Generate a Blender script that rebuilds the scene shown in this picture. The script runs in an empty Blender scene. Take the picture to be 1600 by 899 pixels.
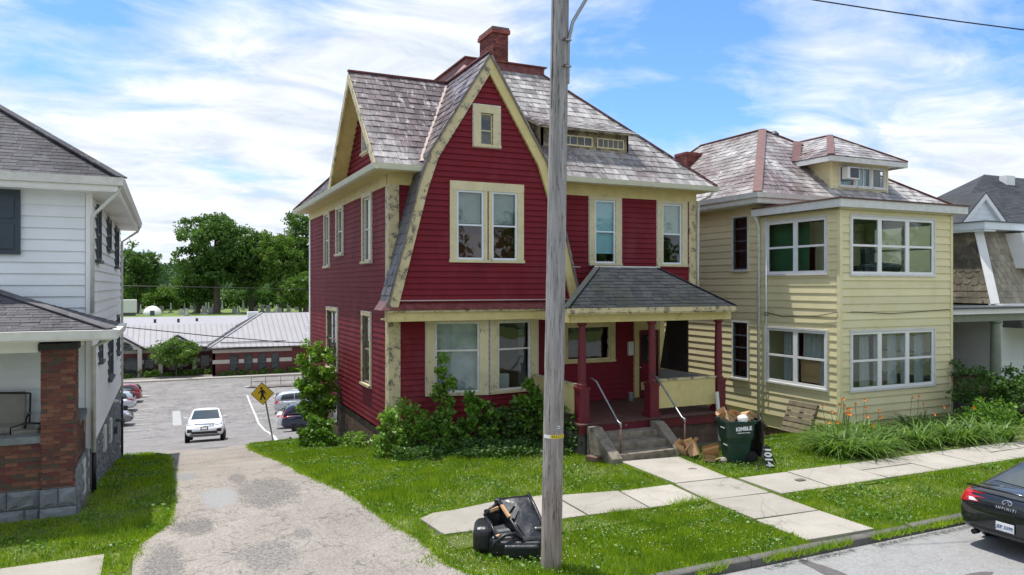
import bpy, math, random
import numpy as np
from mathutils import Vector, Matrix, noise as mnoise
random.seed(7); rng = np.random.default_rng(11)
scene = bpy.context.scene
COL = scene.collection
R = math.radians

# ------------------------------------------------------------------ camera
cam_d = bpy.data.cameras.new('camera'); cam = bpy.data.objects.new('camera', cam_d); COL.objects.link(cam)
cam.location = (0, 0, 4.3); cam.rotation_euler = (R(90), 0, R(-24.9))
cam_d.sensor_width = 36.0; cam_d.lens = 26.145; cam_d.shift_y = -2.5/1600
cam_d.clip_start = 0.1; cam_d.clip_end = 6000
scene.camera = cam
# ------------------------------------------------------------------ sun, sky, exposure
SUN_EL, SUN_H = R(75), (-0.566, 0.825)
SUN_VEC = Vector((SUN_H[0]*math.cos(SUN_EL), SUN_H[1]*math.cos(SUN_EL), math.sin(SUN_EL)))
sl = bpy.data.lights.new('sun', 'SUN'); sl.energy = 3.2; sl.angle = R(0.55); sl.color = (1.0, 0.955, 0.88)
sun = bpy.data.objects.new('sun', sl); COL.objects.link(sun)
sun.rotation_euler = SUN_VEC.to_track_quat('Z', 'Y').to_euler(); sun.location = (0, 0, 60)

world = bpy.data.worlds.new('World'); scene.world = world; world.use_nodes = True
nt = world.node_tree; nt.nodes.clear()
def N(tree, t, **kw):
    n = tree.nodes.new(t)
    for k, v in kw.items():
        if k.startswith('i_'):
            key = k[2:]
            n.inputs[int(key) if key.isdigit() else key].default_value = v
        else: setattr(n, k, v)
    return n
def vmath(tree, op, a, b=None):
    n = tree.nodes.new('ShaderNodeVectorMath'); n.operation = op
    for i, x in enumerate((a, b)):
        if x is None: continue
        if hasattr(x, 'is_output'): tree.links.new(x, n.inputs[i])
        else: n.inputs[i].default_value = x
    return n
def fmath(tree, op, a, b=None, clamp=False):
    n = tree.nodes.new('ShaderNodeMath'); n.operation = op; n.use_clamp = clamp
    for i, x in enumerate((a, b)):
        if x is None: continue
        if hasattr(x, 'is_output'): tree.links.new(x, n.inputs[i])
        else: n.inputs[i].default_value = x
    return n.outputs[0]
sky = N(nt, 'ShaderNodeTexSky', sky_type='NISHITA', sun_disc=False, sun_elevation=SUN_EL,
        sun_rotation=math.atan2(SUN_H[0], SUN_H[1]), air_density=1.0, dust_density=0.6, ozone_density=1.6, altitude=250)
tc = N(nt, 'ShaderNodeTexCoord')
sep = N(nt, 'ShaderNodeSeparateXYZ'); nt.links.new(tc.outputs['Generated'], sep.inputs[0])
zz = fmath(nt, 'ADD', fmath(nt, 'MAXIMUM', sep.outputs[2], 0.0), 0.16)
comb = N(nt, 'ShaderNodeCombineXYZ')
nt.links.new(fmath(nt, 'DIVIDE', sep.outputs[0], zz), comb.inputs[0])
nt.links.new(fmath(nt, 'DIVIDE', sep.outputs[1], zz), comb.inputs[1])
mp = N(nt, 'ShaderNodeMapping'); nt.links.new(comb.outputs[0], mp.inputs[0])
mp.inputs['Rotation'].default_value = (0, 0, R(35)); mp.inputs['Scale'].default_value = (0.7, 1.0, 1.0)
mp.inputs['Location'].default_value = (4.3, 1.7, 0.0)
n1 = N(nt, 'ShaderNodeTexNoise', i_Scale=1.15, i_Detail=9.0, i_Roughness=0.56, i_Distortion=0.35)
nt.links.new(mp.outputs[0], n1.inputs['Vector'])
n2 = N(nt, 'ShaderNodeTexNoise', i_Scale=3.4, i_Detail=8.0, i_Roughness=0.62, i_Distortion=0.6)
nt.links.new(mp.outputs[0], n2.inputs['Vector'])
cl = fmath(nt, 'ADD', fmath(nt, 'MULTIPLY', n1.outputs['Fac'], 0.72), fmath(nt, 'MULTIPLY', n2.outputs['Fac'], 0.28))
# clear breaks in the cloud cover, as directions
def lobe(u, v, width, amt):
    a = (u-800)/1162.0; b = (447-v)/1162.0
    s_, c_ = math.sin(R(24.9)), math.cos(R(24.9))
    d = Vector((s_+c_*a, c_-s_*a, b)).normalized()
    dt = N(nt, 'ShaderNodeVectorMath', operation='DOT_PRODUCT'); nt.links.new(tc.outputs['Generated'], dt.inputs[0]); dt.inputs[1].default_value = d
    q = fmath(nt, 'SUBTRACT', 1.0, fmath(nt, 'DIVIDE', fmath(nt, 'SUBTRACT', 1.0, dt.outputs['Value']), width), clamp=True)
    return fmath(nt, 'MULTIPLY', q, amt)
for (u, v, w_, am) in [(300, 90, .024, -.135), (1010, 80, .022, -.15), (130, 15, .02, -.05), (700, 60, .014, .10), (420, 240, .03, .08), (1500, 120, .02, -.03), (900, 230, .01, .03), (1180, 20, .01, -.08)]:
    cl = fmath(nt, 'ADD', cl, lobe(u, v, w_, am))
# horizon gets whiter (long path through the thin cloud)
hz = fmath(nt, 'MULTIPLY', fmath(nt, 'SUBTRACT', 1.0, fmath(nt, 'MULTIPLY', sep.outputs[2], 2.6), clamp=True), 0.14)
cl = fmath(nt, 'ADD', cl, hz)
ramp = N(nt, 'ShaderNodeValToRGB'); nt.links.new(cl, ramp.inputs[0])
ramp.color_ramp.elements[0].position = 0.39; ramp.color_ramp.elements[0].color = (0.0, 0.0, 0.0, 1)
ramp.color_ramp.elements[1].position = 0.57; ramp.color_ramp.elements[1].color = (1, 1, 1, 1)
shade = N(nt, 'ShaderNodeValToRGB'); nt.links.new(n2.outputs['Fac'], shade.inputs[0])
shade.color_ramp.elements[0].position = 0.30; shade.color_ramp.elements[0].color = (3.8, 4.3, 5.0, 1)
shade.color_ramp.elements[1].position = 0.66; shade.color_ramp.elements[1].color = (6.3, 6.45, 6.6, 1)
mixc = N(nt, 'ShaderNodeMix', data_type='RGBA')
skyb = vmath(nt, 'MULTIPLY', sky.outputs[0], (.68, .95, 1.22))
nt.links.new(ramp.outputs[0], mixc.inputs['Factor']); nt.links.new(skyb.outputs[0], mixc.inputs['A']); nt.links.new(shade.outputs[0], mixc.inputs['B'])
bg = N(nt, 'ShaderNodeBackground', i_Strength=0.112); nt.links.new(mixc.outputs['Result'], bg.inputs[0])
wo = N(nt, 'ShaderNodeOutputWorld'); nt.links.new(bg.outputs[0], wo.inputs[0])
scene.view_settings.view_transform = 'Standard'; scene.view_settings.look = 'None'
scene.view_settings.exposure = 0.7; scene.view_settings.gamma = 1.0
scene.render.engine = 'CYCLES'
scene.cycles.max_bounces = 8; scene.cycles.diffuse_bounces = 3; scene.cycles.glossy_bounces = 3
scene.cycles.transparent_max_bounces = 12; scene.cycles.transmission_bounces = 4
scene.cycles.use_denoising = True

# ------------------------------------------------------------------ materials
MATS = {}
def newmat(name):
    m = bpy.data.materials.new(name); m.use_nodes = True
    t = m.node_tree; b = t.nodes['Principled BSDF']; MATS[name] = m
    return m, t, b
def posnode(t):
    return N(t, 'ShaderNodeNewGeometry').outputs['Position']
def noise(t, scale, detail=5.0, rough=0.55, vec=None, sc=None):
    n = N(t, 'ShaderNodeTexNoise', i_Scale=scale, i_Detail=detail, i_Roughness=rough)
    v = vec if vec is not None else posnode(t)
    if sc is not None: v = vmath(t, 'MULTIPLY', v, sc).outputs[0]
    t.links.new(v, n.inputs['Vector']); return n.outputs['Fac']
def ramp2(t, fac, p0, p1, c0, c1):
    r = N(t, 'ShaderNodeValToRGB'); t.links.new(fac, r.inputs[0])
    e = r.color_ramp.elements; e[0].position = p0; e[1].position = p1
    e[0].color = (*c0, 1) if len(c0) == 3 else c0; e[1].color = (*c1, 1) if len(c1) == 3 else c1
    return r.outputs[0]
def mixcol(t, fac, a, b, mode='MIX'):
    m = N(t, 'ShaderNodeMix', data_type='RGBA', blend_type=mode)
    if hasattr(fac, 'is_output'): t.links.new(fac, m.inputs['Factor'])
    else: m.inputs['Factor'].default_value = fac
    for k, x in (('A', a), ('B', b)):
        if hasattr(x, 'is_output'): t.links.new(x, m.inputs[k])
        else: m.inputs[k].default_value = (*x, 1)
    return m.outputs['Result']
def bump(t, b, fac, strength, dist=0.02):
    n = N(t, 'ShaderNodeBump', i_Strength=strength, i_Distance=dist); t.links.new(fac, n.inputs['Height'])
    t.links.new(n.outputs[0], b.inputs['Normal'])
def rnd(t):
    """0..1, different for every separate piece (mesh island or object)"""
    g = N(t, 'ShaderNodeNewGeometry'); o = N(t, 'ShaderNodeObjectInfo')
    return fmath(t, 'FRACT', fmath(t, 'ADD', g.outputs['Random Per Island'], o.outputs['Random']))
def k(c, f): return tuple(min(1, x*f) for x in c)
def M(name, col, rough=0.6, var=0.2, scale=4.0, bumpk=0.0, bscale=60.0, metal=0.0, piece=0.0, spec=0.5, sc=None, coat=0.0):
    m, t, b = newmat(name)
    c = ramp2(t, noise(t, scale, 6, 0.6, sc=sc), 0.25, 0.75, k(col, 1-var), k(col, 1+var))
    if piece: c = mixcol(t, 1.0, c, ramp2(t, rnd(t), 0, 1, (1-piece,)*3, (1+piece,)*3), 'MULTIPLY')
    t.links.new(c, b.inputs['Base Color'])
    t.links.new(ramp2(t, noise(t, scale*2.7, 4), .3, .7, (max(rough-.08, .02),)*3, (min(rough+.08, 1),)*3), b.inputs['Roughness'])
    b.inputs['Metallic'].default_value = metal; b.inputs['Specular IOR Level'].default_value = spec
    b.inputs['Coat Weight'].default_value = coat; b.inputs['Coat Roughness'].default_value = 0.04
    if bumpk: bump(t, b, noise(t, bscale, 4), bumpk)
    return m
def Mpeel(name, col, under, amount, rough=0.55, scale=2.2):
    """old paint, flaked off in patches down to weathered wood"""
    m, t, b = newmat(name)
    f = fmath(t, 'ADD', fmath(t, 'MULTIPLY', noise(t, scale*.8, 3, .5), .45), fmath(t, 'MULTIPLY', noise(t, scale*6, 8, .78, sc=(1, 1, .55)), .55))
    mask = ramp2(t, f, 0.5+amount, 0.53+amount, (0, 0, 0), (1, 1, 1))
    paint = ramp2(t, noise(t, 3.0, 6, .65), .25, .75, k(col, .82), k(col, 1.08))
    wood = ramp2(t, noise(t, 30, 5, .7), .3, .7, k(under, .55), k(under, 1.35))
    t.links.new(mixcol(t, mask, paint, wood), b.inputs['Base Color'])
    b.inputs['Roughness'].default_value = rough
    bump(t, b, fmath(t, 'SUBTRACT', 1.0, mask), 0.5, 0.01)
    return m
RED = (0.185, 0.021, 0.031); CREAM = (0.64, 0.535, 0.235)
m, t, b = newmat('red_siding')
c = ramp2(t, noise(t, 1.1, 6, .6), .25, .75, k(RED, .86), k(RED, 1.12))
c = mixcol(t, ramp2(t, noise(t, 1.6, 6, .7, sc=(1, 1, .35)), .54, .76, (0, 0, 0), (.5, .5, .5)), c, (.075, .028, .032))
c = mixcol(t, ramp2(t, noise(t, .8, 6, .7, sc=(1, 1, .6)), .52, .72, (0, 0, 0), (.55, .55, .55)), c, (.24, .06, .07))
c = mixcol(t, ramp2(t, noise(t, 26, 3, .6), .74, .78, (0, 0, 0), (.3, .3, .3)), c, (.42, .25, .25))
t.links.new(c, b.inputs['Base Color']); b.inputs['Roughness'].default_value = .6; b.inputs['Specular IOR Level'].default_value = .08; bump(t, b, noise(t, 3, 4), .10, .03)
Mpeel('cream_trim', CREAM, (.16, .13, .10), 0.105, scale=4.5)
Mpeel('cream_peeling', (.62, .53, .31), (.165, .145, .12), 0.03, scale=6.5)
Mpeel('cream_window', (.66, .58, .36), (.14, .11, .08), 0.10, scale=4)
Mpeel('red_post', (.13, .008, .018), (.36, .30, .27), 0.13, scale=3.5)
Mpeel('grey_wood', (.20, .17, .14), (.09, .075, .06), 0.05)
Mpeel('dormer_wood', (.32, .26, .15), (.10, .08, .06), 0.0, scale=4)
M('white_trim', (.82, .82, .81), .45, .06, 3)
M('vinyl_sash', (.72, .78, .84), .4, .05, 3)
M('weathered_white', (.66, .66, .63), .6, .14, 5)
M('gutter_cream', (.60, .60, .47), .45, .1, 3)
m, t, b = newmat('red_metal')
t.links.new(ramp2(t, noise(t, 5, 6, .7), .35, .65, (.10, .016, .016), (.22, .06, .05)), b.inputs['Base Color']); b.inputs['Roughness'].default_value = .5
m, t, b = newmat('faded_metal')
t.links.new(ramp2(t, noise(t, 6, 6, .7), .3, .7, (.09, .03, .028), (.19, .085, .075)), b.inputs['Base Color']); b.inputs['Roughness'].default_value = .5
def Mslate(name, lo, hi, dark, patch=0.5, rough=.42, amt=.85, drift=0):
    m, t, b = newmat(name); rd = rnd(t)
    c = ramp2(t, rd, 0, 1, lo, hi)
    pm_ = fmath(t, 'ADD', noise(t, .5, 6, .65, sc=(1, .6, .6)), fmath(t, 'MULTIPLY', fmath(t, 'SUBTRACT', rd, .5), .10))
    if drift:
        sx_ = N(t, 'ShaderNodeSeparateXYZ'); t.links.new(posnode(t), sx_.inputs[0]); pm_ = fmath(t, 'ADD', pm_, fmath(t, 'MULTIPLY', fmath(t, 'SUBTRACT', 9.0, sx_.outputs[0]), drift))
    c = mixcol(t, ramp2(t, pm_, patch-.05, patch+.08, (0, 0, 0), (amt, amt, amt)), c, mixcol(t, 1.0, dark, ramp2(t, rd, 0, 1, (.65,)*3, (1.5,)*3), 'MULTIPLY'))
    c = mixcol(t, ramp2(t, noise(t, 7, 6, .75, sc=(1, .3, .3)), .55, .68, (0, 0, 0), (.75, .75, .75)), c, k(hi, 1.3))
    c = mixcol(t, ramp2(t, noise(t, 11, 6, .75, sc=(1, .35, .35)), .58, .70, (0, 0, 0), (.6, .6, .6)), c, k(dark, .6))
    t.links.new(c, b.inputs['Base Color']); b.inputs['Roughness'].default_value = rough; b.inputs['Specular IOR Level'].default_value = .3 if rough < .7 else .15
    bump(t, b, noise(t, 25, 5), .25, .01)
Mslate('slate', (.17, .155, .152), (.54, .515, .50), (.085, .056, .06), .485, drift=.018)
Mslate('slate_dark', (.10, .098, .10), (.17, .165, .17), (.07, .065, .07), .5, .5)
Mslate('slate_pale', (.22, .205, .20), (.60, .575, .55), (.12, .082, .082), .53)
Mslate('slate_tan', (.22, .195, .14), (.38, .34, .26), (.10, .085, .07), .53, .6)
Mslate('asphalt_shingle', (.085, .083, .09), (.15, .146, .155), (.06, .058, .065), .55, .85)
Mslate('porch_shingle', (.026, .028, .032), (.05, .053, .058), (.022, .03, .02), .54, .9)
m, t, b = newmat('yellow_siding')
c = ramp2(t, noise(t, 1.2, 6, .6), .25, .75, (.71, .635, .35), (.79, .72, .45))
c = mixcol(t, ramp2(t, noise(t, 3, 6, .7, sc=(1, 1, .3)), .56, .76, (0, 0, 0), (.45, .45, .45)), c, (.50, .46, .32))
c = mixcol(t, ramp2(t, noise(t, 8, 6, .75, sc=(.5, .5, 2)), .66, .74, (0, 0, 0), (.5, .5, .5)), c, (.17, .14, .09))
c = mixcol(t, 1.0, c, ramp2(t, rnd(t), 0, 1, (.93,)*3, (1.05,)*3), 'MULTIPLY')
t.links.new(c, b.inputs['Base Color']); b.inputs['Roughness'].default_value = .55; bump(t, b, noise(t, 4, 4), .1, .03)
M('white_siding', (.78, .81, .84), .5, .06, 1.5, piece=.03)
M('green_grey_paint', (.22, .25, .19), .55, .15, 4)
m, t, b = newmat('brick')
rr = N(t, 'ShaderNodeValToRGB'); t.links.new(rnd(t), rr.inputs[0]); rr.color_ramp.interpolation = 'CONSTANT'
for i, (p, cc) in enumerate([(0, (.15, .055, .037)), (.22, (.19, .072, .045)), (.42, (.10, .045, .035)), (.58, (.13, .035, .032)), (.72, (.085, .06, .042)), (.86, (.21, .09, .055))]):
    e = rr.color_ramp.elements[i] if i < 2 else rr.color_ramp.elements.new(p)
    e.position = p; e.color = (*cc, 1)
t.links.new(mixcol(t, 1.0, rr.outputs[0], ramp2(t, noise(t, 30, 4), .2, .8, (.75,)*3, (1.2,)*3), 'MULTIPLY'), b.inputs['Base Color'])
b.inputs['Roughness'].default_value = .85; bump(t, b, noise(t, 90, 4), .4, .006)
M('chimney_brick', (.17, .05, .042), .85, .5, 5, .4, 80, piece=.45)
M('brown_block', (.12, .07, .052), .85, .35, 5, .4, 60, piece=.25)
M('mortar', (.30, .27, .23), .9, .15, 20)
M('mortar_dark', (.13, .12, .11), .9, .2, 10)
M('rock_block', (.17, .185, .20), .85, .3, 5, .9, 14, piece=.2)
M('concrete', (.40, .37, .32), .85, .18, 1.6, .25, 90)
m, t, b = newmat('pavement')
c = ramp2(t, noise(t, .9, 7, .65), .25, .75, (.31, .285, .245), (.43, .40, .35))
c = mixcol(t, ramp2(t, noise(t, 24, 5, .8), .54, .70, (0, 0, 0), (.45, .45, .45)), c, (.22, .20, .17))
c = mixcol(t, ramp2(t, noise(t, 2.3, 6, .7), .56, .70, (0, 0, 0), (.4, .4, .4)), c, (.25, .225, .18))
pv = N(t, 'ShaderNodeTexVoronoi', feature='DISTANCE_TO_EDGE', i_Scale=.6); pw_ = vmath(t, 'SCALE', N(t, 'ShaderNodeTexNoise', i_Scale=2.0, i_Detail=6.0).outputs['Color']); pw_.inputs['Scale'].default_value = .5; t.links.new(vmath(t, 'ADD', posnode(t), pw_.outputs[0]).outputs[0], pv.inputs['Vector'])
c = mixcol(t, ramp2(t, pv.outputs['Distance'], .002, .006, (.45, .45, .45), (0, 0, 0)), c, (.12, .11, .09))
c = mixcol(t, 1.0, c, ramp2(t, rnd(t), 0, 1, (.88,)*3, (1.06,)*3), 'MULTIPLY')
t.links.new(c, b.inputs['Base Color']); b.inputs['Roughness'].default_value = .9; bump(t, b, noise(t, 120, 4), .3, .005)
M('step_concrete', (.21, .185, .145), .95, .5, 5, .6, 40, spec=.2)
M('old_curb', (.12, .115, .105), .9, .4, 4, .5, 40)
def Masphalt(name, lo, hi, crack, grain=.35, worn=(), thin=1.0):
    m, t, b = newmat(name)
    c = ramp2(t, noise(t, .55, 7, .62), .28, .72, lo, hi)
    c = mixcol(t, ramp2(t, noise(t, 1.7, 8, .75), .55, .68, (0, 0, 0), (.55, .55, .55)), c, k(lo, .72))
    g1 = fmath(t, 'ADD', fmath(t, 'MULTIPLY', noise(t, 21, 5, .8), .6), fmath(t, 'MULTIPLY', noise(t, 55, 3, .8), .4))
    c = mixcol(t, 1.0, c, ramp2(t, g1, .39, .61, (1-grain,)*3, (1+grain,)*3), 'MULTIPLY')
    wn = N(t, 'ShaderNodeTexNoise', i_Scale=1.3, i_Detail=6.0); t.links.new(posnode(t), wn.inputs['Vector'])
    ws = vmath(t, 'SCALE', wn.outputs['Color']); ws.inputs['Scale'].default_value = 1.1
    wv = vmath(t, 'ADD', posnode(t), ws.outputs[0])
    # wandering cracks
    for scl, th in ((.55, .004*thin), (1.7, .018*thin), (4.5, .035*thin)):
        vo = N(t, 'ShaderNodeTexVoronoi', feature='DISTANCE_TO_EDGE', i_Scale=scl); t.links.new(wv.outputs[0], vo.inputs['Vector'])
        f = ramp2(t, vo.outputs['Distance'], th*.3, th, (1, 1, 1), (0, 0, 0))
        if scl > 1: f = mixcol(t, 1.0, f, ramp2(t, noise(t, .45+.1*scl, 4), .50, .58, (0, 0, 0), (.85, .85, .85)), 'MULTIPLY')
        c = mixcol(t, f, c, crack)
    # worn through or patched places, with ragged edges
    for (cx, cy, rx, ry, col, spk) in worn:
        q = vmath(t, 'MULTIPLY', vmath(t, 'SUBTRACT', posnode(t), (cx, cy, 0)).outputs[0], (1/rx, 1/ry, 0))
        dl = N(t, 'ShaderNodeVectorMath', operation='LENGTH'); t.links.new(q.outputs[0], dl.inputs[0])
        e = fmath(t, 'ADD', fmath(t, 'ADD', dl.outputs['Value'], fmath(t, 'MULTIPLY', noise(t, 2.2, 5, .7), 1.1)), fmath(t, 'MULTIPLY', g1, 1.2))
        f = ramp2(t, fmath(t, 'MULTIPLY', e, .25), .44, .52, (1, 1, 1), (0, 0, 0))
        pc = mixcol(t, 1.0, (col, col*.93, col*.86) if spk > .3 else (col, col, col), ramp2(t, g1, .42, .58, (1-spk,)*3, (1+spk,)*3), 'MULTIPLY')
        c = mixcol(t, f, c, pc)
    t.links.new(c, b.inputs['Base Color']); b.inputs['Roughness'].default_value = .9; b.inputs['Specular IOR Level'].default_value = .25; bump(t, b, g1, .6, .012)
Masphalt('drive_asphalt', (.245, .22, .195), (.335, .306, .272), (.105, .095, .085), .34, worn=[(1.9, 16.3, .75, 1.5, .19, .55), (1.45, 17.9, .25, .9, .19, .5), (.98, 16.3, .42, .95, .285, .12), (.45, 14.5, .45, .6, .18, .5), (1.5, 12.4, .6, .9, .21, .5), (-.05, 12.7, .35, 1.2, .19, .5), (2.15, 13.3, .2, .4, .20, .4), (.4, 19, .3, .8, .24, .3), (1.6, 30, .7, 1.2, .15, .3)])
Masphalt('street_asphalt', (.25, .248, .245), (.31, .308, .305), (.2, .195, .19), .22, thin=.5)
Masphalt('lot_asphalt', (.20, .187, .18), (.27, .258, .245), (.11, .10, .10), .12, thin=3.0)
M('gravel', (.19, .17, .155), .95, .5, 40, .9, 60)
M('tar_patch', (.11, .10, .10), .8, .2, 8, .3, 90)
M('road_paint', (.50, .50, .48), .8, .3, 5)
M('worn_paint', (.34, .34, .33), .85, .2, 3)
Mslate('dark_shingle', (.045, .05, .056), (.075, .08, .088), (.035, .038, .042), .56, .8)
M('soil', (.11, .14, .03), .95, .5, 3, .6, 30)
M('field', (.13, .19, .035), .95, .35, .3, .6, 6)
M('interior', (.07, .075, .065), .8, .2, 2)
M('dark_interior', (.03, .03, .03), .8, .2, 2)
M('curtain', (.52, .53, .52), .8, .1, 8)
M('blue_blind', (.38, .62, .72), .6, .1, 8)
M('grey_blind', (.30, .33, .33), .7, .1, 8)
M('plastic_sheet', (.42, .44, .45), .35, .2, 4, .8, 7)
M('green_room', (.03, .17, .07), .6, .1, 3)
M('black_metal', (.02, .02, .022), .4, .2, 10, metal=.3)
M('galvanised', (.33, .35, .36), .42, .2, 10, metal=.8)
M('rust_metal', (.12, .055, .04), .7, .3, 12)
M('shutter_blue', (.035, .055, .075), .5, .1, 4)
M('storm_frame', (.06, .075, .085), .5, .1, 4)
m, t, b = newmat('pole_wood')
c = ramp2(t, noise(t, 2.2, 6, .65, sc=(6, 6, .5)), .3, .7, (.19, .18, .172), (.45, .43, .415))
c = mixcol(t, ramp2(t, noise(t, 9, 6, .7, sc=(5, 5, .35)), .55, .62, (0, 0, 0), (.85, .85, .85)), c, (.075, .062, .055))
sz = N(t, 'ShaderNodeSeparateXYZ'); t.links.new(posnode(t), sz.inputs[0])
c = mixcol(t, ramp2(t, fmath(t, 'MULTIPLY', sz.outputs[2], .1), .0, .38, (.7, .7, .7), (0, 0, 0)), c, mixcol(t, 1.0, c, (1.0, .80, .64), 'MULTIPLY'))
t.links.new(c, b.inputs['Base Color']); b.inputs['Roughness'].default_value = .85; bump(t, b, noise(t, 12, 6, .7, sc=(6, 6, .4)), .7, .02)
M('bark', (.085, .065, .05), .95, .4, 4, .8, 18)
M('porch_floor', (.115, .055, .05), .6, .45, 3, .2, 30, sc=(6, .6, 1))
M('old_pallet', (.19, .16, .105), .9, .4, 5, .5, 40, piece=.2)
M('cardboard', (.50, .32, .165), .85, .1, 5, piece=.12)
M('paper', (.75, .74, .72), .7, .1, 8)
M('bin_green', (.014, .045, .034), .35, .2, 4)
M('bin_black', (.012, .013, .015), .45, .2, 4)
M('leather', (.012, .014, .018), .36, .3, 6, .25, 18)
M('torn_lining', (.04, .045, .05), .6, .3, 8)
M('raw_wood', (.55, .33, .17), .7, .15, 8)
M('sign_yellow', (.80, .52, .02), .45, .08, 4)
M('ink_black', (.012, .012, .012), .6, .1, 4)
M('ink_white', (.82, .82, .82), .6, .05, 4)
M('ink_blue', (.02, .06, .22), .6, .05, 4)
M('tag_yellow', (.80, .62, .03), .5, .05, 4)
M('cushion', (.30, .285, .25), .9, .1, 8)
M('headstone', (.36, .36, .34), .85, .25, 3, piece=.4)
M('metal_roof', (.33, .32, .335), .6, .08, .8, spec=.3)
M('metal_seam', (.22, .215, .225), .6, .1, 2)  # roof metal darkened: the shadow side of the seams put into the colour
M('school_brick', (.125, .036, .032), .85, .25, 2, .3, 30, piece=.1)
M('school_stone', (.46, .44, .40), .8, .12, 2)
M('bronze', (.035, .028, .026), .5, .2, 4)
M('rubber', (.012, .012, .012), .8, .2, 8)
M('rim_metal', (.45, .46, .48), .3, .1, 8, metal=.9)
M('chrome', (.75, .76, .78), .12, .05, 8, metal=1)
M('car_trim', (.02, .02, .022), .5, .1, 8)
M('lamp_red', (.45, .010, .014), .12, .15, 30, coat=1)
M('lamp_clear', (.75, .77, .80), .1, .1, 20, coat=1)
for nm, c_ in dict(paint_white=(.78, .79, .80), paint_red=(.22, .018, .035), paint_silver=(.50, .53, .57), paint_grey=(.16, .17, .18), paint_navy=(.012, .022, .06), paint_black=(.010, .013, .017)).items():
    M(nm, c_, .25, .03, 2, metal=.35 if nm in ('paint_silver', 'paint_grey', 'paint_navy', 'paint_black') else 0, coat=1)
def Mglass(name, tint, refl=1.0, clear=.94):
    m, t, b = newmat(name); t.nodes.remove(b)
    g = N(t, 'ShaderNodeBsdfGlossy', i_Roughness=.02); g.inputs[0].default_value = (refl, refl, refl, 1)
    tr = N(t, 'ShaderNodeBsdfTransparent'); tr.inputs[0].default_value = (*[x*clear for x in tint], 1)
    lw = N(t, 'ShaderNodeLayerWeight', i_Blend=.5)
    bp = N(t, 'ShaderNodeBump', i_Strength=.08, i_Distance=.05); t.links.new(noise(t, 1.3, 2), bp.inputs['Height']); t.links.new(bp.outputs[0], g.inputs['Normal'])
    ff = fmath(t, 'ADD', .05, fmath(t, 'MULTIPLY', fmath(t, 'POWER', lw.outputs['Facing'], 5.0), .95), clamp=True)
    mx = N(t, 'ShaderNodeMixShader'); t.links.new(ff, mx.inputs[0]); t.links.new(tr.outputs[0], mx.inputs[1]); t.links.new(g.outputs[0], mx.inputs[2])
    t.links.new(mx.outputs[0], t.nodes['Material Output'].inputs[0])
Mglass('window_glass', (.92, .97, .96))
m, t, b = newmat('car_glass'); b.inputs['Base Color'].default_value = (.035, .05, .058, 1); b.inputs['Roughness'].default_value = .03; b.inputs['Specular IOR Level'].default_value = .9
m, t, b = newmat('dark_glass'); t.links.new(ramp2(t, noise(t, .7, 4), .35, .65, (.012, .018, .02), (.05, .07, .075)), b.inputs['Base Color']); b.inputs['Roughness'].default_value = .04; b.inputs['Specular IOR Level'].default_value = .8
def Mleaf(name, lo, hi, transl=.35, rough=.45, drift=0):
    m, t, b = newmat(name)
    c = ramp2(t, rnd(t), 0, 1, lo, hi)
    if drift: c = mixcol(t, 1.0, c, ramp2(t, noise(t, drift, 5, .65), .30, .70, (.50, .66, .7), (1.12, 1.12, .9)), 'MULTIPLY')
    t.links.new(c, b.inputs['Base Color']); b.inputs['Roughness'].default_value = rough; b.inputs['Specular IOR Level'].default_value = .4
    tl = N(t, 'ShaderNodeBsdfTranslucent'); t.links.new(mixcol(t, 1.0, c, (1.25, 1.35, .55), 'MULTIPLY'), tl.inputs[0])
    mx = N(t, 'ShaderNodeMixShader', i_0=transl); t.links.new(b.outputs[0], mx.inputs[1]); t.links.new(tl.outputs[0], mx.inputs[2])
    t.links.new(mx.outputs[0], t.nodes['Material Output'].inputs[0])
Mleaf('tree_leaf', (.05, .11, .022), (.12, .22, .045))
Mleaf('tree_leaf_light', (.07, .14, .02), (.15, .25, .045))
Mleaf('hill_leaf', (.03, .07, .025), (.07, .13, .05), .2, .8)
Mleaf('shrub_leaf', (.055, .14, .016), (.18, .33, .045))
Mleaf('vine_leaf', (.085, .19, .018), (.23, .39, .05))
Mleaf('bush_leaf', (.035, .09, .02), (.11, .20, .045))
Mleaf('lily_leaf', (.06, .135, .02), (.18, .29, .05))
Mleaf('grass_blade', (.14, .235, .012), (.41, .51, .036), .45, .6, 1.6)
M('lily_flower', (.85, .28, .03), .6, .2, 20, piece=.15)
M('yellow_flower', (.85, .60, .03), .6, .1, 20)
M('clover_flower', (.72, .72, .66), .8, .1, 20)
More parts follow.
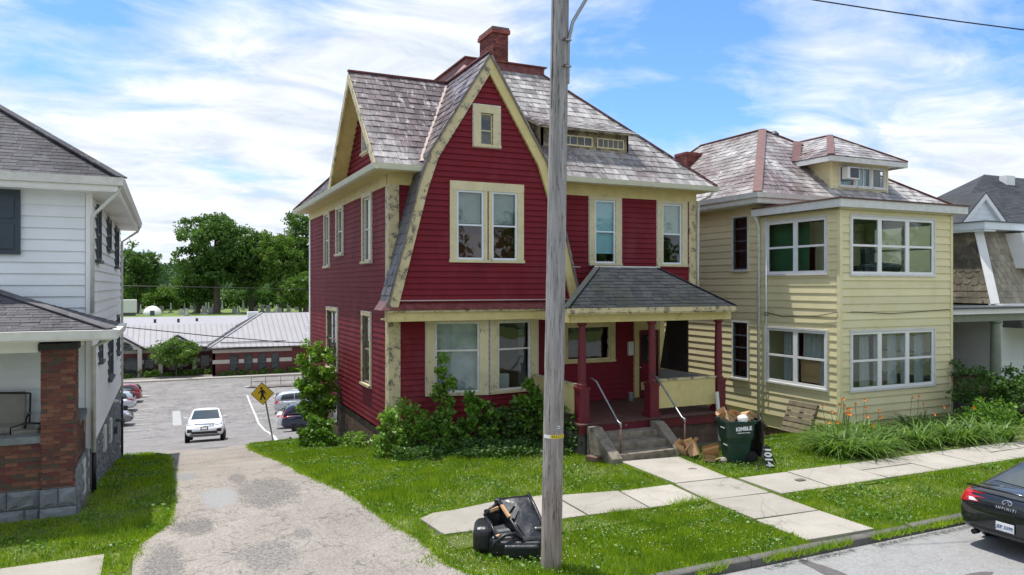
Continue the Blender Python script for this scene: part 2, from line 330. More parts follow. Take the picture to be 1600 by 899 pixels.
# ------------------------------------------------------------------ helpers
ORG = {}
def link(o, par=None):
    COL.objects.link(o)
    if par is not None: o.parent = par
    return o
def tag(o, label=None, cat=None, group=None, kind=None):
    for kk, v in (('label', label), ('category', cat), ('group', group), ('kind', kind)):
        if v: o[kk] = v
    return o
def thing(name, label, cat, loc=(0, 0, 0), rz=0.0, group=None, world=True):
    """an Empty at the thing's base; with world=True its parts are given in scene coordinates"""
    o = link(bpy.data.objects.new(name, None)); o.location = loc; o.rotation_euler = (0, 0, rz); o.empty_display_size = .2
    ORG[o.name] = Vector(loc) if world else Vector((0, 0, 0))
    return tag(o, label, cat, group)
def org_of(par):
    while par is not None:
        if par.name in ORG: return ORG[par.name]
        par = par.parent
    return Vector((0, 0, 0))
class MB:
    def __init__(s): s.v = []; s.f = []
    def add(s, vs, fs):
        n = len(s.v); s.v += [tuple(x) for x in vs]; s.f += [tuple(i+n for i in f) for f in fs]; return s
    def box(s, a, b):
        (x0, y0, z0), (x1, y1, z1) = a, b
        return s.obox((x0, y0, z0), (x1-x0, 0, 0), (0, y1-y0, 0), (0, 0, z1-z0))
    def obox(s, o, ex, ey, ez):
        o, ex, ey, ez = map(Vector, (o, ex, ey, ez))
        vs = [o, o+ex, o+ex+ey, o+ey, o+ez, o+ex+ez, o+ex+ey+ez, o+ey+ez]
        return s.add(vs, [(3, 2, 1, 0), (4, 5, 6, 7), (0, 1, 5, 4), (1, 2, 6, 5), (2, 3, 7, 6), (3, 0, 4, 7)])
    def bar(s, p, q, w, d, up=(0, 0, 1)):
        """a board from p to q, w wide across 'up', d thick"""
        p, q = Vector(p), Vector(q); t = (q-p).normalized(); a = t.cross(Vector(up))
        if a.length < 1e-4: a = t.cross(Vector((1, 0, 0)))
        a.normalize(); c = a.cross(t).normalized()
        return s.obox(p-a*w/2-c*d/2, q-p, a*w, c*d)
    def prism(s, poly, ext):
        n = len(poly); e = Vector(ext); vs = [Vector(x) for x in poly]; vs += [x+e for x in vs[:n]]
        fs = [tuple(range(n))[::-1], tuple(range(n, 2*n))] + [(i, (i+1) % n, n+(i+1) % n, n+i) for i in range(n)]
        return s.add(vs, fs)
    def tube(s, pts, r, n=8):
        pts = [Vector(p) for p in pts]; rs = r if isinstance(r, (list, tuple)) else [r]*len(pts)
        base = len(s.v); prev = None
        for i, p in enumerate(pts):
            t = (pts[min(i+1, len(pts)-1)]-pts[max(i-1, 0)]).normalized()
            if prev is None:
                a = t.cross(Vector((0, 0, 1)))
                if a.length < 1e-3: a = t.cross(Vector((1, 0, 0)))
            else: a = prev - t*prev.dot(t)
            a.normalize(); prev = a; c = t.cross(a)
            for j in range(n):
                an = 2*math.pi*j/n; s.v.append(tuple(p+(a*math.cos(an)+c*math.sin(an))*rs[i]))
        for i in range(len(pts)-1):
            for j in range(n):
                s.f.append((base+i*n+j, base+i*n+(j+1) % n, base+(i+1)*n+(j+1) % n, base+(i+1)*n+j))
        s.f.append(tuple(base+j for j in range(n))[::-1]); s.f.append(tuple(base+(len(pts)-1)*n+j for j in range(n)))
        return s
    def lathe(s, c, prof, n=16, axis='z'):
        base = len(s.v); c = Vector(c)
        for (r, z) in prof:
            for j in range(n):
                an = 2*math.pi*j/n; x, y = r*math.cos(an), r*math.sin(an)
                s.v.append(tuple(c+(Vector((x, y, z)) if axis == 'z' else Vector((x, z, y)) if axis == 'y' else Vector((z, x, y)))))
        for i in range(len(prof)-1):
            for j in range(n): s.f.append((base+i*n+j, base+i*n+(j+1) % n, base+(i+1)*n+(j+1) % n, base+(i+1)*n+j))
        s.f.append(tuple(base+j for j in range(n))[::-1]); s.f.append(tuple(base+(len(prof)-1)*n+j for j in range(n)))
        return s
    def build(s, name, mat, par=None, smooth=False, kind=None, label=None, bevel=0.0):
        me = bpy.data.meshes.new(name); o_ = org_of(par)
        me.from_pydata([tuple(Vector(v)-o_) for v in s.v] if o_.length > 0 else s.v, [], s.f)
        me.materials.append(MATS[mat]); me.update()
        if smooth: me.polygons.foreach_set('use_smooth', [True]*len(me.polygons))
        ob = link(bpy.data.objects.new(name, me), par)
        if bevel:
            bm_ = ob.modifiers.new('bevel', 'BEVEL'); bm_.width = bevel; bm_.segments = 2; bm_.limit_method = 'ANGLE'
        if kind: ob['kind'] = kind
        if label: ob['label'] = label
        return ob
def bx(name, a, b, mat, par=None, **kw): return MB().box(a, b).build(name, mat, par, **kw)
def npmesh(name, V, mat, par=None, kind=None, smooth=False):
    """V: (n, k, 3) array, every row one separate polygon"""
    V = np.asarray(V, dtype=np.float32); n, kk, _ = V.shape
    o_ = org_of(par)
    if o_.length > 0: V = V - np.array(o_, dtype=np.float32)
    me = bpy.data.meshes.new(name); me.vertices.add(n*kk); me.vertices.foreach_set('co', V.reshape(-1))
    me.loops.add(n*kk); me.loops.foreach_set('vertex_index', np.arange(n*kk, dtype=np.int32))
    me.polygons.add(n); me.polygons.foreach_set('loop_start', np.arange(0, n*kk, kk, dtype=np.int32))
    me.update(calc_edges=True); me.validate()
    me.materials.append(MATS[mat])
    ob = link(bpy.data.objects.new(name, me), par)
    if kind: ob['kind'] = kind
    return ob
def copy_tree(o, par=None):
    c = o.copy(); COL.objects.link(c); c.parent = par
    for ch in list(o.children): copy_tree(ch, c)
    return c
def plane_fn(A, B, out):
    """wall from A to B (ground plan); returns f(a, z, off) with off towards 'out'"""
    A = Vector((A[0], A[1], 0)); B = Vector((B[0], B[1], 0)); d = (B-A).normalized(); o = Vector((out[0], out[1], 0)).normalized()
    n = Vector((-d.y, d.x, 0))
    if n.dot(o) < 0: n = -n
    return lambda a, z, off=0.0: A+d*a+n*off+Vector((0, 0, z))
def siding(par, pl, xl, xr, z0, z1, ex, th, holes, mat, name='board', joined=None, flat=False):
    """horizontal lap boards, cut round the holes; joined=MB collects them, otherwise each is a part"""
    fl = xl if callable(xl) else (lambda z: xl); fr = xr if callable(xr) else (lambda z: xr)
    z = z0
    while z < z1-1e-6:
        zt = min(z+ex, z1); cuts = sorted({z, zt} | {q for h_ in holes for q in (h_[2], h_[3]) if z < q < zt})
        for c0, c1 in zip(cuts, cuts[1:]):
            mid = (c0+c1)/2; iv = [(None, None)]
            hs = sorted([(h_[0], h_[1]) for h_ in holes if h_[2] < mid < h_[3]])
            iv = []; cur = None
            for h0, h1 in hs: iv.append((cur, h0)); cur = h1
            iv.append((cur, None))
            o0 = 0 if flat else th*(1-.8*(c0-z)/ex); o1 = 0 if flat else th*(1-.8*(c1-z)/ex)
            for l, r_ in iv:
                l0 = fl(c0) if l is None else l; l1 = fl(c1) if l is None else l
                r0 = fr(c0) if r_ is None else r_; r1 = fr(c1) if r_ is None else r_
                if l is not None and (l >= max(fr(c0), fr(c1)) or False): continue
                if r_ is not None and r_ <= min(fl(c0), fl(c1)): continue
                if l is None and r_ is not None: pass
                if r0-l0 < .012 and r1-l1 < .012: continue
                r0 = max(r0, l0); r1 = max(r1, l1)
                if flat:
                    vs = [pl(l0, c0), pl(r0, c0), pl(r1, c1), pl(l1, c1)]; fs = [(0, 1, 2, 3)]
                else:
                    j = random.uniform(-.0015, .0015)
                    vs = [pl(l0, c0, o0+j), pl(r0, c0, o0+j), pl(r1, c1, o1+j), pl(l1, c1, o1+j), pl(l0, c0, -.01), pl(r0, c0, -.01), pl(r1, c1, -.01), pl(l1, c1, -.01)]
                    fs = [(0, 1, 2, 3), (4, 5, 1, 0), (5, 6, 2, 1), (7, 4, 0, 3), (6, 7, 3, 2)]
                (joined or MB()).add(vs, fs) if joined is not None else MB().add(vs, fs).build(name, mat, par)
        z = zt
def clip(poly, P):
    """Sutherland-Hodgman: poly (2D) against convex CCW P"""
    out = poly
    for i in range(len(P)):
        (ax, ay), (bx_, by) = P[i], P[(i+1) % len(P)]
        inp, out = out, []
        for j in range(len(inp)):
            c, d = inp[j], inp[(j+1) % len(inp)]
            sc_ = (bx_-ax)*(c[1]-ay)-(by-ay)*(c[0]-ax); sd = (bx_-ax)*(d[1]-ay)-(by-ay)*(d[0]-ax)
            if sc_ >= -1e-9: out.append(c)
            if (sc_ > 1e-9 and sd < -1e-9) or (sc_ < -1e-9 and sd > 1e-9):
                q = sc_/(sc_-sd); out.append((c[0]+(d[0]-c[0])*q, c[1]+(d[1]-c[1])*q))
        if not out: return []
    return out
_TM = {}
def tiles(par, face, w, h, th, mat, name='slate', nobj=0, jit=.12, stuff=None, scallop=None, lift=.0, seed=1, deck='mortar_dark'):
    """roof covering: courses of separate pieces on a planar convex face (first edge = eave).
    Whole pieces nearest the camera become parts, the rest goes into one joined part."""
    rs = random.Random(seed)
    P = [Vector(p) for p in face]; U = (P[1]-P[0]).normalized(); nrm = U.cross(P[2]-P[1]).normalized()
    if nrm.length < .5: nrm = U.cross(P[-1]-P[0]).normalized()
    V = nrm.cross(U); flip = False
    if nrm.z < 0: nrm = -nrm
    if (P[-1]-P[0]).dot(V) < 0: V = -V
    P2 = [((p-P[0]).dot(U), (p-P[0]).dot(V)) for p in P]
    area = sum(P2[i][0]*P2[(i+1) % len(P2)][1]-P2[(i+1) % len(P2)][0]*P2[i][1] for i in range(len(P2)))
    if area < 0: P2 = P2[::-1]
    u0, u1 = min(p[0] for p in P2), max(p[0] for p in P2); v0, v1 = min(p[1] for p in P2), max(p[1] for p in P2)
    to3 = lambda u, v, o: P[0]+U*u+V*v+nrm*(o+lift)
    full, part = [], stuff if stuff is not None else MB()
    v = v0; row = 0
    while v < v1-.01:
        u = u0-w+(row % 2)*w*.5+rs.uniform(-.04, .04)*w
        while u < u1:
            ww = w*(1+rs.uniform(-jit, jit)); q = [(u+.004, v-rs.uniform(0, .018)), (u+ww-.004, v-rs.uniform(0, .018)), (u+ww-.004, v+h*1.12), (u+.004, v+h*1.12)]
            if scallop and row in scallop:
                n_ = 5; c_ = (u+ww/2); q = [(c_+ww*.48*math.cos(a_), v+ww*.42+ww*.42*math.sin(a_)) for a_ in [math.pi+math.pi*i_/n_ for i_ in range(n_+1)]]+[(u+ww-.004, v+h*1.3), (u+.004, v+h*1.3)]
            if rs.random() < .035: dv_ = rs.uniform(.02, .06); q = [(a_+rs.uniform(-.012, .012), b_-dv_) for a_, b_ in q]
            if rs.random() < .006: u += ww; continue
            c = clip(q, P2)
            whole = len(c) == len(q) and all(abs(a[0]-b_[0])+abs(a[1]-b_[1]) < 1e-6 for a, b_ in zip(c, q))
            tilt = rs.uniform(.7, 1.5)
            if len(c) >= 3:
                oo = lambda p: th*tilt*(1-.85*max(0, (p[1]-v))/(h*1.12))
                top = [to3(p[0], p[1], oo(p)) for p in c]; bot = [to3(p[0], p[1], -.004) for p in c]; n = len(c)
                rec = (top+bot, [tuple(range(n))]+[(i, n+i, n+(i+1) % n, (i+1) % n) for i in range(n)])
                if whole and nobj: full.append((top[0].length_squared*0+(sum(top, Vector())/n-Vector((0, 0, 4.3))).length, rec))
                else: part.add(*rec)
            u += ww
        v += h; row += 1
    full.sort(key=lambda x: x[0])
    for i, (d, rec) in enumerate(full):
        if i < nobj:
            MB().add(*rec).build(name, mat, par)
        else: part.add(*rec)
    if stuff is None and part.v: part.build(name+'_courses', mat, par, kind='stuff')
    return [to3(*p, -.006) for p in P2]
def gable_board(mb, prof, wid, y0, y1):
    """barge boards along a profile (list of (x,z) down from the apex), inner edge offset by wid; returns the inner profile"""
    inn = []
    for i, (x, z) in enumerate(prof):
        ds = []
        if i > 0: ds.append(Vector((x-prof[i-1][0], z-prof[i-1][1])).normalized())
        if i < len(prof)-1: ds.append(Vector((prof[i+1][0]-x, prof[i+1][1]-z)).normalized())
        d = sum(ds, Vector((0, 0))).normalized(); sgn = -1 if prof[-1][0] > prof[0][0] else 1
        nn = Vector((-d.y, d.x))*sgn
        if len(ds) == 2: wv = wid/max(.5, nn.dot(Vector((-ds[0].y, ds[0].x))*sgn))
        else: wv = wid
        inn.append((x+nn.x*wv, z+nn.y*wv))
    ax = prof[0][0]; (ix, iz), (jx, jz) = inn[0], inn[1]
    inn[0] = (ax, iz+(jz-iz)*(ax-ix)/(jx-ix))
    for i in range(len(prof)-1):
        q = [prof[i], prof[i+1], inn[i+1], inn[i]]
        mb.prism([(x, y0, z) for x, z in q], (0, y1-y0, 0))
    return inn
def interp(pts, z):
    """x at height z along a list of (x, z) going down"""
    for (xa, za), (xb, zb) in zip(pts, pts[1:]):
        if zb <= z <= za: return xa+(xb-xa)*(za-z)/(za-zb+1e-9)
    return pts[-1][0] if z < pts[-1][1] else pts[0][0]
def sash(par, pl, a0, a1, z0, z1, frame_mat, fw=.05, rows=(.5,), cols=(), off=0.0, glass='window_glass', name='window', label=None, depth=.05):
    """a window: the sash frame with its bars is the part, each pane a sub-part"""
    mb = MB()
    def ob(m, b0, b1, c0, c1, o0, o1):
        vs = [pl(b0, c0, o0), pl(b1, c0, o0), pl(b1, c1, o0), pl(b0, c1, o0), pl(b0, c0, o1), pl(b1, c0, o1), pl(b1, c1, o1), pl(b0, c1, o1)]
        m.add(vs, [(0, 1, 2, 3), (7, 6, 5, 4), (0, 4, 5, 1), (1, 5, 6, 2), (2, 6, 7, 3), (3, 7, 4, 0)])
    o0, o1 = off-depth, off
    ob(mb, a0, a1, z0, z0+fw, o0, o1); ob(mb, a0, a1, z1-fw, z1, o0, o1); ob(mb, a0, a0+fw, z0+fw, z1-fw, o0, o1); ob(mb, a1-fw, a1, z0+fw, z1-fw, o0, o1)
    W, H_ = a1-a0-2*fw, z1-z0-2*fw
    zs = [z0+fw]+[z0+fw+H_*r_ for r_ in rows]+[z1-fw]; xs = [a0+fw]+[a0+fw+W*c_ for c_ in cols]+[a1-fw]
    for z_ in zs[1:-1]: ob(mb, a0+fw, a1-fw, z_-fw*.4, z_+fw*.4, o0+.005, o1-.004)
    for x_ in xs[1:-1]: ob(mb, x_-fw*.3, x_+fw*.3, z0+fw, z1-fw, o0+.007, o1-.006)
    w = mb.build(name, frame_mat, par, label=label)
    for i in range(len(zs)-1):
        for j in range(len(xs)-1):
            g = MB(); ob(g, xs[j], xs[j+1], zs[i], zs[i+1], off-depth*.6-.004, off-depth*.6); g.build('pane', glass, w)
    return w, ob
def casing(w, ob, a0, a1, z0, z1, cw, mat, off=.045, back=-.08, head=None, sill=True, name='casing', channel=None):
    mb = MB(); hd = head or cw
    ob(mb, a0-cw, a0, z0, z1, back, off); ob(mb, a1, a1+cw, z0, z1, back, off)
    ob(mb, a0-cw-.01, a1+cw+.01, z1, z1+hd, back, off+.006)
    if sill: ob(mb, a0-cw-.02, a1+cw+.02, z0-.07, z0, back, off+.05)
    if channel:
        ch = MB(); q = .016; zb_ = z0-(.07 if sill else 0)
        ob(ch, a0-cw-.01-q, a0-cw-.01, zb_-q, z1+hd+q, -.02, off*.9); ob(ch, a1+cw+.01, a1+cw+.01+q, zb_-q, z1+hd+q, -.02, off*.9); ob(ch, a0-cw-.01, a1+cw+.01, z1+hd, z1+hd+q, -.02, off*.9); ob(ch, a0-cw-.01, a1+cw+.01, zb_-q, zb_, -.02, off*.9)
        ch.build('trim_channel', channel, w)
    return mb.build(name, mat, w)
def hang(w, pl, a0, a1, z0, z1, off, mat, waves=6, amp=.03, name='curtain'):
    """a hanging cloth or blind behind the glass, gently folded"""
    mb = MB(); n = max(2, int(waves*4)); top = []; bot = []
    for i in range(n+1):
        a = a0+(a1-a0)*i/n; o = off+amp*math.sin(i*math.pi/2+.6*math.sin(i*1.7))
        top.append(pl(a, z1, off)); bot.append(pl(a, z0, o))
    mb.add(top+bot, [(i, i+1, n+2+i, n+1+i) for i in range(n)])
    return mb.build(name, mat, w, smooth=True)
def textmesh(txt, name, mat, par, M4, size, bold=0.0, align='CENTER'):
    cu = bpy.data.curves.new(name, 'FONT'); cu.body = txt; cu.size = size; cu.align_x = align; cu.align_y = 'CENTER'; cu.offset = bold
    cu.resolution_u = 3
    to = bpy.data.objects.new(name+'_tmp', cu); COL.objects.link(to)
    bpy.context.view_layer.update()
    me = bpy.data.meshes.new_from_object(to.evaluated_get(bpy.context.evaluated_depsgraph_get()))
    bpy.data.objects.remove(to); bpy.data.curves.remove(cu)
    o_ = org_of(par)
    me.transform(Matrix.Translation(-o_) @ M4); me.materials.clear(); me.materials.append(MATS[mat]); me.name = name
    return link(bpy.data.objects.new(name, me), par)
def frame4(o, x, y):
    """matrix with text running along x and up along y"""
    x = Vector(x).normalized(); y = Vector(y).normalized(); z = x.cross(y)
    return Matrix(((x.x, y.x, z.x, o[0]), (x.y, y.y, z.y, o[1]), (x.z, y.z, z.z, o[2]), (0, 0, 0, 1)))
# ---- foliage
def leaf_quads(P, size, jit=.35, flat=0.0, asp=.55):
    """one folded diamond-shaped leaf per point"""
    n = len(P); d = rng.normal(size=(n, 3)); d /= np.linalg.norm(d, axis=1, keepdims=True)+1e-9
    d[:, 2] *= (1-flat); d /= np.linalg.norm(d, axis=1, keepdims=True)+1e-9
    e = rng.normal(size=(n, 3)); e -= d*np.sum(e*d, 1, keepdims=True); e /= np.linalg.norm(e, axis=1, keepdims=True)+1e-9
    nn = np.cross(d, e); s = size*(1+rng.uniform(-jit, jit, size=(n, 1)))
    return np.stack([P-d*s*.5, P+e*s*asp*.5+nn*s*.10-d*s*.08, P+d*s*.5, P-e*s*asp*.5+nn*s*.10-d*s*.08], 1)
def ellip_clumps(c, rad, ncl, rcl, nleaf, shell=.55, seed=0, squash=.8, rough=.25):
    """points of leaves gathered in clumps spread through an uneven ellipsoid"""
    g = np.random.default_rng(seed); out = []; cs = []
    d = g.normal(size=(ncl, 3)); d /= np.linalg.norm(d, axis=1, keepdims=True)
    f = (shell+(1-shell)*g.random(ncl)**.6)
    lump = np.array([1+rough*mnoise.noise(Vector((x*1.6+seed, y*1.6, z*1.6)))*1.6 for x, y, z in d])
    cs = np.array(c)+d*np.array(rad)*(f*lump)[:, None]
    for q in cs:
        r_ = rcl*g.uniform(.65, 1.25); m_ = int(nleaf*g.uniform(.6, 1.3))
        e = g.normal(size=(m_, 3)); e /= np.linalg.norm(e, axis=1, keepdims=True); e *= (g.random((m_, 1))**.45)*r_; e[:, 2] *= squash
        out.append(q+e)
    return np.concatenate(out), cs
def tree(name, label, base, H_, rad, cz, ncl, rcl, nleaf, leaf, mat, seed, trunk=.35, group=None, lean=0.0, forks=5, shell=.45):
    g = random.Random(seed); t = thing(name, label, 'tree', base, group=group)
    b = Vector(base); c = b+Vector((lean, 0, cz))
    P, cs = ellip_clumps(c, rad, ncl, rcl, nleaf, shell, seed)
    npmesh('crown', leaf_quads(P, leaf), mat, t)
    mb = MB(); mid = b+Vector((lean*.3, 0, cz*.55)); top = c+Vector((0, 0, rad[2]*.55))
    mb.tube([b-Vector((0, 0, .3)), b+Vector((0, 0, .25)), mid, c, top], [trunk*1.35, trunk, trunk*.72, trunk*.42, trunk*.1], 8)
    for i in range(forks):
        q = Vector(cs[g.randrange(len(cs))]); s_ = mid.lerp(c, g.uniform(0, .8)); m_ = s_.lerp(q, .5)+Vector((0, 0, .06*H_))
        mb.tube([s_, m_, q], [trunk*.36, trunk*.22, trunk*.05], 6)
    mb.build('trunk', 'bark', t, smooth=True)
    return t
def h(Y):
    HY = [(-1e4,0),(17.5,0),(20,-.25),(27,-1.28),(30,-1.75),(36,-2.75),(40.7,-3.56),(50,-5.0),(58,-5.9),(66,-6.1),(112,-6.2),(150,-1.6),(1e4,-1.6)]
    for (a, za), (b_, zb) in zip(HY, HY[1:]):
        if a <= Y <= b_: return za+(zb-za)*(Y-a)/(b_-a)

def hx(X, Y):
    """terrain height; the yard between the red and yellow houses drops away"""
    w = min(max((X-11.9)/1.6, 0), 1)*min(max((19.5-X)/.8, 0), 1)
    return h(Y)-(.14*min(max(Y-14.7, 0), 6)*w if Y < 24 else 0)
# ------------------------------------------------------------------ ground, street, pavements
def sheet(name, rows, mat, dz=0.0, kind='structure', par=None, follow=True):
    """rows: list of (Y, [X...]) with equal counts; height follows the terrain"""
    mb = MB(); n = len(rows[0][1])
    for Y, xs in rows:
        for x in xs: mb.v.append((x, Y, (h(Y) if follow else 0)+dz))
    for i in range(len(rows)-1):
        for j in range(n-1): mb.f.append((i*n+j, i*n+j+1, (i+1)*n+j+1, (i+1)*n+j))
    return mb.build(name, mat, par, kind=kind)
gx = [-900, -60, -30, -12, -6, -3, 0, 3, 6, 9, 11.5, 12.2, 12.9, 13.6, 15, 17, 18.6, 19, 19.6, 24, 30, 60, 900]
mb = MB(); ys = [-300, -13, -12.8, 8.98, 9.05]+[10+i for i in range(0, 36)]+[46, 50, 54, 58, 62, 66, 80, 90, 100, 112, 120, 130, 140, 150, 200, 400, 2500]
for Y in ys:
    for x in gx: mb.v.append((x, Y, -.30 if -12.9 < Y < 9.0 else hx(x, Y)-.035))
n = len(gx)
for i in range(len(ys)-1):
    for j in range(n-1): mb.f.append((i*n+j, i*n+j+1, (i+1)*n+j+1, (i+1)*n+j))
mb.build('ground', 'soil', None, kind='structure')
sheet('street', [(-12.5, [-900, 0, 900]), (0, [-900, 0, 900]), (9.06, [-900, 0, 900])], 'street_asphalt', -.13, follow=False)
sheet('cemetery_lawn', [(Y, [-200, -60, 0, 60, 200]) for Y in (116, 130, 140, 150, 200, 320)], 'field', .01)
# driveway: rows of left / right edge
dv = [(9.0, -1.6, 5.0), (9.6, -1.0, 4.45), (10.8, -.55, 3.95), (12.2, -.45, 3.9), (13.3, -.46, 3.66), (13.9, -.42, 3.6), (14.3, -.22, 3.55), (14.8, .04, 3.5), (15.5, .1, 3.4), (16.3, .13, 3.2), (17.5, .12, 2.86), (18.6, .1, 2.8), (20, .08, 2.72), (21, .06, 2.66), (23.5, .05, 2.62), (26, .03, 2.58), (28, -.25, 2.68), (29.6, -.62, 2.85), (30.4, -1.2, 3.2)]
mb = MB(); NX = 26
for i, (Y, a, b_) in enumerate(dv):
    for j in range(NX+1):
        q = j/NX; e = (mnoise.noise(Vector((Y*1.3, q*9, 3)))*.10 if j in (0, NX) else 0)
        mb.v.append((a+(b_-a)*q+e, Y, h(Y)-.012+(.012*mnoise.noise(Vector((Y, q*4, 0))) if Y > 9.5 else -.09*(Y < 9.2))))
for i in range(len(dv)-1):
    for j in range(NX): mb.f.append((i*(NX+1)+j, i*(NX+1)+j+1, (i+1)*(NX+1)+j+1, (i+1)*(NX+1)+j))
mb.build('driveway', 'drive_asphalt', None, kind='structure')
sheet('parking_lot', [(30.35, [-1.45, 0, 3.4, 5.2, 5.2])] + [(Y, [-40, 0, 5, 20, 45]) for Y in (33, 36, 40.7, 45, 50, 54, 58, 62, 66, 80, 91)], 'lot_asphalt', -.015)
def blob(name, c, rx, ry, mat, dz, seed, par=None, n=26, rough=.25):
    g = random.Random(seed); mb = MB(); pts = []
    for i in range(n):
        a = 2*math.pi*i/n; r_ = 1+rough*mnoise.noise(Vector((math.cos(a)*1.7+seed, math.sin(a)*1.7, seed*.37)))*1.6+rough*.45*mnoise.noise(Vector((math.cos(a)*6+seed, math.sin(a)*6, seed*.7)))+rough*.2*mnoise.noise(Vector((math.cos(a)*17, math.sin(a)*17, seed)))
        x, y = c[0]+rx*r_*math.cos(a), c[1]+ry*r_*math.sin(a); pts.append((x, y, h(y)+dz))
    mb.v = [(c[0], c[1], h(c[1])+dz+.002)]+pts; mb.f = [(0, 1+i, 1+(i+1) % n) for i in range(n)]
    return mb.build(name, mat, par, kind='structure')
blob('tar_patch', (9.3, 8.1), .16, .75, 'tar_patch', -.124, 3)
blob('tar_patch', (11.0, 7.3), .55, .12, 'tar_patch', -.124, 8)
# painted parking lines
def stripe(p, q, w, name='parking_line'):
    p, q = Vector((*p, 0)), Vector((*q, 0)); d = (q-p).normalized(); nrm = Vector((-d.y, d.x, 0))*w/2; mb = MB(); N_ = 10
    for i in range(N_+1):
        c = p.lerp(q, i/N_)
        for s_ in (-1, 1): v = c+nrm*s_; mb.v.append((v.x, v.y, h(v.y)-.005))
    mb.f = [(2*i, 2*i+1, 2*i+3, 2*i+2) for i in range(N_)]
    return mb.build(name, 'road_paint', None, kind='structure')
for a, b_ in [((3.95, 30.4), (5.0, 40.0)), ((5.0, 40.0), (5.6, 47.5)), ((5.6, 47.5), (6.4, 62)), ((6.4, 62), (6.95, 75))]: stripe(a, b_, .15, 'lane_line')
for i in range(12): Y = 40.5+2.85*i; stripe((5.1+.06*(Y-40), Y), (11.5, Y-.6), .12)
for i in range(8): Y = 50.5+2.8*i; stripe((-7, Y+.6), (-1.0, Y), .13)
stripe((.70, 59.9), (.72, 68.0), .6, 'worn_marking').data.materials[0] = MATS['worn_paint']
# kerb, laid in pieces
kb = bx('kerb', (4.6, 9.02, -.3), (60, 9.14, -.16), 'old_curb', None, kind='structure')
x = 4.7
while x < 34:
    L = random.uniform(1.7, 2.3); z1 = .012+random.uniform(-.012, .012); y0 = 9.0+random.uniform(-.012, .012)
    MB().prism([(x, y0, -.2), (x, y0+.015, z1-.02), (x, y0+.04, z1), (x, y0+.16, z1+.004), (x, y0+.16, -.2)], (L-.02, 0, 0)).build('kerb_stone', 'old_curb', kb); x += L
# pavement slabs
sw = sheet('sidewalk', [(11.4, [4.3, 34]), (13.1, [4.3, 34])], 'soil', -.005)
def slab(q, par, top=.03, mat='pavement'):
    t_ = [top+random.uniform(-.008, .01) for _ in q]; n = len(q)
    vs = [(x, y, z) for (x, y), z in zip(q, t_)]+[(x, y, -.08) for x, y in q]
    return MB().add(vs, [tuple(range(n))]+[(i, n+i, n+(i+1) % n, (i+1) % n) for i in range(n)]).build('slab', mat, par, bevel=.008)
slab([(4.32, 12.1), (5.85, 12.02), (5.9, 13.5), (5.0, 13.36), (4.55, 13.33), (4.22, 13.1)], sw)
slab([(5.88, 12.02), (7.1, 12.0), (7.15, 13.55), (5.93, 13.5)], sw)
slab([(7.14, 11.98), (8.42, 11.88), (8.52, 13.12), (7.19, 13.4)], sw)
slab([(8.46, 11.88), (9.72, 11.84), (9.84, 13.08), (8.57, 13.1)], sw)
for q in ([(9.98, 13.12), (11.35, 13.02), (11.62, 15.12), (10.02, 15.3)], [(9.82, 11.84), (11.32, 11.72), (11.4, 12.98), (9.94, 13.06)], [(9.78, 10.5), (11.28, 10.42), (11.32, 11.68), (9.8, 11.8)], [(9.78, 9.28), (11.3, 9.2), (11.28, 10.39), (9.78, 10.46)]): slab(q, sw)
x = 11.48; i = 0
while x < 31:
    L = random.uniform(1.35, 1.7); y0 = 11.55-.012*(x-11); y1 = 12.9-.05*(x-11)*.4
    if i % 3 == 2:
        ym = (y0+y1)/2; slab([(x, y0), (x+L, y0-.02), (x+L, ym), (x, ym+.04)], sw); slab([(x, ym+.06), (x+L, ym+.03), (x+L+.06, y1), (x+.04, y1)], sw)
    else: slab([(x, y0), (x+L, y0-.02), (x+L+.08, y1-.03), (x+.06, y1)], sw)
    x += L+.05; i += 1
wl = sheet('side_path', [(12.2, [-9, -.9]), (13.5, [-9, -.9])], 'soil', -.005)
slab([(-2.9, 12.0), (-.88, 12.0), (-.9, 13.5), (-2.9, 13.46)], wl, .02); slab([(-5, 12.0), (-2.95, 12.0), (-2.95, 13.46), (-5, 13.44)], wl, .02)
# ---- grass
def inpoly(P, poly):
    x, y = P[:, 0], P[:, 1]; ins = np.zeros(len(P), bool); j = len(poly)-1
    for i in range(len(poly)):
        xi, yi = poly[i]; xj, yj = poly[j]
        cnd = ((yi > y) != (yj > y)) & (x < (xj-xi)*(y-yi)/(yj-yi+1e-12)+xi); ins ^= cnd; j = i
    return ins
hv = np.vectorize(hx)
def pts_in(poly, dens):
    xs = [p[0] for p in poly]; ys_ = [p[1] for p in poly]; A = (max(xs)-min(xs))*(max(ys_)-min(ys_))
    P = rng.uniform((min(xs), min(ys_)), (max(xs), max(ys_)), size=(int(A*dens), 2)); return P[inpoly(P, poly)]
def vnoise(P, s, seed=0.0):
    """cheap smooth value noise, 0..1"""
    q = P*s+seed*17.3; i = np.floor(q).astype(int); f = q-i; f = f*f*(3-2*f)
    def hsh(a, b_): return np.modf(np.abs(np.sin(a*127.1+b_*311.7+seed)*43758.5453))[0]
    return (hsh(i[:, 0], i[:, 1])*(1-f[:, 0])+hsh(i[:, 0]+1, i[:, 1])*f[:, 0])*(1-f[:, 1])+(hsh(i[:, 0], i[:, 1]+1)*(1-f[:, 0])+hsh(i[:, 0]+1, i[:, 1]+1)*f[:, 0])*f[:, 1]
